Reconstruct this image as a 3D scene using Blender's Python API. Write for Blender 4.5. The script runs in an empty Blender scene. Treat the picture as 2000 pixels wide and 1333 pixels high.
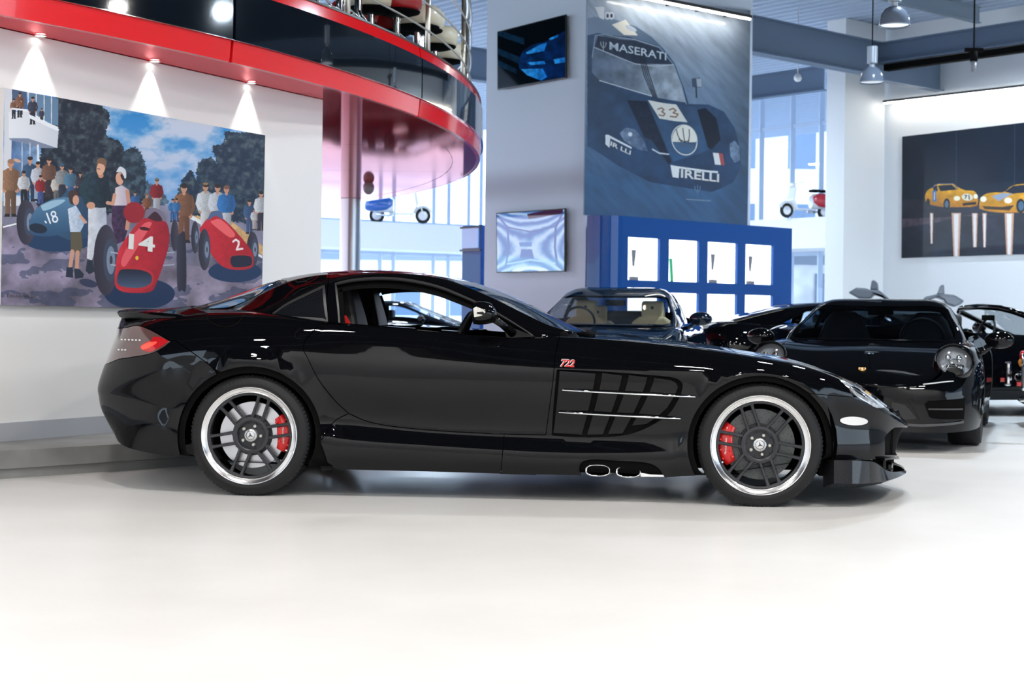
import bpy, bmesh, math, random
import numpy as np
from math import sin, cos, pi, radians, sqrt, atan2, hypot
from mathutils import Vector, Matrix, Euler
from mathutils.geometry import delaunay_2d_cdt
random.seed(4); np.random.seed(4)
SC = bpy.context.scene
COL = SC.collection

# ------------------------------------------------------------------ camera
F = 2950.0            # focal length in pixels of a 2000 px wide frame
HY = 620.0            # image row of the horizon on the optical axis
RHO = 0.0122          # small roll of the camera
H = 0.972             # lens height above the floor
cd = bpy.data.cameras.new('camera'); cam = bpy.data.objects.new('camera', cd); COL.objects.link(cam)
cam.location = (0, 0, H)
cam.rotation_euler = (Matrix.Rotation(pi/2, 3, 'X') @ Matrix.Rotation(RHO, 3, 'Z')).to_euler()
cd.sensor_width = 36; cd.lens = F/2000*36; cd.shift_y = -(666.5-HY)/2000
cd.clip_end = 400
cd.dof.use_dof = True; cd.dof.focus_distance = 8.0; cd.dof.aperture_fstop = 5.0
SC.camera = cam
# ------------------------------------------------------------------ world, lights, exposure
SC.view_settings.view_transform = 'Standard'; SC.view_settings.look = 'None'
SC.view_settings.gamma = 1.0; SC.view_settings.use_curve_mapping = False
SC.view_settings.exposure = 0.0
wd = bpy.data.worlds.new('sky'); SC.world = wd; wd.use_nodes = True
wn = wd.node_tree.nodes; wl = wd.node_tree.links
bg = wn['Background']; bg.inputs[1].default_value = 4.5
tc = wn.new('ShaderNodeTexCoord'); sx = wn.new('ShaderNodeSeparateXYZ'); cr = wn.new('ShaderNodeValToRGB')
wl.new(tc.outputs['Generated'], sx.inputs[0]); wl.new(sx.outputs['Z'], cr.inputs[0]); wl.new(cr.outputs[0], bg.inputs[0])
cr.color_ramp.elements[0].color = (0.72, 0.86, 1.0, 1); cr.color_ramp.elements[1].color = (0.42, 0.62, 1.0, 1)

def lamp(name, kind, loc, energy, color=(1, 1, 1), target=None, parent=None, **kw):
    d = bpy.data.lights.new(name, kind); d.energy = energy; d.color = color
    for k, v in kw.items(): setattr(d, k, v)
    o = bpy.data.objects.new(name, d); COL.objects.link(o); o.location = loc
    if target is not None:
        o.rotation_euler = (Vector(target)-Vector(loc)).to_track_quat('-Z', 'Y').to_euler()
    if parent: o.parent = parent
    return o
# the hall's own ceiling lamps (bodies of the lamps are built further down)
HALL_LAMPS = [(-1.6, 5.6), (1.9, 5.2), (-3.4, 2.0), (0.2, 1.6), (3.9, 2.2), (5.4, 6.4), (-0.2, -2.2), (4.2, -1.5), (-4.0, -1.6), (2.6, 11.0), (7.4, 10.6)]
LAMP_Z = 4.9
for i, (x, y) in enumerate(HALL_LAMPS):
    lamp('hall_lamp_light', 'AREA', (x, y, LAMP_Z-0.06), 107, (1.0, 0.965, 0.92), shape='DISK', size=0.42)

for x in (-9, -4.5, 0, 4.5, 9):  # added lamps behind the camera, brightening the wall the coupe's door reflects
    lamp('added_wall_light', 'AREA', (x, -7.0, 6.3), 150, (1, .97, .93), target=(x, -9, 3.4), shape='RECTANGLE', size=2.4, size_y=.2)
REAR_FILL_LAMPS = [(-8, 26), (-3, 30), (2.5, 24), (3, 33), (8, 20), (12, 15), (9.5, 27), (-2, 38), (4.6, 15.5), (-7, 36)]  # added fill lamps that brighten the rear hall with bluish light
for i, (x, y) in enumerate(REAR_FILL_LAMPS):
    lamp('rear_fill_light', 'AREA', (x, y, 6.0-0.06), 340, (0.72, 0.86, 1.0), shape='DISK', size=0.42)

# ------------------------------------------------------------------ pixel helpers (measured off the photograph, used to place real geometry)
cR, sR = cos(RHO), sin(RHO)
def ray(px, py):
    u, v = px-1000.0, HY-py
    return np.array([(u*cR-v*sR)/F, 1.0, (v*cR+u*sR)/F])
def atY(px, py, Y):
    r = ray(px, py); return Vector((r[0]*Y, Y, H+r[2]*Y))
def ground(px, py, z=0.0):
    r = ray(px, py); Y = (z-H)/r[2]; return Vector((r[0]*Y, Y, z))
def proj(P):
    P = np.asarray(P, float); a = P[..., 0]/P[..., 1]*F; b = (P[..., 2]-H)/P[..., 1]*F
    u = a*cR+b*sR; v = -a*sR+b*cR
    return np.stack([1000+u, HY-v], -1)
def onplane(px, py, p0, d):
    """point of the vertical plane through p0 along horizontal d that is seen at px,py"""
    r = ray(px, py); n = np.array([d[1], -d[0]]); Y = (n[0]*p0[0]+n[1]*p0[1])/(n[0]*r[0]+n[1])
    return Vector((r[0]*Y, Y, H+r[2]*Y))

# ------------------------------------------------------------------ materials
MATS = {}
def mat(name, col=(0.8, 0.8, 0.8), rough=0.5, metal=0.0, spec=0.5, coat=0.0, coat_rough=0.03, emit=None, estr=0.0, trans=0.0, ior=1.45, bump=0, bscale=50, var=0, vscale=5):
    if name in MATS: return MATS[name]
    m = bpy.data.materials.new(name); m.use_nodes = True; nt = m.node_tree; b = nt.nodes['Principled BSDF']
    b.inputs['Base Color'].default_value = (*col, 1); b.inputs['Roughness'].default_value = rough
    b.inputs['Metallic'].default_value = metal; b.inputs['Specular IOR Level'].default_value = spec
    b.inputs['Coat Weight'].default_value = coat; b.inputs['Coat Roughness'].default_value = coat_rough
    b.inputs['Transmission Weight'].default_value = trans; b.inputs['IOR'].default_value = ior
    if emit: b.inputs['Emission Color'].default_value = (*emit, 1); b.inputs['Emission Strength'].default_value = estr
    if bump or var:
        t = nt.nodes.new('ShaderNodeTexCoord')
    if bump:
        n = nt.nodes.new('ShaderNodeTexNoise'); n.inputs['Scale'].default_value = bscale; n.inputs['Detail'].default_value = 4
        bp = nt.nodes.new('ShaderNodeBump'); bp.inputs['Strength'].default_value = bump; bp.inputs['Distance'].default_value = 0.01
        nt.links.new(t.outputs['Object'], n.inputs['Vector']); nt.links.new(n.outputs[0], bp.inputs['Height']); nt.links.new(bp.outputs[0], b.inputs['Normal'])
    if var:
        n = nt.nodes.new('ShaderNodeTexNoise'); n.inputs['Scale'].default_value = vscale; n.inputs['Detail'].default_value = 5
        r = nt.nodes.new('ShaderNodeValToRGB')
        r.color_ramp.elements[0].color = (*[c*(1-var) for c in col], 1); r.color_ramp.elements[1].color = (*[min(1, c*(1+var)) for c in col], 1)
        r.color_ramp.elements[0].position = 0.35; r.color_ramp.elements[1].position = 0.65
        nt.links.new(t.outputs['Object'], n.inputs['Vector']); nt.links.new(n.outputs[0], r.inputs[0]); nt.links.new(r.outputs[0], b.inputs['Base Color'])
    MATS[name] = m; return m
def glassmat(name, tint=(0.9, 0.95, 1.0), refl=1.0, rough=0.0):
    """thin clear pane: tinted see-through plus Fresnel mirror"""
    if name in MATS: return MATS[name]
    m = bpy.data.materials.new(name); m.use_nodes = True; nt = m.node_tree; nt.nodes.remove(nt.nodes['Principled BSDF'])
    out = nt.nodes['Material Output']; mx = nt.nodes.new('ShaderNodeMixShader'); tr = nt.nodes.new('ShaderNodeBsdfTransparent')
    gl = nt.nodes.new('ShaderNodeBsdfGlossy'); fr = nt.nodes.new('ShaderNodeFresnel'); mu = nt.nodes.new('ShaderNodeMath'); mu.operation = 'MULTIPLY'
    tr.inputs[0].default_value = (*tint, 1); gl.inputs['Roughness'].default_value = rough; fr.inputs[0].default_value = 1.5; mu.inputs[1].default_value = refl
    nt.links.new(fr.outputs[0], mu.inputs[0]); nt.links.new(mu.outputs[0], mx.inputs[0]); nt.links.new(tr.outputs[0], mx.inputs[1]); nt.links.new(gl.outputs[0], mx.inputs[2])
    nt.links.new(mx.outputs[0], out.inputs[0]); MATS[name] = m; return m

PAINT = mat('black_paint', (0.002, 0.0022, 0.003), 0.35, 0, 0, .62, 0.015)
MATTE = mat('matte_black', (0.005, 0.005, 0.005), 0.8, 0, 0.04)
RUBBER = mat('rubber', (0.011, 0.011, 0.012), 0.55, 0, 0.35)
CHROME = mat('chrome', (0.82, 0.83, 0.85), 0.08, 1.0)
POLISH = mat('polished_rim', (0.86, 0.86, 0.87), 0.22, 1.0)
WHEELGREY = mat('wheel_grey', (0.035, 0.037, 0.042), 0.38, 0.3, 0.5)
RED = mat('caliper_red', (0.62, 0.008, 0.008), 0.3, 0, 0.5, 0.5)
DISCG = mat('disc_grey', (0.10, 0.11, 0.11), 0.45, 0.4)
DISCS = mat('disc_steel', (0.62, 0.63, 0.66), 0.3, 0.9)
LEATHER = mat('black_leather', (0.012, 0.012, 0.014), 0.5, 0, 0.4)
TAN = mat('tan_leather', (0.75, 0.60, 0.34), 0.5, 0, 0.4)
SMOKE = mat('smoked_glass', (0.006, 0.007, 0.009), 0.04, 0, 0.6, 1.0)
CLEAR = glassmat('clear_glass', (0.85, 0.9, 0.94))
SHIELD = glassmat('windscreen_glass', (0.35, 0.42, 0.5), 1.6)
WHITELENS = mat('white_lens', (0.75, 0.75, 0.74), 0.15, 0, 0.5, 1.0)
REDLENS = mat('red_lens', (0.45, 0.01, 0.015), 0.12, 0, 0.5, 1.0)
CARBON = mat('carbon', (0.010, 0.010, 0.012), 0.35, 0, 0.1, .7, var=0.5, vscale=180)

# ------------------------------------------------------------------ object helpers
def link_mesh(name, me, m, parent=None, loc=(0, 0, 0), rot=(0, 0, 0)):
    o = bpy.data.objects.new(name, me); COL.objects.link(o)
    if m is not None and not me.materials:
        for q in (m if isinstance(m, (list, tuple)) else [m]): me.materials.append(q)
    o.location = loc; o.rotation_euler = rot
    if parent: o.parent = parent
    return o
def pd(name, V, Fc, m, parent=None, smooth=False, loc=(0, 0, 0), rot=(0, 0, 0), mi=None):
    me = bpy.data.meshes.new(name); me.from_pydata([tuple(v) for v in V], [], [tuple(f) for f in Fc]); me.validate()
    if smooth: me.polygons.foreach_set('use_smooth', [True]*len(me.polygons))
    if mi is not None:
        for q in m: me.materials.append(q)
        me.polygons.foreach_set('material_index', mi)
    me.update(); return link_mesh(name, me, m, parent, loc, rot)
def tag(o, label=None, cat=None, group=None, kind=None):
    if label: o['label'] = label
    if cat: o['category'] = cat
    if group: o['group'] = group
    if kind: o['kind'] = kind
    return o
def empty(name, loc=(0, 0, 0), rz=0, label=None, cat=None, group=None):
    o = bpy.data.objects.new(name, None); COL.objects.link(o); o.location = loc; o.rotation_euler = (0, 0, rz); o.empty_display_size = 0.1
    return tag(o, label, cat, group)
def fan(n, s): return [(s+i) for i in range(n)]
class MB:
    def __init__(s): s.V = []; s.F = []
    def add(s, V, Fc):
        b = len(s.V); s.V += [tuple(v) for v in V]; s.F += [tuple(b+i for i in f) for f in Fc]; return s
    def box(s, x0, x1, y0, y1, z0, z1, M=None):
        V = [Vector((x, y, z)) for z in (z0, z1) for y in (y0, y1) for x in (x0, x1)]
        if M is not None: V = [M @ v for v in V]
        return s.add(V, [(0, 2, 3, 1), (4, 5, 7, 6), (0, 1, 5, 4), (2, 6, 7, 3), (0, 4, 6, 2), (1, 3, 7, 5)])
    def bar(s, a, b, w, h=None, up=(0, 0, 1)):
        a = Vector(a); b = Vector(b); d = (b-a); L = d.length; d.normalize(); u = Vector(up); x = d.cross(u)
        if x.length < 1e-4: x = d.cross(Vector((1, 0, 0)))
        x.normalize(); y = x.cross(d); h = h or w
        M = Matrix((( x.x, d.x, y.x, a.x), (x.y, d.y, y.y, a.y), (x.z, d.z, y.z, a.z), (0, 0, 0, 1)))
        return s.box(-w/2, w/2, 0, L, -h/2, h/2, M)
    def tube(s, pts, r, n=10, closed=False, cap=True):
        pts = [Vector(p) for p in pts]; N = len(pts); rr = r if isinstance(r, (list, tuple)) else [r]*N; V = []; Fc = []
        up = Vector((0, 0, 1)); prev = None
        for i, p in enumerate(pts):
            if closed: t = pts[(i+1) % N]-pts[i-1]
            else: t = pts[min(i+1, N-1)]-pts[max(i-1, 0)]
            t.normalize()
            if prev is None:
                a = t.cross(up)
                if a.length < 0.05: a = t.cross(Vector((1, 0, 0)))
            else: a = prev-t*prev.dot(t)
            a.normalize(); prev = a; b = t.cross(a)
            for k in range(n):
                w = 2*pi*k/n; V.append(p+(a*cos(w)+b*sin(w))*rr[i])
        for i in range(N if closed else N-1):
            for k in range(n):
                j = (i+1) % N; Fc.append((i*n+k, i*n+(k+1) % n, j*n+(k+1) % n, j*n+k))
        if cap and not closed: Fc.append(tuple(range(n))[::-1]); Fc.append(tuple((N-1)*n+k for k in range(n)))
        return s.add(V, Fc)
    def lathe(s, prof, n=32, M=None, axis='z', closed=False, a0=0, a1=2*pi):
        full = abs(a1-a0-2*pi) < 1e-6; m = len(prof); V = []; Fc = []; K = n if full else n+1
        for k in range(K):
            w = a0+(a1-a0)*k/n
            for r, h in prof:
                if axis == 'z': v = Vector((r*cos(w), r*sin(w), h))
                elif axis == 'y': v = Vector((r*cos(w), h, r*sin(w)))
                else: v = Vector((h, r*cos(w), r*sin(w)))
                V.append(M @ v if M is not None else v)
        for k in range(n):
            k2 = (k+1) % K
            for i in range(m-1 if not closed else m):
                j = (i+1) % m; Fc.append((k*m+i, k2*m+i, k2*m+j, k*m+j))
        return s.add(V, Fc)
    def ball(s, c, r, n=12, m=8):
        rx, ry, rz = r if isinstance(r, (tuple, list)) else (r, r, r)
        V = [(c[0], c[1], c[2]-rz)]; Fc = []
        for i in range(1, m):
            p = -pi/2+pi*i/m
            for k in range(n): V.append((c[0]+rx*cos(p)*cos(2*pi*k/n), c[1]+ry*cos(p)*sin(2*pi*k/n), c[2]+rz*sin(p)))
        V.append((c[0], c[1], c[2]+rz)); L = len(V)-1
        for k in range(n):
            Fc.append((0, 1+(k+1) % n, 1+k)); Fc.append((L, L-n+k, L-n+(k+1) % n))
            for i in range(m-2): a = 1+i*n; Fc.append((a+k, a+(k+1) % n, a+n+(k+1) % n, a+n+k))
        return s.add(V, Fc)
    def prism(s, poly, f0, f1):
        """poly: list of 2D points, f0/f1 map a 2D point to 3D"""
        n = len(poly); V = [f0(p) for p in poly]+[f1(p) for p in poly]
        return s.add(V, [tuple(range(n))[::-1], tuple(range(n, 2*n))]+[(i, (i+1) % n, n+(i+1) % n, n+i) for i in range(n)])
    def build(s, name, m, parent=None, smooth=False, bevel=0, segs=2, auto=None, loc=(0, 0, 0), rot=(0, 0, 0), recalc=True):
        o = pd(name, s.V, s.F, m, parent, smooth, loc, rot)
        if recalc:
            bm = bmesh.new(); bm.from_mesh(o.data); bmesh.ops.recalc_face_normals(bm, faces=bm.faces)
            if auto is not None:
                for e in bm.edges: e.smooth = e.calc_face_angle(0) < auto
            bm.to_mesh(o.data); bm.free()
        if bevel:
            md = o.modifiers.new('bevel', 'BEVEL'); md.width = bevel; md.segments = segs; md.limit_method = 'ANGLE'; md.angle_limit = radians(40)
        return o
AUTO = radians(35)
def text(body, size, m, M, name='lettering', parent=None, ext=0.002, shear=0, sx=1, align='CENTER', bold=0, space=1):
    c = bpy.data.curves.new(name, 'FONT'); c.body = body; c.size = size; c.extrude = ext; c.shear = shear; c.align_x = align; c.align_y = 'CENTER'; c.offset = bold; c.space_character = space
    c.resolution_u = 2; c.materials.append(m)
    t = bpy.data.objects.new(name, c); COL.objects.link(t)
    me = bpy.data.meshes.new_from_object(t.evaluated_get(bpy.context.evaluated_depsgraph_get())); bpy.data.objects.remove(t); bpy.data.curves.remove(c); me.name = name
    o = link_mesh(name, me, None, parent)
    if not me.materials: me.materials.append(m)
    o.matrix_local = M @ Matrix.Diagonal((sx, 1, 1, 1)); return o
def copy_tree(o, parent=None):
    c = o.copy(); COL.objects.link(c)
    if parent: c.parent = parent
    for ch in list(o.children): copy_tree(ch, c)
    return c

# ------------------------------------------------------------------ spline surfaces and panels cut out of them
class Nat:
    """natural cubic spline weights over knots, optionally broken at some knots"""
    def __init__(s, k, breaks=()):
        s.k = np.asarray(k, float); n = len(k); b = [0]+sorted(breaks)+[n-1]; s.M = np.zeros((n, 2, n))
        for i0, i1 in zip(b[:-1], b[1:]):
            kk = s.k[i0:i1+1]; m = len(kk); A = np.eye(m); B = np.zeros((m, m)); h = np.diff(kk)
            for i in range(1, m-1):
                A[i, i-1] = h[i-1]/6; A[i, i] = (h[i-1]+h[i])/3; A[i, i+1] = h[i]/6
                B[i, i-1] = 1/h[i-1]; B[i, i] = -1/h[i-1]-1/h[i]; B[i, i+1] = 1/h[i]
            MM = np.linalg.solve(A, B)
            for i in range(m):
                if i < m-1: s.M[i0+i, 1, i0:i1+1] = MM[i]      # as left end of an interval
                if i > 0: s.M[i0+i, 0, i0:i1+1] = MM[i]        # as right end
    def W(s, q):
        q = np.clip(np.asarray(q, float), s.k[0], s.k[-1]); n = len(s.k)
        i = np.clip(np.searchsorted(s.k, q, 'right')-1, 0, n-2); h = s.k[i+1]-s.k[i]; b = (q-s.k[i])/h; a = 1-b
        W = ((a**3-a)*h*h/6)[:, None]*s.M[i, 1]+((b**3-b)*h*h/6)[:, None]*s.M[i+1, 0]
        r = np.arange(len(q)); W[r, i] += a; W[r, i+1] += b; return W
class Surf:
    """P[j,i,3] control net through which the surface passes; s along j, t along i; both measured in metres"""
    def __init__(s, P, sb=(), tb=(), post=None, world=None):
        s.P = np.asarray(P, float); d = np.linalg.norm(np.diff(s.P, axis=0), axis=2).mean(1); e = np.linalg.norm(np.diff(s.P, axis=1), axis=2).mean(0)
        s.ks = np.r_[0, np.cumsum(np.maximum(d, .01))]; s.kt = np.r_[0, np.cumsum(np.maximum(e, .01))]
        s.S = Nat(s.ks, sb); s.T = Nat(s.kt, tb); s.post = post; s.world = world; s.g = None
    def ev(s, q):
        q = np.atleast_2d(q); R = np.einsum('mj,jic,mi->mc', s.S.W(q[:, 0]), s.P, s.T.W(q[:, 1]))
        return s.post(R) if s.post else R
    def nor(s, q):
        q = np.atleast_2d(q).copy(); e = 2e-3
        q[:, 0] = np.clip(q[:, 0], e, s.ks[-1]-e); q[:, 1] = np.clip(q[:, 1], e, s.kt[-1]-e)
        a = s.ev(q+[e, 0])-s.ev(q-[e, 0]); b = s.ev(q+[0, e])-s.ev(q-[0, e]); n = np.cross(a, b)
        return n/np.maximum(np.linalg.norm(n, axis=1), 1e-12)[:, None]
    def idx(s, j, i): return (np.interp(j, range(len(s.ks)), s.ks), np.interp(i, range(len(s.kt)), s.kt))
    def pix(s, pts, it=8):
        """surface parameters seen at photograph pixels"""
        if s.g is None:
            S_, T_ = np.meshgrid(np.linspace(0, s.ks[-1], 260), np.linspace(0, s.kt[-1], 90), indexing='ij'); s.g = np.c_[S_.ravel(), T_.ravel()]
            s.gp = proj(s.world(s.ev(s.g))); n = s.world(s.nor(s.g), True); v = s.world(s.ev(s.g))-[0, 0, H]; s.ok = (n*v).sum(1) < 0
        out = []
        for p in np.atleast_2d(pts).astype(float):
            d = ((s.gp-p)**2).sum(1)+np.where(s.ok, 0, 1e3); out.append(s.g[d.argmin()])
        q0 = np.array(out); q = q0.copy(); p = np.atleast_2d(pts).astype(float); f = lambda q: proj(s.world(s.ev(q))); e = 1e-3
        for _ in range(it):
            r = f(q)-p; a = (f(q+[e, 0])-f(q-[e, 0]))/2/e; b = (f(q+[0, e])-f(q-[0, e]))/2/e
            D = a[:, 0]*b[:, 1]-a[:, 1]*b[:, 0]; D = np.where(abs(D) < 1e2, 1e2*np.sign(D+1e-9), D)
            ds = -(r[:, 0]*b[:, 1]-r[:, 1]*b[:, 0])/D; dt = -(a[:, 0]*r[:, 1]-a[:, 1]*r[:, 0])/D
            L = np.maximum(1, np.hypot(ds, dt)/.05); q = q+np.c_[ds/L, dt/L]
            q[:, 0] = np.clip(q[:, 0], 0, s.ks[-1]); q[:, 1] = np.clip(q[:, 1], 0, s.kt[-1])
        bad = np.linalg.norm(f(q)-p, axis=1) > np.linalg.norm(f(q0)-p, axis=1)+.01
        q[bad] = q0[bad]; return q
def inpoly(q, poly):
    x, y = q[:, 0], q[:, 1]; r = np.zeros(len(q), bool); n = len(poly)
    for i in range(n):
        x0, y0 = poly[i-1]; x1, y1 = poly[i]
        if y0 == y1: continue
        c = ((y0 > y) != (y1 > y)) & (x < (x1-x0)*(y-y0)/(y1-y0)+x0); r ^= c
    return r
def resample(poly, h, smooth=False):
    out = []; n = len(poly)
    for i in range(n):
        a = np.array(poly[i]); b = np.array(poly[(i+1) % n]); m = max(1, int(np.ceil(np.linalg.norm(b-a)/h)))
        for k in range(m): out.append(a+(b-a)*k/m)
    return np.array(out)
def shrink(p, g):
    a = np.roll(p, 1, 0); b = np.roll(p, -1, 0); t1 = p-a; t2 = b-p
    t1 /= np.maximum(np.linalg.norm(t1, axis=1), 1e-9)[:, None]; t2 /= np.maximum(np.linalg.norm(t2, axis=1), 1e-9)[:, None]
    n = np.c_[-(t1+t2)[:, 1], (t1+t2)[:, 0]]; n /= np.maximum(np.linalg.norm(n, axis=1), 1e-9)[:, None]
    A = 0.5*np.sum(p[:, 0]*b[:, 1]-b[:, 0]*p[:, 1]); return p+n*g*(1 if A > 0 else -1)
def inset(surf, poly, g):
    q = shrink(resample(poly, .04), g); q[:, 1] = np.where(q[:, 1] > surf.kt[-1]-g-.02, surf.kt[-1]+.02, q[:, 1]); return q
def curvepts(pts, n=6):
    """Catmull-Rom through open point list (keeps ends)"""
    P = [np.array(p, float) for p in pts]; P = [2*P[0]-P[1]]+P+[2*P[-1]-P[-2]]; out = []
    for i in range(1, len(P)-2):
        for k in range(n):
            t = k/n; a, b, c, d = P[i-1:i+3]
            out.append(.5*((2*b)+(-a+c)*t+(2*a-5*b+4*c-d)*t*t+(-a+3*b-3*c+d)*t**3))
    out.append(P[-2]); return out
def panel(name, surf, outer, m, parent, holes=(), h=0.045, gap=0.002, rim=0.012, off=0.0, both=False, far=False, fix=None, label=None):
    """a body panel: the region `outer` of surf minus holes, edges folded inward. both: mirrored halves in one mesh; far: build the mirrored side"""
    loops = [shrink(resample(outer, h*.7), gap)]+[shrink(resample(q, h*.5), -gap) for q in holes]
    lo = loops[0].min(0); hi = loops[0].max(0); G = []
    for a, y in enumerate(np.arange(lo[1], hi[1], h*.87)):
        for x in np.arange(lo[0], hi[0], h): G.append((x+(h/2 if a % 2 else 0), y))
    G = np.array(G) if G else np.zeros((0, 2))
    if len(G):
        k = inpoly(G, loops[0])
        for q in loops[1:]: k &= ~inpoly(G, q)
        B = np.vstack(loops)
        G = G[k]; G = G[np.array([np.min(((B-g)**2).sum(1)) > (h*.42)**2 for g in G], bool)] if len(G) else G
    allp = np.vstack(loops+([G] if len(G) else [])); E = []; b = 0
    for q in loops: E += [(b+i, b+(i+1) % len(q)) for i in range(len(q))]; b += len(q)
    vs, es, fs, ov, oe, of = delaunay_2d_cdt([Vector(p) for p in allp], E, [], 0, 1e-6)
    vs = np.array([tuple(v) for v in vs]); fs = np.array([f[:3] for f in fs]); c = vs[fs].mean(1); k = inpoly(c, loops[0])
    for q in loops[1:]: k &= ~inpoly(c, q)
    fs = fs[k]
    P = surf.ev(vs); N = surf.nor(vs)
    if N[np.argmax(abs(N[:, 1]))][1] > 0 and P[:, 1].mean() < -.02: pass
    a = P[fs[:, 1]]-P[fs[:, 0]]; bb = P[fs[:, 2]]-P[fs[:, 0]]; fl = (np.cross(a, bb)*N[fs].mean(1)).sum(1) < 0
    fs[fl] = fs[fl][:, ::-1]
    P = P+N*off
    if both: P[abs(P[:, 1]) < .007, 1] = 0
    ec = {}
    for f in fs:
        for i in range(3): ec[(f[i], f[(i+1) % 3])] = 1
    be = [e for e in ec if (e[1], e[0]) not in ec]
    V = [tuple(p) for p in P]; NN = [tuple(n) for n in N]; FF = [tuple(int(i) for i in f) for f in fs]
    if rim:
        bi = {}; 
        for e in be:
            for i in e:
                if i not in bi:
                    bi[i] = len(V); V.append(tuple(P[i])); NN.append((0, 0, 0)); V.append(tuple(P[i]-N[i]*rim)); NN.append((0, 0, 0))
        edge_on_mid = lambda i: both and abs(P[i][1]) < 1e-4
        for e in be:
            if edge_on_mid(e[0]) and edge_on_mid(e[1]): continue
            a, b2 = bi[e[0]], bi[e[1]]; FF.append((b2, a, a+1, b2+1))
    V = np.array(V); NN = np.array(NN)
    if fix is not None: V = fix(V)
    if both:
        n = len(V); V2 = V*[1, -1, 1]; N2 = NN*[1, -1, 1]; V = np.vstack([V, V2]); NN = np.vstack([NN, N2]); FF = FF+[tuple(i+n for i in f[::-1]) for f in FF]
    elif far: V = V*[1, -1, 1]; NN = NN*[1, -1, 1]; FF = [f[::-1] for f in FF]
    me = bpy.data.meshes.new(name); me.from_pydata(V.tolist(), [], FF); me.polygons.foreach_set('use_smooth', [True]*len(me.polygons))
    me.update(); 
    if len(me.vertices) == len(NN): me.normals_split_custom_set_from_vertices(NN.tolist())
    o = link_mesh(name, me, m, parent)
    if label: o['label'] = label
    return o
# ================================================================== THE BLACK COUPE
CAR_TH = math.atan(.0787); CC, CS = cos(CAR_TH), sin(CAR_TH); CAR_O = np.array([0.0254, 8.880])
def l2w(P, vec=False):
    P = np.asarray(P, float); X = P[..., 0]*CC+P[..., 1]*CS; Y = -P[..., 0]*CS+P[..., 1]*CC
    if not vec: X = X+CAR_O[0]; Y = Y+CAR_O[1]
    return np.stack([X, Y, P[..., 2]], -1)
def p2l(px, py, w):
    """car-local point seen at px,py and lying w metres to the near side of the centre line"""
    r = ray(px, py); a = r[0]; y = -w; x = (a*(CAR_O[1]+CC*y)-CAR_O[0]-CS*y)/(CC+a*CS); Yw = CAR_O[1]-x*CS+y*CC
    return np.array([x, y, H+r[2]*Yw])
car = empty('sports_coupe', (CAR_O[0], CAR_O[1], 0), -CAR_TH, 'glossy black long-nosed coupe side-on, red brake calipers and 722 badge, on the white floor', 'car')

SPX = [250, 335, 415, 487, 560, 640, 780, 930, 1080, 1210, 1340, 1415, 1485, 1555, 1630, 1690, 1730]
W3 = [.83, .905, .935, .945, .94, .925, .905, .90, .905, .915, .93, .94, .945, .93, .88, .78, .64]
def row(tip, tipn, ys, ws, tw=.60, nw=.20, tdx=(-.105, -.075), zn=0, wj=None):
    P = [p2l(*tip, tw)]; 
    c = P[0]; R = [[c[0]+tdx[0], 0, c[2]], [c[0]+tdx[1], -.33*tw/.6, c[2]], c]
    for px, py, w in zip(SPX, ys, ws): R.append(p2l(px, py, w))
    n = p2l(*tipn, nw); R.append(n); R.append([n[0]+.025, 0, n[2]+zn]); return R
wd_ = lambda d: [w-d for w in W3]
yr1 = [876, 893, 903, 909, 913, 917, 921, 925, 929, 931, 935, 930, 920, 909, 899, 898, 897]
yr2 = [801, 826, 838, 844, 848, 853, 862, 872, 880, 884, 884, 878, 870, 864, 862, 862, 861]
yr2b = [782, 803, 814, 820, 822, 824, 838, 848, 853, 856, 852, 843, 838, 836, 838, 841, 843]
yr3 = [745, 745, 745, 745, 748, 752, 760, 765, 770, 775, 778, 775, 775, 778, 788, 800, 815]
yr4 = [692, 676, 668, 668, 672, 679, 687, 694, 701, 704, 708, 712, 717, 727, 745, 773, 800]
yr5 = [636, 622, 618, 620, 625, 632, 643, 653, 660, 668, 680, 689, 699, 711, 734, 764, 793]
R1 = row((228, 858), (1751, 893), yr1, wd_(.02))
R0 = [[p[0]+(.04 if i < 3 else (-.06 if i > 19 else 0)), p[1]*.80, p[2]-.012] for i, p in enumerate(R1)]
R2 = row((199, 795), (1757, 868), yr2, [w-.012 for w in W3])
wb = [w-.02 for w in W3]; wb[5:11] = [.895, .872, .868, .872, .885, .905]
R2b = row((197, 780), (1763, 848), yr2b, wb)
R3 = row((194.5, 757), (1773, 834), yr3, W3)
R4 = row((208, 708), (1767, 822), yr4, wd_(.012))
R5 = row((231, 640), (1758, 812), yr5, [.75, .80, .83, .845, .85, .85, .84, .825, .82, .81, .81, .815, .815, .80, .755, .66, .52], tw=.56)
R5b = []; R6 = []; R7 = []
dz6 = [.03, .03, .03, .03, .02, .0, 0, 0, .0, .004, .002, 0, -.002, 0, .003, .01, .01]
dz7 = [.04, .042, .05, .05, .04, .0, 0, 0, .03, .034, .026, .02, .016, .016, .02, .03, .03]
for i, p in enumerate(R5):
    k = min(max(i-3, 0), 16); x, y, z = p
    t = 0 if 3 <= i <= 19 else 1
    d6 = dz6[k]; d7 = dz7[k]
    if i < 3: d6, d7 = .05, .05
    if i > 19: d6, d7 = .01, .015
    R6.append([x+(.02, .03, .05)[i]*1 if i < 3 else x-(0 if i < 20 else .02), y*.58, z+d6]); R7.append([x+(.05, .08, .12)[i] if i < 3 else x-(0 if i < 20 else .035), 0, z+d7])
    R5b.append([x, y*.86, z+d6*.85+.008])
WR = p2l(487, 853, .93); WF = p2l(1485, 870, .93)
WHX = {'r': float(WR[0]), 'f': float(WF[0])}; WHZ = .322
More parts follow.
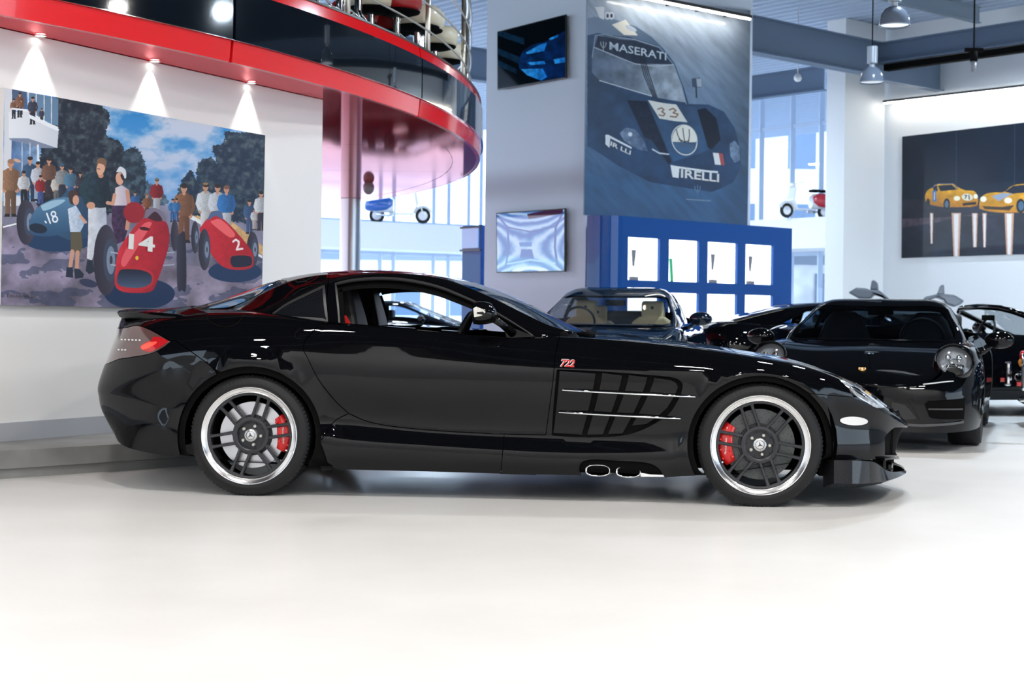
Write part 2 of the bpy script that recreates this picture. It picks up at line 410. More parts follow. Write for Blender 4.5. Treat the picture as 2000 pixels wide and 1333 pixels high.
def flare(R):
    R = R.copy()
    for x0, rr, zc in ((WHX['r'], .372, .33), (WHX['f'], .375, .325)):
        d = np.hypot(R[:, 0]-x0, R[:, 2]-zc); k = np.exp(-(np.clip(d-rr, -.2, 9)/.045)**2)*.016*np.clip((abs(R[:, 1])-.6)/.2, 0, 1)
        R[:, 1] += np.sign(R[:, 1])*k
    return R
net = np.array([R0, R1, R2, R2b, R3, R4, R5, R5b, R6, R7]).transpose(1, 0, 2)
BODY = Surf(net, tb=(1,), post=flare, world=l2w)
I0, I1, I2, I2B, I3, I4, I5, I5B, I6, I7 = range(10)
ix = BODY.idx
def Q(*pts): return [tuple(q) for q in BODY.pix(pts)]
def poly(*items):
    """mix of ('i', j, i) net indices and pixel tuples, pixel runs solved together"""
    out = []
    for it in items:
        if it[0] == 'i': out.append(ix(it[1], it[2]))
        elif it[0] == 'L': out += list(it[1])
        else: out += Q(it)
    return out
def arch(which, a0, a1, n=28, r=None):
    """points of the wheel opening in surface parameters; angles in degrees, 0 = towards nose, 90 = up"""
    pts = []; px, py = ((487, 853), (1485, 869))[which == 'f']; R = r or ((140, 136), (142, 134))[which == 'f']
    for k in range(n+1):
        a = radians(a0+(a1-a0)*k/n); pts.append((px+R[0]*cos(a)-(3 if which == 'r' else -2)*0, py-R[1]*sin(a)))
    return Q(*pts)
def CQ(*pts): return Q(*[tuple(p) for p in curvepts(pts, 5)])
bottom = lambda j0, j1, n=8: [ix(j0+(j1-j0)*k/n, I1) for k in range(n+1)]
# shared seams
seam_rb = CQ((343, 666), (384, 695), (426, 726))
tl_low = CQ((333, 667.5), (316, 681), (291, 692), (258, 698), (232, 702))
tl_top = CQ((333, 667.5), (316, 657), (291, 643.5), (268, 636), (247, 640))
door_rear = CQ((624, 633), (608, 652), (596, 665), (592.6, 677), (594.4, 688), (600, 698), (621.6, 741), (654, 782.6), (681, 808))
door_bot = CQ((681, 808), (719, 824), (780, 835), (888, 844), (996, 848.5), (1066, 850))
door_front = CQ((1066, 850), (1079, 752), (1084, 701.6), (1089, 673), (1094, 658))
fb_seam = CQ((1581, 769), (1630, 773.5), (1676.5, 776.6))
hl_up = CQ((1623, 729), (1644, 734.6), (1665, 745), (1686, 761), (1707, 776.6), (1727, 797.6))
hl_lo = CQ((1727, 797.6), (1711, 797), (1694, 787), (1676.5, 776.6), (1656.6, 757.7), (1637.7, 741), (1623, 729))
hood_t = 6.62
gill = CQ((1088, 723), (1158, 725.6), (1266, 733.7), (1314.7, 739), (1331, 748.5), (1332, 759), (1325.5, 778), (1309, 805), (1287.7, 821.5), (1252.6, 840), (1212, 851), (1144.5, 854), (1086, 851), (1078, 849))
gill += CQ((1078, 849), (1082, 790), (1088, 723))[1:-1]
marker = Q(*[(1667.5+27*cos(a), 822.8+8.2*sin(a)+1.0*cos(a)) for a in np.linspace(0, 2*pi, 28, endpoint=False)])
hookhole = Q(*[(1735.5+5*cos(a)-2*sin(a), 858+12*sin(a)) for a in np.linspace(0, 2*pi, 16, endpoint=False)])
fuel = CQ((588, 640), (582, 644), (575, 652), (574, 659), (580, 662), (597, 663))
up2 = lambda j0, j1, t, n=10: [ix(j0+(j1-j0)*k/n, t) for k in range(n+1)]
def both(name, outer, m, holes=(), label=None, **k):
    """near side panel and its twin on the far side"""
    a = panel(name, BODY, outer, m, car, holes, label=label, **k); b = panel(name, BODY, outer, m, car, holes, far=True, label=label, **{**k, 'h': .09}); return a
ar_r = arch('r', 196, 117)         # rear flank of the rear opening, bottom to seam
ar_q = arch('r', 117, -8, 30)
ar_f = arch('f', 207, 48, 36)
ar_b = arch('f', 48, -13, 16)
# rear bumper
panel('rear_bumper', BODY, bottom(0, 3.9)+ar_r+seam_rb[::-1][1:]+tl_low+[ix(1.5, 4.95), ix(.7, 4.95), ix(0, 4.95)], PAINT, car, both=True)
tl_poly = tl_low[::-1]+tl_top[1:]+[ix(1.75, 6.0), ix(1.5, 5.9), ix(1.3, 5.2), ix(1.5, 4.95)]
EMTL = mat('tail_light_glow', (0.5, 0.01, 0.01), 0.2, emit=(1, .05, .03), estr=2.2)
GREYLENS = mat('tail_light_smoked_lens', (0.10, 0.055, 0.052), 0.1, 0, 0.5, 1.0)
both('tail_light', tl_poly, GREYLENS, label='smoked lens with a lit red core', off=-.002, h=.03)
tlred = CQ((330, 667), (316, 660), (300, 658), (296, 664), (277, 674), (276, 682), (292, 688), (310, 680), (330, 667))
both('tail_light_lens', tlred, REDLENS, off=.001, h=.03, gap=0, rim=.004)
both('tail_light_core', CQ((306, 668), (290, 670), (277, 677), (279, 683), (290, 680), (304, 672), (306, 668)), EMTL, off=.0035, h=.02, gap=0, rim=.003)
for k, (x, y) in enumerate([(238+7*i, 663.5+i*.3) for i in range(6)]+[(232+6.5*i, 683.5+i*.2) for i in range(3)]):
    both('tail_light_diode', Q(*[(x+2.2*cos(a), y+1.6*sin(a)) for a in np.linspace(0, 2*pi, 8, endpoint=False)]), WHITELENS, off=.002, h=.02, gap=0, rim=.002) if k % 1 == 0 else None
# boot lid, quarter panel
deck_t = 6.9
panel('boot_lid', BODY, [ix(0, 4.95), ix(.7, 4.95), ix(1.3, 5.2), ix(1.5, 5.9), ix(1.75, 6.0)]+tl_top[::-1][0:1]+up2(3.0, 8.3, deck_t, 16)+up2(8.3, 0, 9, 16), PAINT, car, both=True)
both('quarter_panel', tl_top[::-1][0:]+seam_rb[0:]+ar_q[1:]+CQ((627, 862), (636, 846), (655, 822), (681, 808))[1:]+door_rear[::-1][1:]+[ix(8.3, 6.55), ix(8.3, deck_t)]+up2(8.3, 3.0, deck_t, 16)[1:], PAINT)
both('fuel_flap_seam', Q((588, 640), (582, 645), (575.5, 652), (574.5, 658.5), (580, 662), (590, 663), (590, 661.6), (581, 660.5), (576.5, 657.5), (577.5, 652.5), (583.5, 646), (589, 641.6)), MATTE, off=.0012, gap=0, rim=0, h=.03)
both('flank_seam', CQ((401, 616), (408, 628), (425, 637), (445, 640), (462, 634), (472, 624), (476, 617), (474.6, 616.8), (470.5, 623), (461, 632.6), (445, 638.6), (426, 635.6), (409.5, 627), (402.6, 615.8)), MATTE, off=.0012, gap=0, rim=0, h=.03)
# door
belt = CQ((1094, 658), (1050, 661.5), (985, 659.5), (917, 654), (816, 645), (700, 636.5), (624, 633))
both('door', door_rear+door_bot[1:]+door_front[1:]+belt[1:-1], PAINT)
# sill skirt and front wing
sill_bot = bottom(8.15, 11.15, 8)
both('side_skirt', Q((625, 862))+CQ((627, 862), (636, 846), (655, 822), (681, 808))[1:]+door_bot[1:-8]+Q((985, 849), (982, 880), (978, 926.6))+sill_bot[::-1][1:]+Q((640, 905)), PAINT)
notch = CQ((1136, 929.5), (1132, 918), (1137, 904), (1160, 898.5), (1215, 901.5), (1262, 905), (1285, 915), (1298, 934))
both('front_wing', Q((978, 926.6), (982, 880), (985, 849))+door_bot[-8:]+door_front[1:]+Q((1097, 648))+up2(11.25, 18.2, 6.75, 20)+hl_lo[::-1][0:1]+hl_lo[::-1][1:11]+fb_seam[::-1][1:]+ar_f[::-1][1:]+Q((1334, 936))+notch[::-1]+Q((1060, 928)), PAINT, holes=[gill])
# bonnet
nose_i = 5.2
panel('bonnet', BODY, up2(11.25, 18.2, 6.75, 20)+hl_up[1:]+[ix(20, nose_i), ix(21, nose_i), ix(21, 9)]+up2(21, 10.6, 9, 16)[1:]+[ix(10.6, 7.2)], PAINT, car, both=True, h=.05)
both('headlight', hl_up+hl_lo[1:-1], mat('headlight_glass', (0.55, 0.58, 0.62), 0.12, 0.55, 0.5, 1.0, var=.6, vscale=28), label='swept clear headlight', off=-.002, h=.03)
panel('headlight_bezel', BODY, CQ((1660, 756), (1672, 757), (1684, 768), (1690, 777), (1680, 772), (1668, 764), (1660, 756)), CHROME, car, off=.003, gap=0, rim=.003, h=.02)
# front bumper with air intake
intake = [ix(18.95, 2.4), ix(19.3, 3.3), ix(19.75, 3.6), ix(20.2, 3.75), ix(20.94, 3.75), ix(20.94, 1.25), ix(20.2, 1.25), ix(18.95, 1.25)]
panel('front_bumper', BODY, [ix(21, nose_i), ix(20, nose_i)]+hl_up[-1:]+hl_lo[1:15]+fb_seam[::-1][0:]+ar_b[1:]+Q((1629, 899))+bottom(18.05, 21, 8)[0:], PAINT, car, holes=[marker, hookhole, intake], both=True)
both('side_marker', marker, WHITELENS, off=.003, gap=-.001, h=.03, label='frosted oval side marker')
both('side_marker_rim', Q(*[(1667.5+29*cos(a), 823.2+9.6*sin(a)+1.0*cos(a)) for a in np.linspace(0, 2*pi, 28, endpoint=False)]), MATTE, off=.0006, gap=0, rim=0, h=.03, holes=[marker])
# dark shell behind the seams
INN = [ix(0, 0), ix(21, 0), ix(21, 9), ix(11.6, 9), ix(11.6, 6.8), ix(8.2, 6.8), ix(8.2, 9), ix(0, 9)]
panel('inner_shell', BODY, up2(0, 21, 0, 21)+up2(21, 12.0, 9, 9)+[ix(12.0, 6.4), ix(8.2, 6.4)]+up2(8.2, 0, 9, 8), MATTE, car, holes=[arch('r', 0, 350, 36, (128, 122)), arch('f', 0, 350, 36, (130, 122))], off=-.016, gap=0, rim=0, both=True, h=.08)
mbx = MB()
mbx.box(-2.0, -1.78, -.6, .6, .27, .35); mbx.box(-.95, .95, -.72, .72, .17, .62); mbx.box(1.78, 2.1, -.5, .5, .22, .5); mbx.box(-1.75, 1.75, -.55, .55, .16, .45)
mbx.build('underbody', MATTE, car)
for wx in WHX.values():                                   # wheel housings
    for s in (-1, 1):
        mb = MB(); mb.lathe([(.40, s*.50), (.40, s*.90)], 32, Matrix.Translation((wx, 0, .33)), 'y'); mb.lathe([(.001, s*.50), (.40, s*.50)], 32, Matrix.Translation((wx, 0, .33)), 'y')
        # keep the upper part only
        Vv = mb.V; keep = [f for f in mb.F if sum(Vv[i][2] for i in f)/len(f) > .27]; mb.F = keep; mb.build('wheel_housing', MATTE, car, recalc=False)
# --- gill recess, fins, chrome bars
panel('gill_recess', BODY, gill, MATTE, car, off=-.045, gap=-.01, rim=0, h=.05)
panel('gill_recess', BODY, gill, MATTE, car, off=-.045, gap=-.01, rim=0, h=.09, far=True)
def gx(u, v):
    """pixel inside the gill: u 0..1 along, v 0..1 down"""
    xt = 1090+u*242; xb = 1078+u*188
    yt = np.interp(xt, [1086, 1158, 1266, 1315, 1332], [723, 726, 734, 739, 752]); yb = np.interp(xb, [1078, 1144, 1212, 1252, 1268], [850, 854, 851, 840, 833])
    x = xt+(xb-xt)*(v**1.3); return (x, yt+(yb-yt)*v)
GILLP = mat('gill_paint', (0.004, 0.0042, 0.005), 0.3, 0, 0, .5, .03)
slots = [(.0, .315), (.345, .53), (.56, .735), (.768, .975)]
for u0, u1 in slots:
    pp = [gx(u0+.012, v) for v in np.linspace(.015, .97, 12)]+[gx(u, .97) for u in np.linspace(u0+.03, u1-.03, 4)]
    ub = u1 if u1 < .9 else None
    if ub: pp += [gx(u1-.012, v) for v in np.linspace(.97, .03, 12)]
    else: pp = [gx(u0+.012, v) for v in np.linspace(.03, .86, 12)]+[(1262, 829), (1284, 815), (1303, 797), (1318, 773), (1324, 757), (1320, 748), (1309, 743)]
    qp = BODY.pix(pp); c0 = qp[:, 0].min(); c1 = qp[:, 0].max()
    for far in (False, True):
        o = panel('gill_fin', BODY, [tuple(q) for q in qp], GILLP, car, off=-.004, gap=0, rim=.006, h=.05, far=far)
def onbody(px, py, off=0):
    q = BODY.pix([(px, py)]); return Vector((BODY.ev(q)+BODY.nor(q)*off)[0])
for (a, b) in (((1098.6, 762), (1358, 775.6)), ((1092, 805), (1329, 818))):
    A = onbody(*a, .008); B = onbody(*b, .006); Mi = (A+B)/2; Mi.y -= .006
    for s in (1, -1):
        f = lambda v: (v[0], v[1]*s, v[2])
        mb = MB(); mb.tube([f(A+Vector((-.004, .01, 0))), f(A), f(A+(Mi-A)*.5+Vector((0, -.003, 0))), f(Mi), f(B+(Mi-B)*.5+Vector((0, -.003, 0))), f(B), f(B+Vector((.004, .012, 0)))], [.002, .0055, .0062, .0065, .0062, .0055, .002], 10)
        mb.build('chrome_bar', CHROME, car, True)
Pb = onbody(1108, 711, .002)
RB = Matrix.Translation(Pb) @ Matrix.Rotation(radians(90), 4, 'X')
text('722', .052, mat('badge_red', (0.6, 0.03, 0.03), .35, .2), RB @ Matrix.Rotation(radians(-1.5), 4, 'Z'), 'badge', car, .003, .25, .95, bold=.0012)
text('722', .052, CHROME, RB @ Matrix.Rotation(radians(-1.5), 4, 'Z') @ Matrix.Translation((-.002, .001, -.002)), 'badge_edge', car, .002, .25, .95, bold=.003)
# --- exhaust outlets
def oval(cx, cz, rx, rz, y, n=24, pw=2.6):
    out = []
    for k in range(n):
        a = 2*pi*k/n; c, s_ = cos(a), sin(a); out.append((cx+rx*abs(c)**(2/pw)*(1 if c > 0 else -1), y, cz+rz*abs(s_)**(2/pw)*(1 if s_ > 0 else -1)))
    return out
for side in (-1, 1):
    for k, px in enumerate((1167, 1227)):
        c = p2l(px, 919.5+k*2.3, .885); y0 = side*.885; n = 24
        rings = [oval(c[0], c[2], .066, .032, y0), oval(c[0]+.001, c[2], .061, .027, y0-side*-.004), oval(c[0]+.004, c[2], .058, .025, y0-side*.012), oval(c[0]+.03, c[2], .055, .024, y0-side*.2)]
        outer = [oval(c[0]+.002, c[2], .067, .033, y0-side*.006), oval(c[0]+.07, c[2]+.004, .067, .036, y0-side*.10), oval(c[0]+.10, c[2]+.004, .066, .036, y0-side*.25)]
        seq = [outer[2], outer[1], outer[0], rings[0], rings[1], rings[2]]; V = [v for r_ in seq for v in r_]
        Fc = [(i*n+k2, i*n+(k2+1) % n, (i+1)*n+(k2+1) % n, (i+1)*n+k2) for i in range(len(seq)-1) for k2 in range(n)]
        tip = pd('exhaust_tip', V, Fc, CHROME, car, True)
        V = rings[2]+rings[3]; pd('exhaust_bore', V, [(k2, (k2+1) % n, n+(k2+1) % n, n+k2) for k2 in range(n)]+[tuple(range(n, 2*n))], MATTE, tip, True)
sh = MB(); A = p2l(1250, 922, .86); B = p2l(1300, 936, .80)
V = [p2l(x, y, w) for x, y, w in ((1248, 909, .885), (1285, 914, .885), (1299, 932, .885), (1252, 932, .885), (1248, 909, .74), (1285, 914, .74), (1299, 932, .74), (1252, 932, .74))]
pd('exhaust_fairing', V, [(0, 1, 2, 3), (4, 7, 6, 5), (0, 4, 5, 1), (1, 5, 6, 2), (2, 6, 7, 3), (3, 7, 4, 0)], CHROME, car)
# --- mudguard
V = [p2l(x, y, w) for x, y, w in ((624, 862, .87), (650, 917, .87), (628, 921, .87), (618, 880, .87))]; V += [v+np.array([0, .02, 0]) for v in V]
pd('mud_flap', V, [(0, 1, 2, 3), (7, 6, 5, 4), (0, 4, 5, 1), (1, 5, 6, 2), (2, 6, 7, 3), (3, 7, 4, 0)], mat('mudflap', (.012, .012, .013), .6, 0, .1), car)
# --- boot spoiler
def ribbon(name, stations, m, parent, both_=True, smooth=True):
    """stations across the car (y from side to centre), each a closed loop of (x,z)"""
    n = len(stations[0][1]); V = []; Fc = []
    st = stations+[(-y, l) for y, l in stations[::-1][(1 if abs(stations[-1][0]) < 1e-6 else 0):]] if both_ else stations
    for y, l in st:
        for q in l: V.append((q[0], y, q[1]) if len(q) == 2 else q)
    for i in range(len(st)-1):
        for k in range(n): Fc.append((i*n+k, i*n+(k+1) % n, (i+1)*n+(k+1) % n, (i+1)*n+k))
    Fc.append(tuple(range(n))[::-1]); Fc.append(tuple((len(st)-1)*n+k for k in range(n)))
    mb = MB(); mb.add(V, Fc); return mb.build(name, m, parent, smooth, auto=radians(50))
def prof(dx, dz, k):
    pts = [(234.5, 611), (238, 607), (250, 604.5), (266, 605.5), (290, 606.5), (330, 603), (372, 598.5), (372, 606), (334, 611), (300, 616), (270, 621), (248, 622), (239, 618)]
    c = [p2l(x, y, .45) for x, y in pts]; return [(q[0]*k+(1-k)*c[6][0]+dx, q[2]+dz) for q in c]
ribbon('boot_spoiler', [(-.80, [(x, z-.03+(.012 if i < 6 else 0)) for i, (x, z) in enumerate(prof(.20, -.006, .45))]), (-.74, prof(.10, -.012, .75)), (-.64, prof(.03, -.004, .95)), (-.5, prof(0, 0, 1)), (-.25, prof(-.03, .004, 1.02)), (0, prof(-.04, .006, 1.03))], PAINT, car)
# --- front splitter with its upper blade
def ploop(pts, w): return [tuple(p2l(x, y, w)[[0, 2]]) for x, y in pts]
lo = [(.915, 1629, 945), (.90, 1660, 945.5), (.86, 1690, 945), (.78, 1715, 942.5), (.62, 1745, 936.5), (.40, 1766, 927), (.2, 1770, 923), (0, 1771, 921)]
V = []; n = len(lo); top = [(.905, 1629, 899.5), (.89, 1660, 900), (.855, 1690, 901), (.79, 1711, 905), (.63, 1735, 921), (.39, 1761, 921.5), (.19, 1767, 919), (0, 1768, 918)]
lo = [tuple(q) for q in curvepts(lo, 4)]; top = [tuple(q) for q in curvepts(top, 4)]; n = len(lo)
Vn = [p2l(x, y, w) for w, x, y in lo]+[p2l(x, y, w) for w, x, y in top]+[p2l(x-22, y-3, w*.86) for w, x, y in top]+[p2l(x-22, y+8, w*.86) for w, x, y in lo]
Vf = [v*[1, -1, 1] for v in Vn]; Fn = [(r_*n+i, r_*n+i+1, ((r_+1) % 4)*n+i+1, ((r_+1) % 4)*n+i) for r_ in range(4) for i in range(n-1)]+[(0, n, 2*n, 3*n)]
mb = MB(); mb.add(Vn, Fn); mb.add(Vf, [f[::-1] for f in Fn]); mb.build('front_splitter', CARBON, car, True, auto=radians(40))
pln = [(1600, .78), (1650, .76), (1690, .68), (1722, .5), (1742, .25), (1746, 0)]; pq = [p2l(x, 897, w) for x, w in pln]; zt_ = pq[0][2]+.02; zl_ = zt_-.11
pq = [(q[0], q[1]) for q in pq]; pq = pq+[(x, -y) for x, y in pq[::-1][1:]]
MB().prism(pq, lambda q: (q[0], q[1], zl_), lambda q: (q[0], q[1], zt_)).build('bumper_underside', MATTE, car)
bl = [(.70, 1728, 896), (.62, 1740, 894), (.45, 1751, 893.5), (.25, 1755, 894), (0, 1757, 894)]
def blade(bl, th, dep, name):
    bl = [tuple(q) for q in curvepts(bl, 4)]; n = len(bl); Vn = [p2l(x, y, w) for w, x, y in bl]; Vb = [v+np.array([0, 0, -th]) for v in Vn]; Vi = [np.array([v[0]-dep, v[1]*.86, v[2]+.004]) for v in Vn]; Vj = [np.array([v[0]-dep, v[1]*.86, v[2]-th]) for v in Vn]
    A = Vn+Vb+Vj+Vi; Fn = [(r_*n+i, r_*n+i+1, ((r_+1) % 4)*n+i+1, ((r_+1) % 4)*n+i) for r_ in range(4) for i in range(n-1)]+[(0, n, 2*n, 3*n)]
    mb = MB(); mb.add(A, Fn); mb.add([v*[1, -1, 1] for v in A], [f[::-1] for f in Fn]); mb.build(name, PAINT, car, True, auto=radians(40))
blade(bl, .012, .09, 'splitter_blade')
blade([(.80, 1650, 897), (.78, 1680, 895.5), (.68, 1700, 896), (.60, 1706, 899)], .008, .03, 'bumper_lip')
blade([(.58, 1742, 904), (.45, 1757, 908), (.25, 1765, 913), (0, 1766, 914)], .010, .07, 'splitter_vane')
for s in (-1, 1):
    for y in (.62, .45, .2): c = p2l(1734 if y > .5 else 1744, 905, y); MB().box(c[0]-.025, c[0]-.01, s*y-.006, s*y+.006, c[2]-.045, c[2]+.012).build('splitter_strut', PAINT, car)
c = p2l(1740, 860, .4); mb = MB(); mb.box(c[0]-.30, c[0]-.10, -.5, .5, c[2]-.10, c[2]+.10); mb.build('intake_grille', MATTE, car)
# --- brand-neutral nose star boss on the bonnet tip is hidden from here; far door of the cabin and glasshouse
def gh_row(pl, wf, dzf=0):
    X = []; 
    for px, py in pl:
        w = wf(px) if callable(wf) else wf; X.append(p2l(px, py, w))
    X = np.array(X); return X[np.argsort(X[:, 0])]
gx_st = [-1.86, -1.72, -1.55, -1.38, -1.20, -1.0, -.8, -.6, -.4, -.22, -.04, .12, .24, .34, .44]
W0 = lambda px: np.interp(px, [400, 460, 520, 661, 900, 1000, 1050, 1100], [.60, .70, .77, .80, .80, .775, .75, .70])
W1 = lambda px: np.interp(px, [400, 457, 534, 637, 744, 852, 942, 1025, 1048, 1100], [.58, .66, .725, .665, .625, .645, .68, .735, .74, .695])
W2 = lambda px: np.interp(px, [400, 457, 490, 526, 637, 760, 881, 942, 1050, 1100], [.50, .585, .58, .55, .51, .50, .54, .59, .68, .69])
g0 = gh_row([(400, 616), (457, 618), (519, 624), (600, 633), (661, 639), (816, 650), (917, 659), (985, 664), (1050, 666), (1104, 655)], W0)
g1 = gh_row([(400, 611), (457, 609), (500, 606), (534, 601), (585, 577), (637, 558), (656, 551.5), (690, 545), (744, 541), (798, 545), (852, 557), (899, 575), (942, 594), (982, 616), (1025, 641), (1048, 653), (1102, 651)], W1)
g2 = gh_row([(400, 606), (457, 606), (490, 588.5), (526, 563.5), (560, 549.5), (600, 541), (637, 536), (700, 532.5), (760, 532.5), (830, 537), (881, 546), (942, 575.6), (996, 599), (1050, 629), (1102, 649)], W2)
g4 = gh_row([(392, 602), (430, 590), (460, 580), (500, 564.5), (545, 548), (580, 540), (637, 532), (700, 528), (760, 528), (830, 532), (880, 540), (925, 551), (960, 562), (1000, 578), (1040, 597), (1080, 618), (1130, 643), (1160, 652)], 0)
def samp(g, xs): return np.array([[x, np.interp(x, g[:, 0], g[:, 1]), np.interp(x, g[:, 0], g[:, 2])] for x in xs])
def smoothz(g, n=3):
    for _ in range(n): g[1:-1, 1:] = g[1:-1, 1:]*.6+.2*(g[:-2, 1:]+g[2:, 1:])
    return g
G0, G1, G2, G4 = [samp(smoothz(samp(g, np.arange(-2.0, .62, .06)), 2), gx_st) for g in (g0, g1, g2, g4)]
zd = samp(np.array([[p[0], 0, p[2]] for p in R7]), gx_st)[:, 2]
for k, x in enumerate(gx_st):                                   # base narrows ahead of the windscreen corner
    if x > .30:
        f = max(0.05, 1-((x-.30)/.16)**2)
        for G in (G0, G1, G2): G[k, 1] = G[k, 1]*f
        zb = zd[k]-.01; 
        for G in (G0, G1, G2): G[k, 2] = min(G[k, 2], zb+.02) if G is not G0 else zb-.03
G3 = np.array([[a[0], b[1]*.52, b[2]*.27+a[2]*.73] for a, b in zip(G4, G2)])
GHS = Surf(np.array([G0, G1, G2, G3, G4]).transpose(1, 0, 2), tb=(2,), world=l2w)
gi = GHS.idx
def GQ(*pts): return [tuple(q) for q in GHS.pix([tuple(p) for p in pts])]
def GC(*pts): return GQ(*curvepts(pts, 5))
dwin = GC((663, 641), (660, 600), (655, 554))[:-1]+GC((655, 554), (690, 546.5), (744, 543), (798, 547), (852, 558.5), (899, 576.5), (942, 596), (982, 618), (1022, 643), (1040, 655))+GQ((1040, 670), (985, 666), (917, 661), (816, 652))
qwin = GC((531, 617), (560, 597), (600, 577), (636.7, 560.5))[:-1]+GQ((636.7, 560.5), (641, 595), (646, 631.5))+GC((646, 631.5), (590, 625), (531, 617))[1:-1]
qfr = GC((519, 619), (530, 610), (560, 590), (600, 570), (637, 553.5))[:-1]+GQ((637, 553.5), (651, 550), (652, 553), (655, 595), (660, 634))+GC((660, 634), (590, 627), (519, 619))[1:-1]
xi = lambda x: float(np.interp(x, gx_st, range(len(gx_st))))
def gs(x, t): return gi(xi(x), t)
rear_glass = [gs(x, 2.12) for x in np.linspace(-1.70, -1.40, 8)]+[gs(-1.36, 3), gs(-1.35, 4)]+[gs(x, 4) for x in np.linspace(-1.4, -1.80, 6)]+[gs(-1.79, 3)]
wind = [gs(x, 2.10) for x in np.linspace(-.30, .30, 12)]+[gs(.36, 3), gs(.43, 4)]+[gs(x, 4) for x in np.linspace(.38, -.40, 10)]+[gs(-.37, 3)]
def gpan(name, outer, m, holes=(), **k):
    panel(name, GHS, outer, m, car, holes, **k); panel(name, GHS, outer, m, car, holes, far=True, **k)
seamx = gs(-1.005, 0)[0]
kt = GHS.kt
side0 = lambda x0, x1, n=10: [gs(x, 0) for x in np.linspace(x0, x1, n)]
roof_rear = [gs(-1.86, 0)]+side0(-1.86, -1.0, 10)[1:]+[gs(-.985, .5), gs(-.985, 1), gs(-1.0, 1.6), gs(-1.02, 2), gs(-1.04, 4)]+[gs(x, 4) for x in np.linspace(-1.1, -1.86, 8)]+[gs(-1.86, 2)]
gpan('rear_roof_pillar', roof_rear, PAINT, [qfr, ] if False else [], gap=.001, h=.05) if False else None
# full shell split at the roof seam; window openings cut out
sp = lambda pts: pts
seam_pts = [gs(-.97, .0), gs(-.985, .8), gs(-1.0, 1.5), gs(-1.015, 2), gs(-1.05, 3), gs(-1.06, 4)]
rearp = side0(-1.86, -.97, 10)[:-1]+seam_pts+[gs(x, 4) for x in np.linspace(-1.1, -1.86, 8)]+[gs(-1.86, 2)]
frontp = seam_pts[::-1]+side0(-.97, .44, 14)[1:]+[gs(.44, 2), gs(.44, 4)]+[gs(x, 4) for x in np.linspace(.4, -1.0, 12)]
qhole = GC((527, 617), (560, 594), (600, 574), (633, 558.5))[:-1]+GQ((633, 558.5), (636, 595), (640, 630))+GC((640, 630), (590, 624), (527, 617))[1:-1]
panel('rear_roof', GHS, rearp, PAINT, car, [qhole], both=True, h=.045)
panel('roof', GHS, frontp, PAINT, car, [dwin, wind], both=True, h=.045)
panel('quarter_glass', GHS, qhole, SMOKE, car, off=-.003, gap=.003, h=.06); panel('quarter_glass', GHS, qhole, SMOKE, car, off=-.003, gap=.003, h=.06, far=True)
FRAMEG = mat('window_rubber', (.03, .03, .032), .4)
panel('quarter_glass_frame', GHS, shrink(np.array(resample(qhole, .03)), -.004), FRAMEG, car, [shrink(resample(qhole, .03), .010)], off=.002, gap=0, rim=.004, h=.05)
panel('rear_window', GHS, rear_glass, SMOKE, car, off=.003, gap=0, rim=.003, both=True, h=.06)
panel('windscreen', GHS, wind, SHIELD, car, off=-.001, gap=.001, rim=0, both=True, h=.06)
# inner lining of the roof rails gives the opening thickness
dl_ = shrink(resample(dwin, .03), .028); dl_[:, 1] = np.where(dl_[:, 1] < GHS.kt[1]*.34, GHS.kt[1]*.02, dl_[:, 1])
panel('roof_lining', GHS, frontp, MATTE, car, [dl_, inset(GHS, wind, .01)], off=-.03, gap=0, rim=0, both=True, h=.06)
panel('rear_lining', GHS, rearp, MATTE, car, [], off=-.02, gap=0, rim=0, both=True, h=.08)
panel('window_seal', GHS, shrink(resample(dwin, .03), -.004), FRAMEG, car, [shrink(resample(dwin, .03), .006)], off=.0015, gap=0, rim=.01, h=.05)
for s_, dz in ((1, .004), (-1, -.012)):                       # matte door cards just inside the belt line
    cc_ = [p2l(x, y, .80) for x, y in ((624, 632), (700, 636), (816, 644.5), (917, 653.5), (985, 659), (1060, 662))]; V = []
    for q in cc_: V += [(q[0], s_*.80, q[2]+dz), (q[0], s_*.74, q[2]+dz), (q[0], s_*.74, .55), (q[0], s_*.80, .55)]
    pd('door_card', V, [(4*i+k, 4*i+(k+1) % 4, 4*i+4+(k+1) % 4, 4*i+4+k) for i in range(5) for k in range(4)], MATTE, car)
# --- cabin: bulkhead, seats, wheel, dashboard
mb = MB(); bp = p2l(690, 630, .1)
mb.box(-1.25, .30, -.72, .72, .55, .84); mb.build('cabin_floor', MATTE, car)
mb = MB(); V = []
mb.box(-1.32, -1.10, -.70, .70, .6, 1.02); mb.build('rear_bulkhead', MATTE, car)
mb = MB(); mb.box(.02, .34, -.70, .70, .78, .90); mb.build('dashboard', MATTE, car, bevel=.03)
for s in (-1, 1):
    st = MB(); y = s*.36; pr = [(-.98, .62), (-.78, .62), (-.86, .98), (-.90, 1.13), (-.96, 1.16), (-1.04, 1.12), (-1.06, .9)]
    prs = lambda q, k: (q[0], y+k*(.25 if q[1] < .95 else (.17 if q[1] < 1.05 else .12)), q[1])
    st.prism(pr, lambda q: prs(q, -1), lambda q: prs(q, 1)); o = st.build('seat', LEATHER, car, False, bevel=.025, segs=3)
a = p2l(679, 622, .60); b = p2l(688, 636, .60)
V = [p2l(672.5, 617, .62), p2l(675, 616.5, .62), p2l(686.5, 636, .62), p2l(675, 636, .62)]; V += [v+np.array([0, .015, 0]) for v in V]
pd('seat_belt', V, [(0, 1, 2, 3), (7, 6, 5, 4), (0, 4, 5, 1), (1, 5, 6, 2), (2, 6, 7, 3), (3, 7, 4, 0)], mat('belt_red', (.7, .01, .01), .7), car)
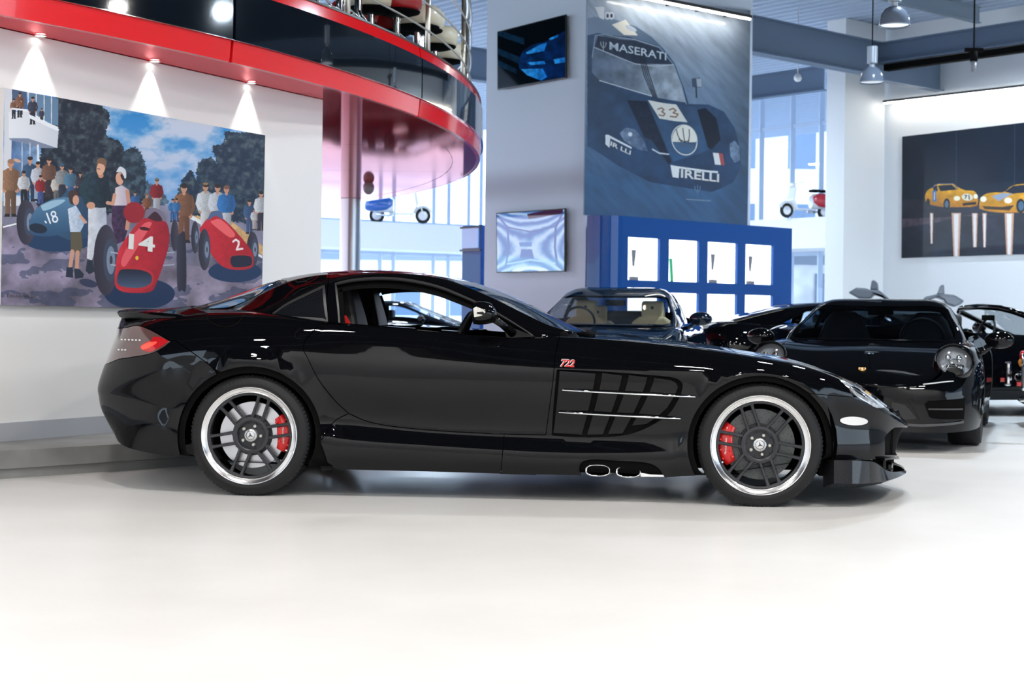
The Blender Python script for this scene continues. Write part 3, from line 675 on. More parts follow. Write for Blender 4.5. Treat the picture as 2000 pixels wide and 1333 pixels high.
c = p2l(894, 668, .36); mb = MB(); ring = [(c[0]+.075*cos(a)*1, -.36+.175*sin(a), c[2]-.005+.165*cos(a)) for a in np.linspace(0, 2*pi, 36, endpoint=False)]
sw = mb.tube(ring, .015, 10, True).build('steering_wheel', LEATHER, car, True)
mb = MB()
for a in (0, 2.1, -2.1): mb.bar((c[0], -.36, c[2]-.005), (c[0]+.05*cos(a+pi), -.36+.17*sin(a+pi), c[2]-.005+.16*cos(a+pi)), .03, .015, (1, 0, 0))
mb.ball((c[0]-.01, -.36, c[2]), (.03, .06, .06)); mb.build('steering_wheel_hub', LEATHER, sw, True)
# --- door mirrors
for s in (-1, 1):
    f = lambda p: Vector((p[0], p[1]*-s, p[2]))
    hc = p2l(947, 612, .98); mb = MB(); n = 20; rings = []
    prf = [(-.062, .30, .66), (-.058, .86, .94), (-.03, 1.0, 1.0), (0, .98, .97), (.03, .86, .86), (.052, .62, .62), (.064, .2, .2)]
    V = []
    for dx, ry, rz in prf:
        for k in range(n):
            a = 2*pi*k/n; V.append(f((hc[0]+dx+.012*sin(a)*0, hc[1]+.105*ry*cos(a)*(1)+.0, hc[2]+.062*rz*sin(a)-.01*(dx > .04))))
    Fc = [(i*n+k, i*n+(k+1) % n, (i+1)*n+(k+1) % n, (i+1)*n+k) for i in range(len(prf)-1) for k in range(n)]+[tuple(range(n))[::-1], tuple((len(prf)-1)*n+k for k in range(n))]
    mb.add(V, Fc); mr = mb.build('door_mirror', PAINT, car, True, auto=radians(60))
    A = p2l(960, 620, .95); B = p2l(1001, 651, .80); C = p2l(980, 634, .88)
    mb = MB(); mb.tube([f(A), f(C), f(B)], [.022, .018, .024], 12).build('mirror_arm', PAINT, mr, True)
    mb = MB(); B2 = p2l(1000, 650, .80); tri = [(985, 646), (1004, 642), (1046, 658), (990, 661)]
    mb.prism(tri, lambda q: f(p2l(q[0], q[1], .80)), lambda q: f(p2l(q[0], q[1], .74))); mb.build('mirror_base', PAINT, mr)
    il = [p2l(x, y, .98) for x, y in ((928, 603), (934, 599.5), (948, 605), (952, 611), (946, 617), (930, 620.5))]; mb = MB()
    ilp = [f(v+np.array([0, -.105 if i in (0, 1, 5) else -.10, 0])) for i, v in enumerate(il)]
    mb.add(ilp+[p+Vector((0, -s*.05, 0)) for p in ilp], [tuple(range(6)), tuple(range(11, 5, -1))]+[(i, (i+1) % 6, 6+(i+1) % 6, 6+i) for i in range(6)])
    mb.build('mirror_indicator', mat('indicator', (.8, .78, .72), .2, .3, .5, 1, bump=.8, bscale=300), mr, bevel=.003)

# --- wheels
def make_wheel(kind, x, side):
    """wheel face towards -y; local origin at hub"""
    ph = 10 if kind == 'r' else -10
    R = .322; RR = .261
    mb = MB(); W_ = .255 if kind == 'f' else .28
    mb.lathe([(RR-.012, .0), (RR+.004, -.004), (RR+.012, -.010), (RR+.022, -.008), (RR+.035, -.003), (R-.014, .004), (R-.004, .016), (R, .03), (R, W_-.03), (R-.012, W_-.004), (RR, W_)], 96, None, 'y')
    tyre = mb.build('tyre', RUBBER, None, True, auto=radians(50))
    subs = []
    mb = MB(); N = 90
    for k in range(N):                                        # tread blocks across the shoulder
        a = 2*pi*k/N; M = Matrix.Rotation(-a, 4, 'Y')
        mb.add([M @ Vector(v) for v in ((R-.012, .006, -.0065), (R-.012, .006, .0065), (R+.0025, .024, .0085), (R+.0025, .024, -.0045), (R+.0025, .08, .014), (R+.0025, .08, .001))], [(0, 1, 2, 3), (3, 2, 4, 5), (1, 4, 2), (0, 3, 5)])
    t = mb.build('tread', RUBBER, None); subs.append(t); t['kind'] = 'stuff'
    mb = MB(); mb.lathe([(RR, .004), (RR+.001, -.004), (RR-.002, -.007), (RR-.006, -.006), (RR-.010, -.001), (RR-.024, .006), (RR-.027, .004), (RR-.031, .006), (RR-.033, .03)], 96, None, 'y'); subs.append(mb.build('rim_lip', POLISH, None, True, auto=radians(25)))
    mb = MB(); mb.lathe([(RR-.030, .006), (RR-.034, .014), (RR-.036, .05), (RR-.03, .2), (RR-.02, .24)], 64, None, 'y'); subs.append(mb.build('rim_barrel', mat('barrel', (.03, .03, .032), .45, .4), None, True))
    # outer ring, pairs of spokes, hub ring
    mb = MB(); mb.lathe([(RR-.030, .014), (RR-.034, .009), (RR-.044, .012), (RR-.046, .024), (RR-.030, .03)], 96, None, 'y'); subs.append(mb.build('rim_ring', WHEELGREY, None, True, auto=radians(40)))
    for k in range(6):
        mb = MB(); M = Matrix.Rotation(-radians(ph+60*k), 4, 'Y')
        for s in (-1, 1):
            V = []; st = [(.072, .030, .0105, .040), (.10, .029, .0085, .036), (.17, .0285, .0078, .026), (.205, .029, .0088, .018), (.222, .031, .014, .014)]
            for (r, off, hw, y) in st:
                for (dz, dy) in ((-hw, .004), (-hw+.003, 0), (hw-.003, 0), (hw, .004), (hw, .024), (-hw, .024)): V.append(M @ Vector((r, y+dy, s*off+dz)))
            Fc = [(i*6+q, i*6+(q+1) % 6, (i+1)*6+(q+1) % 6, (i+1)*6+q) for i in range(4) for q in range(6)]+[(5, 4, 3, 2, 1, 0), (24, 25, 26, 27, 28, 29)]; mb.add(V, Fc)
        # rounded web joining the pair at rim and hub
        for (r0, r1, y) in ((.213, .226, .014), (.072, .088, .039)):
            mb.add([M @ Vector(v) for v in ((r0, y, -.03), (r0, y, .03), (r1, y-.001, .034), (r1, y-.001, -.034), (r0, y+.02, -.03), (r0, y+.02, .03), (r1, y+.02, .034), (r1, y+.02, -.034))], [(0, 1, 2, 3), (7, 6, 5, 4), (0, 4, 5, 1), (2, 6, 7, 3)])
        subs.append(mb.build('spoke_pair', WHEELGREY, None))
    mb = MB(); mb.lathe([(.098, .040), (.096, .034), (.082, .032), (.076, .036), (.073, .058), (.0, .058)], 64, None, 'y'); mb.lathe([(.098, .040), (.10, .07)], 64, None, 'y'); subs.append(mb.build('hub', WHEELGREY, None, True, auto=radians(35)))
    BOLT = mat('bolt_steel', (.55, .54, .5), .35, .8)
    for k in range(5):
        a = radians(68+72*k+(0 if kind == 'f' else 0)); c = (.052*cos(a), .0, .052*sin(a)); mb = MB()
        mb.lathe([(0, .040), (.007, .040), (.0095, .043), (.0095, .060)], 12, Matrix.Translation((c[0], 0, c[2])), 'y'); subs.append(mb.build('lug_nut', BOLT, None, True, auto=AUTO))
    mb = MB()
    for k in range(10):
        a = radians(32+36*k); M = Matrix.Translation((.066*cos(a), 0, .066*sin(a))); mb.lathe([(0, .0572), (.0028, .0572)], 8, M, 'y')
    subs.append(mb.build('hub_hole', MATTE, None))
    mb = MB(); mb.lathe([(0, .026), (.018, .0265), (.024, .029), (.032, .030), (.036, .034), (.036, .058)], 40, None, 'y'); subs.append(mb.build('centre_cap', mat('cap_silver', (.72, .73, .74), .3, .85), None, True, auto=radians(40)))
    mb = MB()
    for k in range(3):
        a = radians(90+120*k+8); p = Vector((.0205*cos(a), .0235, .0205*sin(a))); q = Vector((-sin(a)*.004, .025, cos(a)*.004)); mb.add([Vector((0, .0225, 0)), q, p, Vector((-q.x, .025, -q.z))], [(0, 1, 2), (0, 2, 3)])
    mb.lathe([(.0215, .0262), (.0228, .0252), (.024, .0262)], 40, None, 'y')
    mb.lathe([(.0335, .031), (.0350, .0300), (.0362, .032)], 40, None, 'y')
    for k in range(22):
        a = 2*pi*k/22; M = Matrix.Rotation(-a, 4, 'Y'); mb.add([M @ Vector(v) for v in ((.0265, .0288, -.0012), (.0265, .0288, .0012), (.0312, .0288, .0012), (.0312, .0288, -.0012))], [(0, 1, 2, 3)])
    subs.append(mb.build('star_emblem', mat('emblem_dark', (.06, .06, .065), .4, .5), None))
    dm = DISCG if kind == 'f' else DISCS; rd = .185 if kind == 'f' else .178
    mb = MB(); mb.lathe([(.105, .075), (rd, .075), (rd, .11), (.105, .11)], 64, None, 'y', closed=True)
    disc = mb.build('brake_disc', dm, None, True, auto=AUTO); subs.append(disc)
    mb = MB()
    for j in range(48 if kind == 'f' else 0):
        a = 2*pi*j/48
        for q, r in enumerate((.122, .140, .158, .174)):
            aa = a+q*.045; M = Matrix.Translation((r*cos(aa), 0, r*sin(aa)))
            if (j+q) % 2 == 0: mb.lathe([(0, .0745), (.0024, .0745)], 6, M, 'y')
    if mb.V: t = mb.build('disc_drilling', MATTE, None); t['kind'] = 'stuff'; subs.append(t)
    mb = MB(); mb.lathe([(.06, .07), (.108, .07), (.112, .078), (.112, .1)], 48, None, 'y')
    for j in range(10): a = 2*pi*j/10; mb.lathe([(0, .062), (.007, .062), (.008, .072)], 8, Matrix.Translation((.103*cos(a), 0, .103*sin(a))), 'y')
    subs.append(mb.build('disc_bell', mat('bell', (.05, .05, .052), .4, .6), None, True, auto=AUTO))
    # caliper
    ca = radians(180) if kind == 'f' else radians(4); hw = radians(34) if kind == 'f' else radians(31); mb = MB(); V = []; n = 16
    for k in range(n+1):
        a = ca-hw+2*hw*k/n; e = abs(k/n-.5)*2; r0 = .138+.010*e; r1 = .216-.012*e**3; y0 = .040+.016*e*e
        for r, y in ((r0, .10), (r0+.002, y0+.008), (r0+.012, y0), (r1-.014, y0), (r1, y0+.012), (r1+.002, .12)): V.append((r*cos(a), y, r*sin(a)))
    mb.add(V, [(k*6+q, k*6+q+1, (k+1)*6+q+1, (k+1)*6+q) for k in range(n) for q in range(5)]+[(0, 1, 2, 3, 4, 5), tuple(n*6+q for q in (5, 4, 3, 2, 1, 0))])
    for k in (-.6, -.2, .25, .65):
        a = ca+hw*k; mb.ball((.205*cos(a), .043, .205*sin(a)), (.008, .006, .008), 10, 6); mb.ball((.155*cos(a+.06), .044, .155*sin(a+.06)), (.009, .006, .009), 10, 6)
    cal = mb.build('brake_caliper', RED, None, True, auto=radians(45)); subs.append(cal)
    M = Matrix.Translation((.176*cos(ca), .0385, .176*sin(ca)-.01)) @ Matrix.Rotation(radians(90), 4, 'X') @ Matrix.Rotation(radians(88 if kind == 'f' else -86), 4, 'Z')
    lt = text('Mercedes-Benz', .0155, mat('print_white', (.8, .8, .8), .5), M, 'lettering', None, .001, 0, .9); subs.append(lt)
    mb = MB(); a = radians(205 if kind == 'f' else -20); mb.bar((.222*cos(a), .012, .222*sin(a)), (.214*cos(a), -.006, .214*sin(a)), .007); subs.append(mb.build('valve', CHROME, None))
    if kind == 'f' or True:
        for j, ch in enumerate('255/35 ZR 19'):
            a = radians(118-j*4.4); M = Matrix.Rotation(-a+pi/2, 4, 'Y') @ Matrix.Translation((0, -.0065, .291)) @ Matrix.Rotation(radians(90), 4, 'X')
            if ch != ' ': subs.append(text(ch, .02, mat('tyre_print', (.04, .04, .042), .5), M, 'tyre_lettering', None, .0005, 0, .8))
    tyre.name = 'wheel'; tyre.parent = car
    tyre.location = (x, side*.935, WHZ); tyre.rotation_euler = (0, 0, 0 if side < 0 else pi)
    for s_ in subs: s_.parent = tyre
    return tyre
# near wheels get all their parts, the far ones (only tyres and rims show) a lighter set
for kind in ('r', 'f'):
    w = make_wheel(kind, WHX[kind], -1)
    c = w.copy(); COL.objects.link(c); c.location = (WHX[kind], .935, WHZ); c.rotation_euler = (0, 0, pi)
    for ch in list(w.children):
        if ch.name.split('.')[0] in ('rim_lip', 'rim_barrel', 'spoke_pair', 'hub', 'brake_disc', 'tread'):
            d = ch.copy(); COL.objects.link(d); d.parent = c
# ================================================================== THE HALL
WHITE = mat('white_wall', (.80, .80, .80), .6, bump=.03, bscale=30)
def struct(o, name=None):
    o['kind'] = 'structure'; return o
fm = bpy.data.materials.new('floor_resin'); fm.use_nodes = True; nt = fm.node_tree; b = nt.nodes['Principled BSDF']
tc = nt.nodes.new('ShaderNodeTexCoord'); n1 = nt.nodes.new('ShaderNodeTexNoise'); n1.inputs['Scale'].default_value = .9; n1.inputs['Detail'].default_value = 8; n1.inputs['Roughness'].default_value = .65
r1 = nt.nodes.new('ShaderNodeValToRGB'); r1.color_ramp.elements[0].position = .3; r1.color_ramp.elements[1].position = .75
r1.color_ramp.elements[0].color = (.74, .73, .715, 1); r1.color_ramp.elements[1].color = (.83, .825, .81, 1)
r2 = nt.nodes.new('ShaderNodeMapRange'); r2.inputs[3].default_value = .27; r2.inputs[4].default_value = .33
nt.links.new(tc.outputs['Object'], n1.inputs['Vector']); nt.links.new(n1.outputs[0], r1.inputs[0]); nt.links.new(r1.outputs[0], b.inputs['Base Color']); nt.links.new(n1.outputs[0], r2.inputs[0]); nt.links.new(r2.outputs[0], b.inputs['Roughness'])
b.inputs['Specular IOR Level'].default_value = .45
struct(MB().box(-24, 34, -10, 58, -.05, 0).build('floor', fm))
CEIL_Z = 7.2
G1D = np.array([.760, .649]); G2D = np.array([-.649, .760])   # the two directions of the building grid
# corrugated roof deck: ribs along G2D
mb = MB(); u = np.array([G1D[0], G1D[1], 0]); v = np.array([G2D[0], G2D[1], 0]); base = np.array([4, 18, CEIL_Z]); pitch = .30; V = []; n = 0
def emax(s_):
    # the deck stops at the glazed rear facades
    A = base[:2]+u[:2]*s_; out = 42.
    for p0, d_ in ((np.array(onplane(810, 437, (0, 47), (1, 0))[:2]), np.array([sin(1.0), cos(1.0)])), (np.array(onplane(1540, 427, (0, 37), (1, 0))[:2]), G2D)):
        nn = np.array([d_[1], -d_[0]]); nn = nn if nn[1] > 0 else -nn; den = nn @ v[:2]
        if abs(den) > .05:
            e = (nn @ (p0-A)+1.8)/den
            if den > 0: out = min(out, e)
    return max(out, -41)
for k in range(-110, 85):
    for du, dz in ((0, 0), (.11, 0), (.15, .07), (.26, .07)):
        V.append(base+u*(k*pitch+du)+v*-42+[0, 0, dz]); V.append(base+u*(k*pitch+du)+v*emax(k*pitch+du)+[0, 0, dz])
    n += 4
Fc = [(2*i, 2*i+1, 2*i+3, 2*i+2) for i in range(n-1)]
DARKSHEET = mat('reflected_dark_sheet', (.035, .04, .05), 1, 0, 0)
o = mb.add(V, Fc).build('ceiling', mat('roof_deck', (.42, .49, .60), .8, 0, .1), recalc=False); struct(o)
struct(MB().box(-24, 30, -10, 25.5, CEIL_Z-.42, CEIL_Z-.38).build('added_dark_ceiling', DARKSHEET))  # added dark sheet under the deck, so car paint reflects darkness
# side walls of the hall that stand behind and beside the photographer
wallseg_ = None
def wallseg(name, p, q, z0, z1, th, m=WHITE, side=1):
    p = np.array(p, float); q = np.array(q, float); d = (q-p)/np.linalg.norm(q-p); nn = np.array([d[1], -d[0]])*th*side
    V = [(*p, z0), (*q, z0), (*(q+nn), z0), (*(p+nn), z0)]; V += [(x, y, z1) for x, y, _ in V]
    return struct(MB().add(V, [(3, 2, 1, 0), (4, 5, 6, 7), (0, 1, 5, 4), (1, 2, 6, 5), (2, 3, 7, 6), (3, 0, 4, 7)]).build(name, m))
DARKBAND = mat('dark_reflection_band', (.06, .06, .065), .9, 0, .1)
wallseg('wall_front', (-14, -9), (16, -9), 0, 6.0, .2)
wallseg('wall_front', (-14, -9), (16, -9), 6.0, 7.2, .2, DARKBAND)  # upper band made near-black for a dark reflection in the coupe's shoulder
# --- white wall with the large canvas, standing on a two-step concrete platform
PZ = .165; WD = np.array([.4829, .8757]); W0p = np.array([-3.1476, 9.314]); WN = np.array([WD[1], -WD[0]])
def wp(t): return W0p+WD*t
rr = onplane(628, 400, W0p, WD); WEND = float((np.array(rr[:2])-W0p) @ WD)
SOF = H+1.739
wallseg('wall_left', wp(-13), wp(WEND), PZ, SOF+.0, -.25)
sk = np.array([0.4829, .8757])
wallseg('baseboard_left', wp(-13)+WN*.015, wp(WEND)+WN*.015, PZ, PZ+.115, -.015, mat('skirting_grey', (.42, .44, .48), .4))
# platform
S0 = np.array([-2.937, 8.698]); SD = np.array([.704, .710]); SD = SD/np.linalg.norm(SD)
s1 = S0-SD*9; s2 = S0+SD*4.2; back = np.array([-9., 17.])
CONC = mat('concrete_step', (.25, .25, .245), .5, bump=.15, bscale=14, var=.22, vscale=2.2)
SNn = np.array([SD[1], -SD[0]])
mb = MB(); a = s1-SNn*.0; bq = s2; V = []
prof_ = [(.02, 0), (.02, .055), (0, .06), (0, PZ), (-.10, PZ)]
for p in (s1, s2):
    for off, z in prof_: V.append((*(p-SNn*(off if off > 0 else off*0)-SNn*(.0 if off >= 0 else 0)), z))
mb.add(V, [(i, i+1, 6+i, 5+i) for i in range(4)])
c0 = wp(-13)-WN*.5; c1 = wp(WEND)-WN*.5; c2 = s2-SNn*2.2
mb.add([(*s1, PZ), (*s2, PZ), (*c2, PZ), (*wp(WEND+1.2), PZ), (*c1, PZ), (*c0, PZ)], [(0, 1, 2, 3, 4, 5)])
mb.add([(*s2, 0), (*c2, 0), (*c2, PZ), (*s2, PZ)], [(0, 1, 2, 3)])
mb.add([(*c2, 0), (*wp(WEND+1.2), 0), (*wp(WEND+1.2), PZ), (*c2, PZ)], [(0, 1, 2, 3)])
o = mb.build('trim_1', CONC, recalc=False); struct(o); o['label'] = 'concrete platform step below the white wall'

# --- round mezzanine: glossy red soffit, red and black fascia rings
MC = np.array([-7.2686*1.739, 9.472*1.739]); MR = 7.053*1.739
MRED = mat('mezzanine_red', (.78, .010, .014), .10, 0, .4, .35, .02)
MREDS = mat('soffit_red', (.80, .010, .022), .05, .75, .3, 0, .01)
MREDS.node_tree.nodes['Principled BSDF'].inputs['Coat IOR'].default_value = 1.6
MREDS.node_tree.nodes['Principled BSDF'].inputs['Specular Tint'].default_value = (1, .55, .6, 1)
MBLK = mat('mezzanine_black', (.004, .007, .012), .06, 0, .6, 1.0, .01)
MTRIM = mat('mezz_joint', (.01, .01, .01), .3)
mez = empty('mezzanine', (MC[0], MC[1], 0), 0, 'round mezzanine with glossy red soffit and red and black fascia on a steel column', 'mezzanine')
def ringpanel(name, r0, z0, r1, z1, a0, a1, m, par, n=16, back=.04):
    mb = MB(); mb.lathe([(r0, z0), (r1, z1), (r1-back, z1), (r0-back, z0)], n, None, 'z', True, a0, a1)
    k = len(mb.V)-4; mb.F += [(3, 2, 1, 0), (k, k+1, k+2, k+3)]
    return mb.build(name, m, par, True, auto=AUTO)
A0, A1, NP = radians(-112), radians(108), 16
for k in range(NP):
    a = A0+(A1-A0)*k/NP; b2 = A0+(A1-A0)*(k+1)/NP; g = .0012
    ringpanel('lower_fascia', MR, SOF, MR+.015, SOF+.145, a+g, b2-g, MRED, mez)
    ringpanel('dark_fascia', MR+.03, SOF+.15, MR+.03, SOF+.505, a+g, b2-g, MBLK, mez)
    ringpanel('upper_fascia', MR+.015, SOF+.51, MR+.0, SOF+.60, a+g, b2-g, MRED, mez)
ringpanel('fascia_core', MR-.03, SOF+.01, MR-.03, SOF+.59, A0, A1, MTRIM, mez, 96)
ringpanel('edge_strip', MR+.04, SOF+.146, MR+.04, SOF+.15, A0, A1, CHROME, mez, 128)
ringpanel('edge_strip', MR+.012, SOF+.60, MR+.012, SOF+.615, A0, A1, MTRIM, mez, 128)
# soffit rim ring and field panels between straight joints
mb = MB(); mb.lathe([(MR-.005, SOF+.002), (MR-.30, SOF+.002), (MR-.30, SOF+.03), (MR-.005, SOF+.03)], 128, None, 'z', True); mb.build('soffit_rim', MREDS, mez, True, auto=AUTO)
ys = [4.0, 7.5, 11.9, 15.4, 18.2, 20.9, 24.0, 28.9]; rr_ = MR-.308
for y0, y1 in zip(ys[:-1], ys[1:]):
    a = max(y0+.004-MC[1], -rr_); b2 = min(y1-.004-MC[1], rr_)
    L = [(sqrt(max(rr_**2-y*y, 0)), y) for y in np.linspace(a, b2, 26)]; pl = L+[(-x, y) for x, y in L[::-1]]
    MB().prism(pl, lambda p: (p[0], p[1], SOF+.004), lambda p: (p[0], p[1], SOF+.03)).build('soffit_panel', MREDS, mez)
MB().lathe([(0, SOF+.035), (MR-.03, SOF+.035), (MR-.03, SOF+.24), (0, SOF+.24)], 96, None, 'z').build('mezzanine_slab', MTRIM, mez)
# steel column
STEEL = mat('brushed_steel', (.42, .44, .47), .28, .9)
def atz(px, py, z): r = ray(px, py); Y = (z-H)/r[2]; return np.array([r[0]*Y, Y])
cp = atz(685, 389, SOF); mb = MB(); mb.lathe([(.155, 0), (.155, SOF)], 40, None, 'z')
o = mb.build('column', STEEL, mez, True, loc=(cp[0]-MC[0], cp[1]-MC[1], 0)); o['label'] = 'brushed steel column'
dp = atz(720, 358, SOF); mb = MB(); mb.ball((dp[0], dp[1], SOF-.06), (.075, .075, .09), 16, 10)
tag(mb.build('ceiling_dome', mat('dome_grey', (.3, .3, .32), .3), None, True), 'small grey dome under the red soffit right of the steel column', 'dome')
# railing
RS = mat('rail_steel', (.62, .56, .48), .3, .9)
rail = empty('railing', (MC[0], MC[1], 0), 0, 'curved steel railing with slim posts and three rails above the mezzanine fascia', 'railing')
ang = lambda px, r: [atan2(q[1]-MC[1], q[0]-MC[0]) for q in [None]] if False else None
def angle_at(px, r):
    d = np.array([(px-1000)/F, 1.0]); A_ = d@d; B_ = -2*d@MC; C_ = MC@MC-r*r; D_ = B_*B_-4*A_*C_
    t = (-B_-sqrt(max(D_, 0)))/2/A_; q = d*t; return atan2(q[1]-MC[1], q[0]-MC[0])
rpost = MR-.14; a1 = angle_at(671, rpost); a2 = angle_at(829, rpost)
step = (a2-a1)/1.0
pa = [a1+step*k for k in (-2, -1, 0, 1, 2, 3, 4, 5, 6)]
MZ = SOF+.24
for a in pa:
    mb = MB(); mb.tube([(rpost*cos(a), rpost*sin(a), MZ), (rpost*cos(a), rpost*sin(a), MZ+1.45)], .024, 12); mb.build('post', RS, rail, True)
for z, r in ((.62, .009), (.86, .009), (1.10, .009), (1.34, .009)):
    MB().tube([((rpost+.03)*cos(a), (rpost+.03)*sin(a), MZ+z) for a in np.linspace(pa[0], pa[-1], 90)], r, 8).build('rail', RS, rail, True)
MB().tube([(rpost*cos(a), rpost*sin(a), MZ+1.47) for a in np.linspace(pa[0], pa[-1], 90)], .024, 10).build('handrail', RS, rail, True)
# bar stools up on the mezzanine
CREAM = mat('cream_vinyl', (.72, .64, .48), .4, 0, .5, .3); REDV = mat('red_vinyl', (.38, .01, .012), .35, 0, .5, .3)
def stool(px, py, kind, back, label, k=0):
    q = atz(px, py, MZ+.80); d = np.hypot(*(q-MC))
    if d > MR-.42: q = MC+(q-MC)*(MR-.42)/d
    Z = .24
    s = empty('bar_stool', (q[0], q[1], MZ), k, label, 'stool', 'bar stools on the mezzanine'); vm = CREAM if kind == 'cream' else REDV
    mb = MB(); mb.lathe([(0, .81), (.20, .81), (.225, .84), (.235, .90), (.23, .97), (.20, 1.0), (0, 1.01)], 28, None, 'z'); mb.build('seat', vm, s, True, auto=radians(60))
    mb = MB(); mb.lathe([(0, .77), (.12, .775), (.21, .80), (.215, .812), (0, .812)], 28, None, 'z'); mb.build('seat_pan', MATTE, s, True, auto=AUTO)
    mb = MB(); mb.lathe([(.20, 0), (.20, .012), (.05, .03), (.032, .06), (.032, .78)], 24, None, 'z'); mb.build('pedestal', CHROME, s, True, auto=AUTO)
    ring = MB(); ring.tube([(.19*cos(a), .19*sin(a), .48) for a in np.linspace(0, 2*pi, 28, endpoint=False)], .011, 8, True)
    for a in (0, 2*pi/3, 4*pi/3): ring.tube([(.03*cos(a), .03*sin(a), .62), (.19*cos(a), .19*sin(a), .48)], .009, 6)
    ring.build('footrest', CHROME, s, True)
    if back:
        mb = MB(); mb.lathe([(.20, .86), (.245, .90), (.26, 1.19), (.25, 1.29), (.225, 1.30), (.21, 1.19), (.19, .92)], 20, None, 'z', True, -1.1, 1.1); k2 = len(mb.V)-7; mb.F += [tuple(range(7)), tuple(k2+i for i in range(7))]
        mb.build('backrest', vm, s, True, auto=radians(50))
    return s
for px, py, kd, bk, lb, k in [
    (812, 24, 'red', 0, 'bar stool with red round seat and black pan, the lowest red one behind the railing', 0),
    (845, 61, 'cream', 0, 'low-backed cream bar stool half hidden behind the big red seat', 1),
    (867, 93, 'cream', 0, 'cream round bar stool between the second and third railing posts', 2),
    (888, 54, 'cream', 1, 'cream bar stool with curved back, tallest by the third railing post', 2.6),
    (903, 122, 'cream', 0, 'cream bar stool furthest along the curve of the railing', 0),
    (725, 20, 'cream', 0, 'cream bar stool above the first bend of the fascia', 0),
    (692, 47, 'red', 0, 'red bar stool deep behind the first railing post', 0),
    (760, 66, 'red', 0, 'dark red bar stool midway between the first two railing posts', 0),
    (652, -62, 'cream', 0, 'bar stool whose chrome footrest ring shows left of the first post', .5),
    (705, -40, 'red', 0, 'bar stool whose chrome pedestal and ring show right of the first post', .2),
    (748, -22, 'cream', 0, 'bar stool whose chrome pedestal stands left of the big red seat', .9)]:
    stool(px, py, kd, bk, lb, k)
# downlights in the soffit, close to the white wall
for i, px in enumerate((68, 292, 482)):
    t = float((np.array(onplane(px, 200, W0p, WD)[:2])-W0p) @ WD); p = wp(t)+WN*.045; f = empty('downlight', (p[0], p[1], SOF), 0, ('recessed downlight nearest the left edge, above the grandstand part of the canvas', 'recessed downlight in the middle of the three over the canvas', 'recessed downlight nearest the column, above the right end of the canvas')[i], 'lamp', 'downlights over the canvas')
    MB().lathe([(.030, -.004), (.036, -.008), (.040, 0), (.029, 0)], 24, None, 'z', True).build('trim_ring', CHROME, f, True)
    MB().lathe([(0, -.001), (.029, -.001)], 24, None, 'z').build('lens', mat('lens_glow', (1, 1, 1), .5, emit=(1, .97, .9), estr=12), f)
    lamp('downlight_beam', 'SPOT', (0, 0, -.02), 20, (1, .95, .88), parent=f, spot_size=radians(64), spot_blend=.3, shadow_soft_size=.02).rotation_euler = Euler((0, 0, 0))
    f.children[-1].rotation_euler = (0, 0, 0)

# --- square white pillar with two screens and a poster
PC = onplane(1145, 400, (0, 22.2), (1, 0)); PC = np.array([PC[0], PC[1]])
def tl(px, p0, d): q = onplane(px, 400, p0, d); return float((np.array(q[:2])-p0) @ d)
tL = tl(947, PC, G2D); tR = tl(1466, PC, G1D)
pts = [PC, PC+G1D*tR, PC+G1D*tR+G2D*tL, PC+G2D*tL]
PW = mat('pillar_white_blue_cast', (.72, .80, .92), .6)  # bluish cast of the light is put into the white paint colour
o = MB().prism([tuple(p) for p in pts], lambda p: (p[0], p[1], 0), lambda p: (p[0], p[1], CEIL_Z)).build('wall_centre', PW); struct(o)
PN1 = np.array([G1D[1], -G1D[0]]); PN2 = np.array([-G2D[1], G2D[0]])     # outward normals of the right and left faces
def on_face(px, py, p0, d, n, off): return onplane(px, py, p0+n*off, d)
def quad_on(name, corners, p0, d, n, off, th, m, parent=None):
    c = [np.array(on_face(x, y, p0, d, n, off)) for x, y in corners]; nn = np.array([n[0], n[1], 0])*th
    V = c+[q-nn for q in c]; return MB().add(V, [(0, 1, 2, 3), (7, 6, 5, 4), (0, 4, 5, 1), (1, 5, 6, 2), (2, 6, 7, 3), (3, 7, 4, 0)]).build(name, m, parent)
SCREENB = mat('screen_bezel', (.01, .01, .012), .25)
# --- cabinet, high gloss blue, with lit niches
BLUE = mat('cabinet_blue', (.002, .065, .28), .3, 0, 0, .55, .01)
cab = empty('display_cabinet', (0, 0, 0), 0, 'high-gloss blue display cabinet with rounded end and lit niches below the poster', 'cabinet')
c0 = PC+PN1*.68; tA = tl(1216, c0, G1D); tB = tl(1548, c0, G1D); top = on_face(1216, 422, c0, G1D, PN1, 0)[2]
cA = c0+G1D*tA; cB = c0+G1D*tB; rad = .2
for _k in range(60):
    _p = cA-PN1*rad-G1D*rad
    if 1000+_p[0]/_p[1]*F > 1146: rad += .01
arc = [cA-PN1*rad+(-G1D*sin(a)+PN1*cos(a))*rad for a in np.linspace(0, pi/2, 12)]
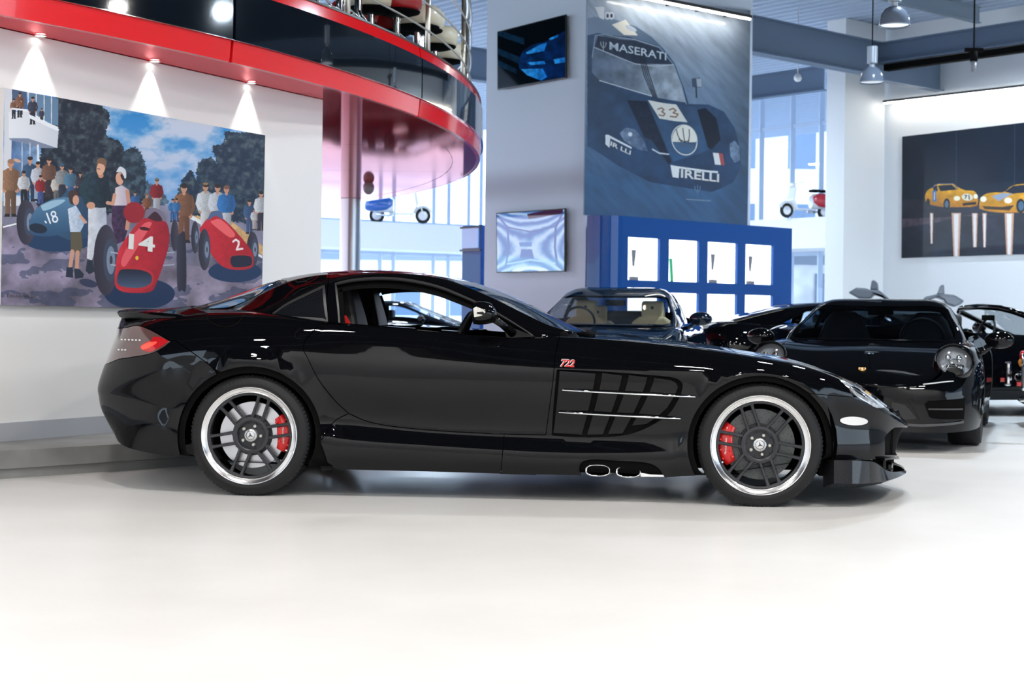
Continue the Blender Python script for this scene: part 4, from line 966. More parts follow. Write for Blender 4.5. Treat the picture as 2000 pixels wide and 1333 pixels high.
# carcass behind the face, face frame with openings
pl = [tuple(cB-PN1*.06)]+[tuple(cA-PN1*.06)]+[tuple(p) for p in arc]+[tuple(arc[-1]), tuple(cB-PN1*.8)]
MB().prism(pl, lambda p: (p[0], p[1], 0), lambda p: (p[0], p[1], top)).build('carcass', BLUE, cab, True, auto=AUTO)
NX = [(1228, 1290), (1308, 1367), (1384, 1442), (1458, 1512)]; NZ = []
for y0, y1 in ((463, 547), (570, 652), (676, 756)):
    NZ.append((on_face(1228, y0, c0, G1D, PN1, 0)[2], on_face(1228, y1, c0, G1D, PN1, 0)[2]))
TX = [(tl(a, c0, G1D), tl(b_, c0, G1D)) for a, b_ in NX]
def slab(name, ta, tb, za, zb, m, off=0, th=.05, par=cab, bevel=0):
    a = c0+G1D*ta+PN1*off; b2 = c0+G1D*tb+PN1*off; q = PN1*th
    V = [(*a, za), (*b2, za), (*b2, zb), (*a, zb)]; V += [(x-q[0], y-q[1], z) for x, y, z in V]
    return MB().add(V, [(0, 1, 2, 3), (7, 6, 5, 4), (0, 4, 5, 1), (1, 5, 6, 2), (2, 6, 7, 3), (3, 7, 4, 0)]).build(name, m, par, bevel=bevel)
edges = [tA]+[x for t in TX for x in t]+[tB]
for i in range(0, len(edges), 2): slab('stile', edges[i], edges[i+1], 0, top, BLUE)
zz = [top]+[z for a in NZ for z in a]+[0]
for ta, tb in TX:
    for i in range(0, len(zz), 2): slab('rail', ta, tb, zz[i+1], zz[i], BLUE)
NICHE = mat('niche_light', (1, 1, 1), .5, emit=(.93, .97, 1), estr=3.2)
k = 0
for r_, (zt, zb) in enumerate(NZ):
    for c_, (ta, tb) in enumerate(TX):
        nb = slab('niche_light', ta, tb, zb, zt, NICHE, -.052, .004)
        if r_ < 2:
            slab('display_stand', ta+.05, ta+.20, zb, zb+.05, mat('grey_stand', (.35, .36, .38), .4), -.045, .03, nb) if False else None
# small goods on the niche shelves
def nichething(c_, r_, name, label, cat, build):
    ta, tb = TX[c_]; zt, zb = NZ[r_]; p = c0+G1D*(ta+.09)-PN1*.022; e = empty(name, (p[0], p[1], zb), atan2(G1D[1], G1D[0]), label, cat, 'goods in the lit niches'); build(e, tb-ta, zt-zb); return e
GREYD = mat('goods_grey', (.22, .22, .24), .4); GREEN = mat('goods_green', (.05, .5, .2), .4)
def goods(e, w, h):
    MB().box(-.03, .13, -.018, .018, 0, .05).build('base', GREYD, e); MB().tube([(.05, 0, .05), (.04, 0, .22)], .006, 6).build('stem', GREYD, e)
    MB().add([(.02, -.004, .2), (.06, -.004, .2), (.095, -.004, .44), (.0, -.004, .44), (.02, .004, .2), (.06, .004, .2), (.095, .004, .44), (.0, .004, .44)], [(0, 1, 2, 3), (7, 6, 5, 4), (0, 4, 5, 1), (1, 5, 6, 2), (2, 6, 7, 3), (3, 7, 4, 0)]).build('blade', GREYD, e)
def bookg(e, w, h):
    MB().bar((.0, 0, 0), (-.03, 0, .34), .05, .02, (0, 1, 0)).build('cover', GREEN, e)
nichething(0, 0, 'trophy', 'slender grey trophy in the upper niche nearest the rounded end', 'trophy', goods)
nichething(1, 0, 'folder', 'green upright folder in the second upper niche', 'folder', bookg)
nichething(2, 0, 'trophy', 'slender grey trophy in the third upper niche', 'trophy', goods)
nichething(3, 0, 'trophy', 'slender grey trophy in the upper niche furthest from the pillar corner', 'trophy', goods)
# a second blue unit peeking out on the far side of the pillar
q = onplane(935, 440, (0, 25), (1, 0)); z2 = q[2]; bl2 = empty('blue_unit', (q[0], q[1], 0), .72, 'narrow glossy blue cabinet end peeking out behind the pillar, near the column', 'cabinet')
MB().box(-.03, .35, -.1, .4, 0, z2).build('carcass', BLUE, bl2, bevel=.02)
for z in (z2-.02, z2-.40, z2-1.0): MB().box(-.075, -.03, -.12, .40, z-.03, z).build('edge', mat('cab_edge', (.01, .02, .05), .2), bl2)
MB().box(-.06, -.03, -.06, .36, z2-.38, z2-.05).build('pane', mat('pane_blue', (.25, .5, .9), .1, coat=1), bl2)

# --- strip lights over the posters
LEDM = mat('led_strip', (1, 1, 1), .5, emit=(1, .96, .84), estr=32)
def strip(name, a, b, p0, d, n, off, label, nb=4):
    A = np.array(on_face(*a, p0, d, n, off)); B = np.array(on_face(*b, p0, d, n, off)); o = empty(name, A, 0, label, 'lamp'); B = B-A; A = A*0
    nn = np.array([n[0], n[1], 0])
    MB().bar(A+[0, 0, .045]-nn*.0, B+[0, 0, .045]-nn*.0, .09, .05).build('housing', mat('strip_housing', (.05, .05, .055), .4), o)
    MB().bar(A+[0, 0, .008], B+[0, 0, .010], .032, .022).build('led_bar', LEDM, o)
    for k in range(nb):
        p = A+(B-A)*(k+.5)/nb; MB().bar(p+[0, 0, .05], p-nn*off+[0, 0, .05], .02, .02).build('bracket', MATTE, o)
    return o
strip('strip_light', (1236, -6), (1465, 39), PC, G1D, PN1, .30, 'slim warm strip light across the top of the racing-car poster')

# --- right wall with column, canvas and strip light
Rp = onplane(1726, 400, (0, 32), (1, 0)); RP = np.array([Rp[0], Rp[1]]); RD = -G2D      # runs to the right and nearer
RNn = np.array([RD[1], -RD[0]]); RNn = RNn if RNn[1] < 0 else -RNn
wallseg('wall_right', RP, RP+RD*34, 0, CEIL_Z, .2 if np.dot(np.array([RD[1], -RD[0]]), RNn) < 0 else -.2)
strip('strip_light', (1727, 203), (2006, 171.5), RP, RD, RNn, .28, 'long strip light on the right-hand wall above the yellow-cars canvas', 6)
# column left of it
K0 = np.array(onplane(1648, 400, (0, 31), (1, 0))[:2]); tK = tl(1612, K0, G2D); tK2 = tl(1726, K0, G1D)
pts = [K0, K0+G1D*tK2, K0+G1D*tK2+G2D*(tK+3), K0+G2D*(tK)]
pts = [K0, K0+G1D*tK2, K0+G1D*tK2+G2D*tK, K0+G2D*tK]
o = MB().prism([tuple(p) for p in pts], lambda p: (p[0], p[1], 0), lambda p: (p[0], p[1], CEIL_Z)).build('wall_corner', WHITE); struct(o)

# --- glazed rear facades with a raised ledge, scooters on the ledge
FR = mat('window_frame', (.50, .60, .76), .4, 0); PANE = glassmat('window_pane', (.93, .97, 1), .5)
LED = mat('ledge_white', (.80, .80, .82), .6)
def facade(idx, p0, d, t0, t1, zl0, zl1, cols, rows, lower, nrm):
    """ledge box plus glazing 1.6 m behind it"""
    p0 = np.array(p0); a = p0+d*t0; b2 = p0+d*t1; bk = -nrm*1.6
    V = [(*a, zl0), (*b2, zl0), (*(b2+bk), zl0), (*(a+bk), zl0)]; V += [(x, y, zl1) for x, y, _ in V]
    o = MB().add(V, [(3, 2, 1, 0), (4, 5, 6, 7), (0, 1, 5, 4), (1, 2, 6, 5), (2, 3, 7, 6), (3, 0, 4, 7)]).build('wall_ledge', LED); struct(o)
    f = MB(); q0 = p0+bk*1.0
    def bar(ta, za, tb, zb, w=.13): A = q0+d*ta; B = q0+d*tb; f.bar((*A, za), (*B, zb), w, w)
    for t in cols: bar(t, 0, t, CEIL_Z+.3, .12)
    for z in rows: bar(t0, z, t1, z, .09)
    w = f.build('window_%d' % idx, FR); struct(w)
    A = q0+d*t0; B = q0+d*t1; pn = pd('pane', [(*A, 0), (*B, 0), (*B, CEIL_Z+.3), (*A, CEIL_Z+.3)], [(0, 1, 2, 3)], PANE, w)
    return w
LF0 = np.array(onplane(810, 437, (0, 47), (1, 0))[:2]); LFD = np.array([sin(1.0), cos(1.0)]); LFN = np.array([LFD[1], -LFD[0]])
zT = onplane(810, 437, LF0, LFD)[2]; zB = onplane(810, 489.5, LF0, LFD)[2]
tt = lambda px: tl(px, LF0-0*LFN, LFD)
facade(1, LF0, LFD, tt(560)-6, tt(1020)+4, zB, zT, [tt(x)+.4 for x in (640, 717, 768, 795, 875, 905, 945)]+[tt(590), tt(990)], [.3, zB-.05, zT+.12], True, LFN)
RF0 = np.array(onplane(1540, 427, (0, 37), (1, 0))[:2]); RFD = RD; RFN = RNn
zT2 = onplane(1540, 427, RF0, RFD)[2]; zB2 = onplane(1580, 485, RF0, RFD)[2]
tr = lambda px: tl(px, RF0, RFD)
facade(2, RF0, RFD, tr(1400)-3, tr(1612)+1.5, zB2, zT2, [tr(x)+.2 for x in (1395, 1455, 1511, 1601)]+[tr(1650)], [.3, zB2-.05, zT2+.06, onplane(1511, 251, RF0-RFN*1.6, RFD)[2]], True, RFN)
# buildings across the street
STONE = mat('stone_outside', (.85, .84, .82), .8, var=.35, vscale=.8, bump=.3, bscale=6); SLATE = mat('slate_roof', (.16, .20, .26), .6)
def outb(name, px, Y, w, d, h, roof, m, label, rz=0):
    q = onplane(px, 500, (0, Y), (1, 0)); e = empty(name, (q[0], q[1], 0), rz, label, 'building')
    MB().box(-w/2, w/2, 0, d, 0, h).build('wall', m, e)
    MB().prism([(-w/2-.4, h), (0, h+roof), (w/2+.4, h)], lambda p: (p[0], -.4, p[1]), lambda p: (p[0], d+.4, p[1])).build('roof', SLATE, e)
    for i in range(int(w/2.4)):
        for z in (1.0, 4.0, 7.0):
            if z+1.6 < h: x = -w/2+1.2+i*2.4; fr = MB().box(x-.55, x+.55, -.06, .0, z, z+1.6).build('window', mat('far_window', (.12, .18, .28), .1), e)
    return e
outb('stone_building', 1490, 60, 9.0, 6, 9.4, 5.5, STONE, 'pale stone gabled building outside the right-hand window')
outb('low_house', 1590, 52, 6, 5, 2.9, 1.2, STONE, 'low house with ribbed slate roof outside, right of the blue cabinet')
outb('street_building', 690, 66, 12, 6, 3.4, 1.0, mat('render_pale', (.7, .7, .72), .8), 'pale low building across the street left of the steel column')
outb('street_building', 880, 84, 15, 6, 2.9, .6, mat('render_blue', (.35, .45, .6), .8), 'blue-grey low building across the street behind the parked cars')

# --- roof steel, seen at the top right
BEAM = mat('beam_grey', (.15, .20, .28), .5, 0, .2); BEAML = mat('purlin_galvanised', (.30, .36, .42), .45, .3)
def ibeam(name, A, B, h, w, label, m=BEAM):
    A = Vector(A); B = Vector(B); o = empty(name, A, 0, label, 'beam'); B = B-A; A = Vector((0, 0, 0)); t = Vector((0, 0, 1))
    MB().bar(A-t*h/2, B-t*h/2, .02, h).build('web', m, o); MB().bar(A-t*.012, B-t*.012, w, .024).build('flange', m, o); MB().bar(A-t*(h-.012), B-t*(h-.012), w, .024).build('flange', m, o); return o
MJ = np.array(onplane(1714, 110, (0, 29.6), (1, 0)))
zt = onplane(1714, 84, MJ[:2], (1, 0))[2]; zb = onplane(1714, 150, MJ[:2], (1, 0))[2]; hb = zt-zb
lv = lambda p, z: (p[0], p[1], z)
J = MJ[:2]
ibeam('roof_beam', lv(J, zt), lv(J-G1D*9.0, zt), hb, .26, 'deep grey roof beam running from the poster pillar to the beam junction')
ibeam('roof_beam', lv(J, zt-.02), lv(J+RD*16, zt-.02), hb*.62, .24, 'deep grey roof beam sloping up to the right corner above a black cable tray')
ibeam('roof_beam', lv(J, zt-.10), lv(J+G1D*4.6, zt-.10), hb*.95, .22, 'short grey roof beam from the beam junction to the right-hand wall')
MB().bar(lv(J+RD*.2, zt-hb*.75), lv(J+RD*16, zt-hb*.75), .14, .10)
tag(MB().bar(lv(J+RD*.2-RNn*0, zt-hb*.78), lv(J+RD*16, zt-hb*.78), .16, .12).build('cable_tray', MATTE), 'black cable tray slung under the right-hand roof beam', 'tray')
H1 = np.array(onplane(1540, 160, (0, 34), (1, 0))); 
ibeam('roof_beam', lv(H1[:2]-RD*6, H1[2]+.25), lv(H1[:2]+RD*1.0, H1[2]+.25), -.0+.55, .2, 'blue-grey header beam over the tall window')
Bq = J+G2D*6
ibeam('roof_beam', lv(Bq-G1D*8, zt), lv(Bq+G1D*1.5, zt), hb, .24, 'second parallel roof beam further back, above the window header')
for k, (px, py) in enumerate(((1600, 45), (1865, 25))):
    q = onplane(px, py, (0, (26.5, 24.0)[k]), (1, 0)); p = np.array(q[:2]); z = CEIL_Z-.01
    o = ibeam('purlin', lv(p-G1D*8, z), lv(p+G1D*(5, 3)[k], z), .32, .10, ('light galvanised purlin under the corrugated deck, left one', 'light galvanised purlin behind the upper pendant lamp')[k], BEAML)
pn = [(-4, 13), (-6, 6), (0, 6.2), (0, 0)]
for i, (x, y) in enumerate(((0, 7.5), (0, 1.0), (0, -5))):
    ibeam('roof_beam', (-12, y, CEIL_Z-.44), (12, y, CEIL_Z-.44), .4, .2, ('grey roof beam crossing above the coupe', 'grey roof beam crossing above the photographer', 'grey roof beam crossing behind the photographer')[i])
# --- pendant lamps
LG = mat('lamp_aluminium', (.36, .40, .46), .3, .6); LGG = mat('lamp_prismatic', (.16, .20, .27), .15, .2, coat=1)
def pendant(loc, r, label, glow=1.2, body=True):
    e = empty('pendant_lamp', loc, 0, label, 'lamp')
    MB().lathe([(r, 0), (r*.97, r*.35), (r*.85, r*.75), (r*.6, r*1.08), (r*.3, r*1.25), (r*.22, r*1.27)], 32, None, 'z').build('shade', LGG, e, True)
    MB().lathe([(r, 0), (r*1.03, -r*.05), (r*1.03, r*.02)], 32, None, 'z').build('shade_rim', LG, e, True)
    MB().lathe([(0, r*.06), (r*.93, r*.06)], 24, None, 'z').build('lamp_glass', mat('lamp_glow%g' % glow, (1, 1, 1), .5, emit=(.8, .9, 1), estr=glow), e)
    if body: MB().lathe([(0, r*1.25), (r*.22, r*1.25), (r*.22, r*1.5), (r*.43, r*1.55), (r*.43, r*2.9), (0, r*2.9)], 20, None, 'z').build('ballast_housing', LG, e, True, auto=AUTO)
    MB().tube([(0, 0, r*1.2), (0, 0, CEIL_Z-loc[2])], .008, 6).build('suspension', MATTE, e)
    return e
a = onplane(1703, 161, (0, 18.5), (1, 0)); pendant(a, 24/2950*18.5, 'grey pendant lamp with ballast hanging in front of the beam junction', .45)
a = onplane(1747, 50, (0, 15), (1, 0)); pendant(a, 30/2950*15, 'clear domed pendant lamp cut by the top edge of the picture', .8)
a = onplane(1558, 152, (0, 30), (1, 0)); MBo = MB().ball((0, 0, 0), .08, 14, 10).tube([(0, 0, .07), (0, 0, CEIL_Z-a[2]+.03)], .012, 6); tag(MBo.build('globe_lamp', WHITELENS, None, True, loc=a), 'tiny round white lamp under the window header beam', 'lamp')
for i, (x, y) in enumerate(HALL_LAMPS+REAR_FILL_LAMPS):  # lamp bodies; those on the rear fill lights are added too
    e = empty('hall_and_fill_lamp', (x, y, LAMP_Z if i < len(HALL_LAMPS) else 6.0), 0, 'round hall lamp hanging above the photographer', 'lamp', 'hall lamps out of frame')
    MB().lathe([(.22, -.04), (.23, 0), (.20, .12), (.06, .2), (0, .2)], 24, None, 'z').build('shade', LG, e, True, recalc=False)
    MB().tube([(0, 0, .19), (0, 0, CEIL_Z-e.location[2]+.03)], .01, 6).build('suspension', MATTE, e)
for x in (-9, -4.5, 0, 4.5, 9):  # bodies for the added lamps that brighten the wall behind the camera
    e = empty('added_wall_lamp', (x, -7.0, 6.3), 0, 'long wall-washer lamp behind the photographer', 'lamp', 'wall washers out of frame')
    MB().box(-1.25, 1.25, -.02, .14, .02, .10).build('housing', MATTE, e); MB().tube([(0, .06, .1), (0, .06, .6)], .012, 6).build('suspension', MATTE, e)
# camera-like projector on the right wall
a = onplane(1902, 120, (0, 20), (1, 0)); e = empty('spot_projector', a, 0, 'small black spotlight hanging under the beams above the right-hand strip light', 'lamp')
MB().tube([(0, 0, .13), (0, 0, -.0)], .05, 12).build('body', MATTE, e, True); MB().tube([(0, 0, 0), (0, 0, -.14)], .035, 12).build('snout', GREYD, e, True); MB().bar((-.12, 0, .15), (.12, 0, .15), .05).build('bracket', MATTE, e); MB().tube([(0, 0, .15), (0, 0, CEIL_Z-a[2])], .012, 6).build('stem', MATTE, e)

# --- scooters on the ledges
def scooter(loc, rz, col, label, k=1.0):
    s = empty('scooter', loc, rz, label, 'scooter'); s.scale = (k, k, k)
    PM = mat('scooter_white', (.8, .8, .8), .25, coat=1); CM = mat('scooter_'+col, {'blue': (.005, .09, .38), 'red': (.55, .008, .02)}[col], .2, coat=1); SM = MATTE
    for x in (-.62, .66):
        w = MB(); w.lathe([(.13, -.035), (.165, -.045), (.205, -.04), (.22, 0), (.205, .04), (.165, .045), (.13, .035)], 28, Matrix.Translation((x, 0, .22)), 'y', True); wh = w.build('wheel', RUBBER, s, True)
        MB().lathe([(0, -.04), (.09, -.035), (.135, -.03), (.135, .03), (.09, .035), (0, .04)], 24, Matrix.Translation((x, 0, .22)), 'y').build('rim', mat('scooter_rim', (.7, .7, .72), .3, .3), wh, True, auto=AUTO)
    mb = MB(); rows = []
    def pod(name, st, m, n=16):
        V = []
        for x, yc, zc, ry, rz_ in st:
            for i in range(n): a = 2*pi*i/n; V.append((x, yc+ry*cos(a), zc+rz_*sin(a)))
        Fc = [(i*n+j, i*n+(j+1) % n, (i+1)*n+(j+1) % n, (i+1)*n+j) for i in range(len(st)-1) for j in range(n)]+[tuple(range(n))[::-1], tuple((len(st)-1)*n+j for j in range(n))]
        return MB().add(V, Fc).build(name, m, s, True, auto=radians(60))
    pod('rear_body', [(-.95, 0, .48, .06, .08), (-.88, 0, .50, .15, .17), (-.6, 0, .53, .20, .24), (-.3, 0, .52, .19, .23), (-.15, 0, .48, .13, .18)], PM)
    for sd in (-1, 1): pod('side_cowl', [(-.97, sd*.08, .46, .04, .06), (-.9, sd*.13, .50, .10, .16), (-.62, sd*.17, .54, .12, .22), (-.35, sd*.16, .56, .11, .20), (-.18, sd*.11, .56, .05, .10)], CM)
    MB().box(-.28, .40, -.16, .16, .24, .29).build('floorboard', PM, s, bevel=.02)
    MB().add([(.36, -.17, .27), (.36, .17, .27), (.50, .22, .55), (.50, -.22, .55), (.42, .20, .92), (.42, -.20, .92), (.40, -.17, .27), (.40, .17, .27), (.55, .20, .55), (.55, -.20, .55), (.47, .18, .92), (.47, -.18, .92)], [(0, 1, 2, 3), (3, 2, 4, 5), (7, 6, 9, 8), (8, 9, 11, 10), (5, 4, 10, 11), (0, 3, 9, 6), (3, 5, 11, 9), (2, 1, 7, 8), (4, 2, 8, 10)]).build('leg_shield', PM, s, bevel=.015)
    MB().tube([(.50, 0, .50), (.40, 0, 1.0)], .04, 10).build('steering_column', PM, s, True)
    MB().lathe([(.20, -.06), (.26, -.05), (.27, 0), (.26, .05), (.20, .06)], 20, Matrix.Translation((.66, 0, .24)), 'y', False, radians(20), radians(170)).build('mudguard', PM, s, True)
    MB().tube([(.62, -.06, .45), (.66, -.06, .22)], .02, 8).build('fork', PM, s)
    MB().tube([(.30, -.36, 1.05), (.38, -.2, 1.04), (.42, 0, 1.0), (.38, .2, 1.04), (.30, .36, 1.05)], .018, 8).build('handlebar', CHROME, s, True)
    MB().ball((.47, 0, 1.0), (.07, .09, .08)).build('headlamp', PM, s, True)
    for x in (-.30, -.66): MB().box(x-.15, x+.15, -.13, .13, .80, .88).build('seat', SM, s, bevel=.03)
    MB().tube([(-.62, -.14, .25), (-.3, -.16, .2), (-.15, -.16, .22)], .035, 8).build('exhaust', CHROME, s, True)
    MB().tube([(-.05, -.1, .25), (.05, -.16, 0)], .012, 6).build('stand', CHROME, s)
    return s
q = onplane(790, 437, LF0, LFD); scooter((q[0], q[1]-.0, zT+.0), .02, 'blue', 'vintage scooter with blue side cowls and white leg shield on the left-hand ledge', 1.12)
s_ = COL.objects['scooter']; s_.location = (*(np.array([q[0], q[1]])-LFN*.35), zT+.004)
q = onplane(1556, 427, RF0, RFD); s2_ = scooter((*(np.array([q[0], q[1]])-RFN*.35), zT2+.004), pi+.35, 'red', 'vintage scooter with red side cowls and white leg shield on the right-hand ledge', .82)
# ================================================================== PICTURES AND SCREENS (flat printed things, painted as generated pixels)
def vnoise(X, Y, s, seed, octv=4):
    rs = np.random.RandomState(seed); out = 0; amp = 1; tot = 0
    for o in range(octv):
        G = rs.rand(64, 64); x = X/s*(2**o); y = Y/s*(2**o); xi = np.floor(x).astype(int); yi = np.floor(y).astype(int); fx = x-xi; fy = y-yi
        fx = fx*fx*(3-2*fx); fy = fy*fy*(3-2*fy); g = lambda a, b: G[a % 64, b % 64]
        out = out+amp*((g(xi, yi)*(1-fx)+g(xi+1, yi)*fx)*(1-fy)+(g(xi, yi+1)*(1-fx)+g(xi+1, yi+1)*fx)*fy); tot += amp; amp *= .55
    return out/tot
class Art:
    def __init__(s, corners, nx, ny, ox, oy, k):
        """corners: world TL,TR,BR,BL; drawing units = (photo pixel - offset)*k"""
        c = [np.array(q, float) for q in corners]; s.c = c; s.nx, s.ny = nx, ny
        u, v = np.meshgrid((np.arange(nx)+.5)/nx, (np.arange(ny)+.5)/ny); u = u[..., None]; v = v[..., None]
        W = (c[0]*(1-u)+c[1]*u)*(1-v)+(c[3]*(1-u)+c[2]*u)*v; p = proj(W); s.X = (p[..., 0]-ox)*k; s.Y = (p[..., 1]-oy)*k; s.C = np.zeros((ny, nx, 3)); s.ox, s.oy, s.k = ox, oy, k
    def mask(s, pts):
        pts = np.array(pts, float); x0, y0 = pts.min(0); x1, y1 = pts.max(0); bb = (s.X >= x0) & (s.X <= x1) & (s.Y >= y0) & (s.Y <= y1); r = np.zeros(bb.shape, bool)
        if bb.any(): r[bb] = inpoly(np.c_[s.X[bb], s.Y[bb]], pts)
        return r
    def put(s, m, col, c2=None, ax=None, nz=0, ns=20, seed=1):
        if not m.any(): return
        c = np.array(col, float)/255
        if c2 is not None:
            A = (s.Y if ax is None or ax == 'y' else s.X)[m]; t = ((A-A.min())/max(np.ptp(A), 1e-6))[:, None]; c = c*(1-t)+np.array(c2)/255*t
        if nz: c = c*(1+nz*(vnoise(s.X[m], s.Y[m], ns, seed)-.5)[:, None]*2)
        s.C[m] = c
    def poly(s, pts, col, c2=None, ax=None, nz=0, ns=20, seed=1, smooth=False):
        if smooth: pts = curvepts(list(pts)+[pts[0]], 5)
        s.put(s.mask(pts), col, c2, ax, nz, ns, seed)
    def ell(s, cx, cy, rx, ry, col, rot=0, **k):
        a = radians(rot); dx = s.X-cx; dy = s.Y-cy; u = dx*cos(a)+dy*sin(a); v = -dx*sin(a)+dy*cos(a); s.put((u/rx)**2+(v/ry)**2 <= 1, col, **k)
    def line(s, pts, w, col):
        for a, b in zip(pts[:-1], pts[1:]):
            a = np.array(a, float); b = np.array(b, float); d = b-a; L = max(d@d, 1e-9); t = np.clip(((s.X-a[0])*d[0]+(s.Y-a[1])*d[1])/L, 0, 1)
            s.put((s.X-a[0]-t*d[0])**2+(s.Y-a[1]-t*d[1])**2 <= (w/2)**2, col)
    def tree(s, pts, seed, dark=(34, 44, 56), light=(84, 96, 98)):
        pts = np.array(curvepts(list(pts)+[pts[0]], 5)); n = vnoise(s.X, s.Y, 26, seed, 4); dx = (vnoise(s.X, s.Y, 9, seed+5, 3)-.5)*26; dy = (vnoise(s.X, s.Y, 9, seed+9, 3)-.5)*26
        r = inpoly(np.c_[(s.X+dx).ravel(), (s.Y+dy).ravel()], pts).reshape(s.X.shape); t = np.clip((n[r]-.35)*2.4, 0, 1)[:, None]**1.4; s.C[r] = (np.array(dark)*(1-t)+np.array(light)*t)/255
    def person(s, x, y, h, hair, top, leg, skin=(190, 140, 115), w=1.0, arm=None, face=0):
        u = h/7.6; q = lambda a, b: (x+a*u*w, y+b*u); arm = arm or top
        s.poly([q(-.75, 4), q(.75, 4), q(.7, 7.4), q(.1, 7.5), q(0, 4.8), q(-.1, 7.5), q(-.7, 7.4)], leg, tuple(int(c*.7) for c in leg), 'x')
        s.poly([q(-.7, 7.3), q(-.1, 7.3), q(-.1, 7.7), q(-.9, 7.7)], (40, 34, 34)); s.poly([q(.1, 7.3), q(.7, 7.3), q(.9, 7.7), q(.1, 7.7)], (40, 34, 34))
        s.line([q(-.95, 1.7), q(-1.25, 3.0), q(-.8, 4.1)], .48*u, arm); s.line([q(.95, 1.7), q(1.25, 3.0), q(.85, 4.1)], .48*u, tuple(int(c*.8) for c in arm))
        s.ell(*q(-.8, 4.2), .25*u, .28*u, skin); s.ell(*q(.85, 4.2), .25*u, .28*u, skin)
        s.poly([q(-1.05, 1.6), q(-.4, 1.15), q(.4, 1.15), q(1.05, 1.6), q(.85, 4.15), q(-.85, 4.15)], top, tuple(int(c*.7) for c in top), 'x', nz=.15, ns=6)
        s.line([q(0, .9), q(0, 1.3)], .4*u, skin); s.ell(*q(0, .55), .42*u, .55*u, skin); s.ell(*q(.05, .25), .47*u, .32*u, hair)
    def racer(s, pts, col, hi, noz, num):
        s.poly(pts, col, hi, 'x', smooth=True)
    def build(s, name, m_rough, parent, coat=0.0, emit=0.0, spec=.3, off=0, mname=None):
        img = bpy.data.images.new(name+'_pixels', s.nx, s.ny); A = np.ones((s.ny, s.nx, 4), np.float32); A[..., :3] = np.clip(s.C, 0, 1)[::-1]; img.pixels.foreach_set(A.ravel()); img.update(); img.pack()
        m = bpy.data.materials.new(mname or name+'_print'); m.use_nodes = True; nt = m.node_tree; b = nt.nodes['Principled BSDF']; t = nt.nodes.new('ShaderNodeTexImage'); t.image = img; t.extension = 'EXTEND'
        nt.links.new(t.outputs[0], b.inputs['Base Color']); b.inputs['Roughness'].default_value = m_rough; b.inputs['Coat Weight'].default_value = coat; b.inputs['Specular IOR Level'].default_value = spec
        if emit: nt.links.new(t.outputs[0], b.inputs['Emission Color']); b.inputs['Emission Strength'].default_value = emit; b.inputs['Base Color'].default_value = (0, 0, 0, 1); nt.links.remove(b.inputs['Base Color'].links[0])
        me = bpy.data.meshes.new(name); me.from_pydata([tuple(q) for q in s.c], [], [(0, 3, 2, 1)]); uv = me.uv_layers.new(name='uv')
        for li, co in zip(range(4), ((0, 1), (0, 0), (1, 0), (1, 1))): uv.data[li].uv = co
        return link_mesh(name, me, m, parent)
def hangpic(name, label, cat, corners, p0, d, n, th, side_m, gap=.012):
    """board: returns (thing, world corners of its face)"""
    c = [np.array(on_face(x, y, p0, d, n, th+gap)) for x, y in corners]; nn = np.array([n[0], n[1], 0])*th
    o = empty(name, c[3], 0, label, cat); L = [q-c[3] for q in c]
    V = [q-nn*.03 for q in L]+[q-nn for q in L]; mb = MB(); mb.add(V, [(0, 1, 2, 3), (7, 6, 5, 4), (0, 4, 5, 1), (1, 5, 6, 2), (2, 6, 7, 3), (3, 7, 4, 0)]); mb.build('board', side_m, o)
    return o, c
def text_between(body, a, b, plane, m, parent, ratio=None, ext=.001, name='lettering', bold=0):
    p0, d, n, off = plane; A = np.array(on_face(*a, p0, d, n, off)); B = np.array(on_face(*b, p0, d, n, off)); x = B-A; L = np.linalg.norm(x); x /= L; nn = np.array([n[0], n[1], 0.]); y = np.cross(nn, x)
    M = Matrix(((x[0], y[0], nn[0], (A[0]+B[0])/2), (x[1], y[1], nn[1], (A[1]+B[1])/2), (x[2], y[2], nn[2], (A[2]+B[2])/2), (0, 0, 0, 1)))
    o = text(body, 1.0, m, Matrix.Identity(4), name, None, 0, bold=bold); w = o.dimensions.x or 1; k = L/w; h = ratio*L if ratio else k
    o.data.transform(Matrix.Diagonal((k, h, 1, 1))); o.matrix_local = Matrix.Translation(-parent.location) @ M; o.parent = parent; return o
INKW = mat('ink_white', (.75, .75, .73), .5); INKK = mat('ink_dark', (.03, .03, .04), .5); INKP = mat('ink_pale_blue', (.45, .55, .66), .5)
CANV = mat('canvas_edge', (.7, .7, .7), .7)
# ---------------------------------------------------------------- the large canvas of the grand prix grid
pic, c = hangpic('grand_prix_canvas', 'painted canvas of racing cars 18, 14 and 2 on the white wall', 'painting', ((8.6, 171.5), (518, 264.5), (511, 607), (1.2, 596)), W0p, WD, WN, .045, CANV)
a = Art(c, 1150, 860, 0, 160, 2.898)
X, Y = a.X, a.Y; full = np.ones(X.shape, bool)
sk = vnoise(X, Y*1.6, 190, 3, 5); t = np.clip((sk-.42)*4.2, 0, 1)[..., None]; g = np.clip((Y-150)/550, 0, 1)[..., None]
a.C[:] = (np.array([38, 130, 200])*(1-g)+np.array([120, 165, 215])*g)/255*(1-t)+(np.array([196, 205, 222])*(1-g)+np.array([170, 190, 222])*g)/255*t
gr = Y > 690+(X-700)*.02; a.put(gr, (128, 128, 150), (112, 108, 128), 'y', .28, 130, 8)
a.poly([(0, 800), (560, 960), (1565, 1110), (1565, 1333), (0, 1333)], (126, 118, 140), (140, 130, 150), 'x', .45, 120, 12)
sh = vnoise(X*.7+Y*.6, Y*1.5-X*.3, 110, 21, 4); m = (Y > 860) & (sh > .54); a.C[m] = a.C[m]*.55+np.array([50, 70, 110])/255*.32
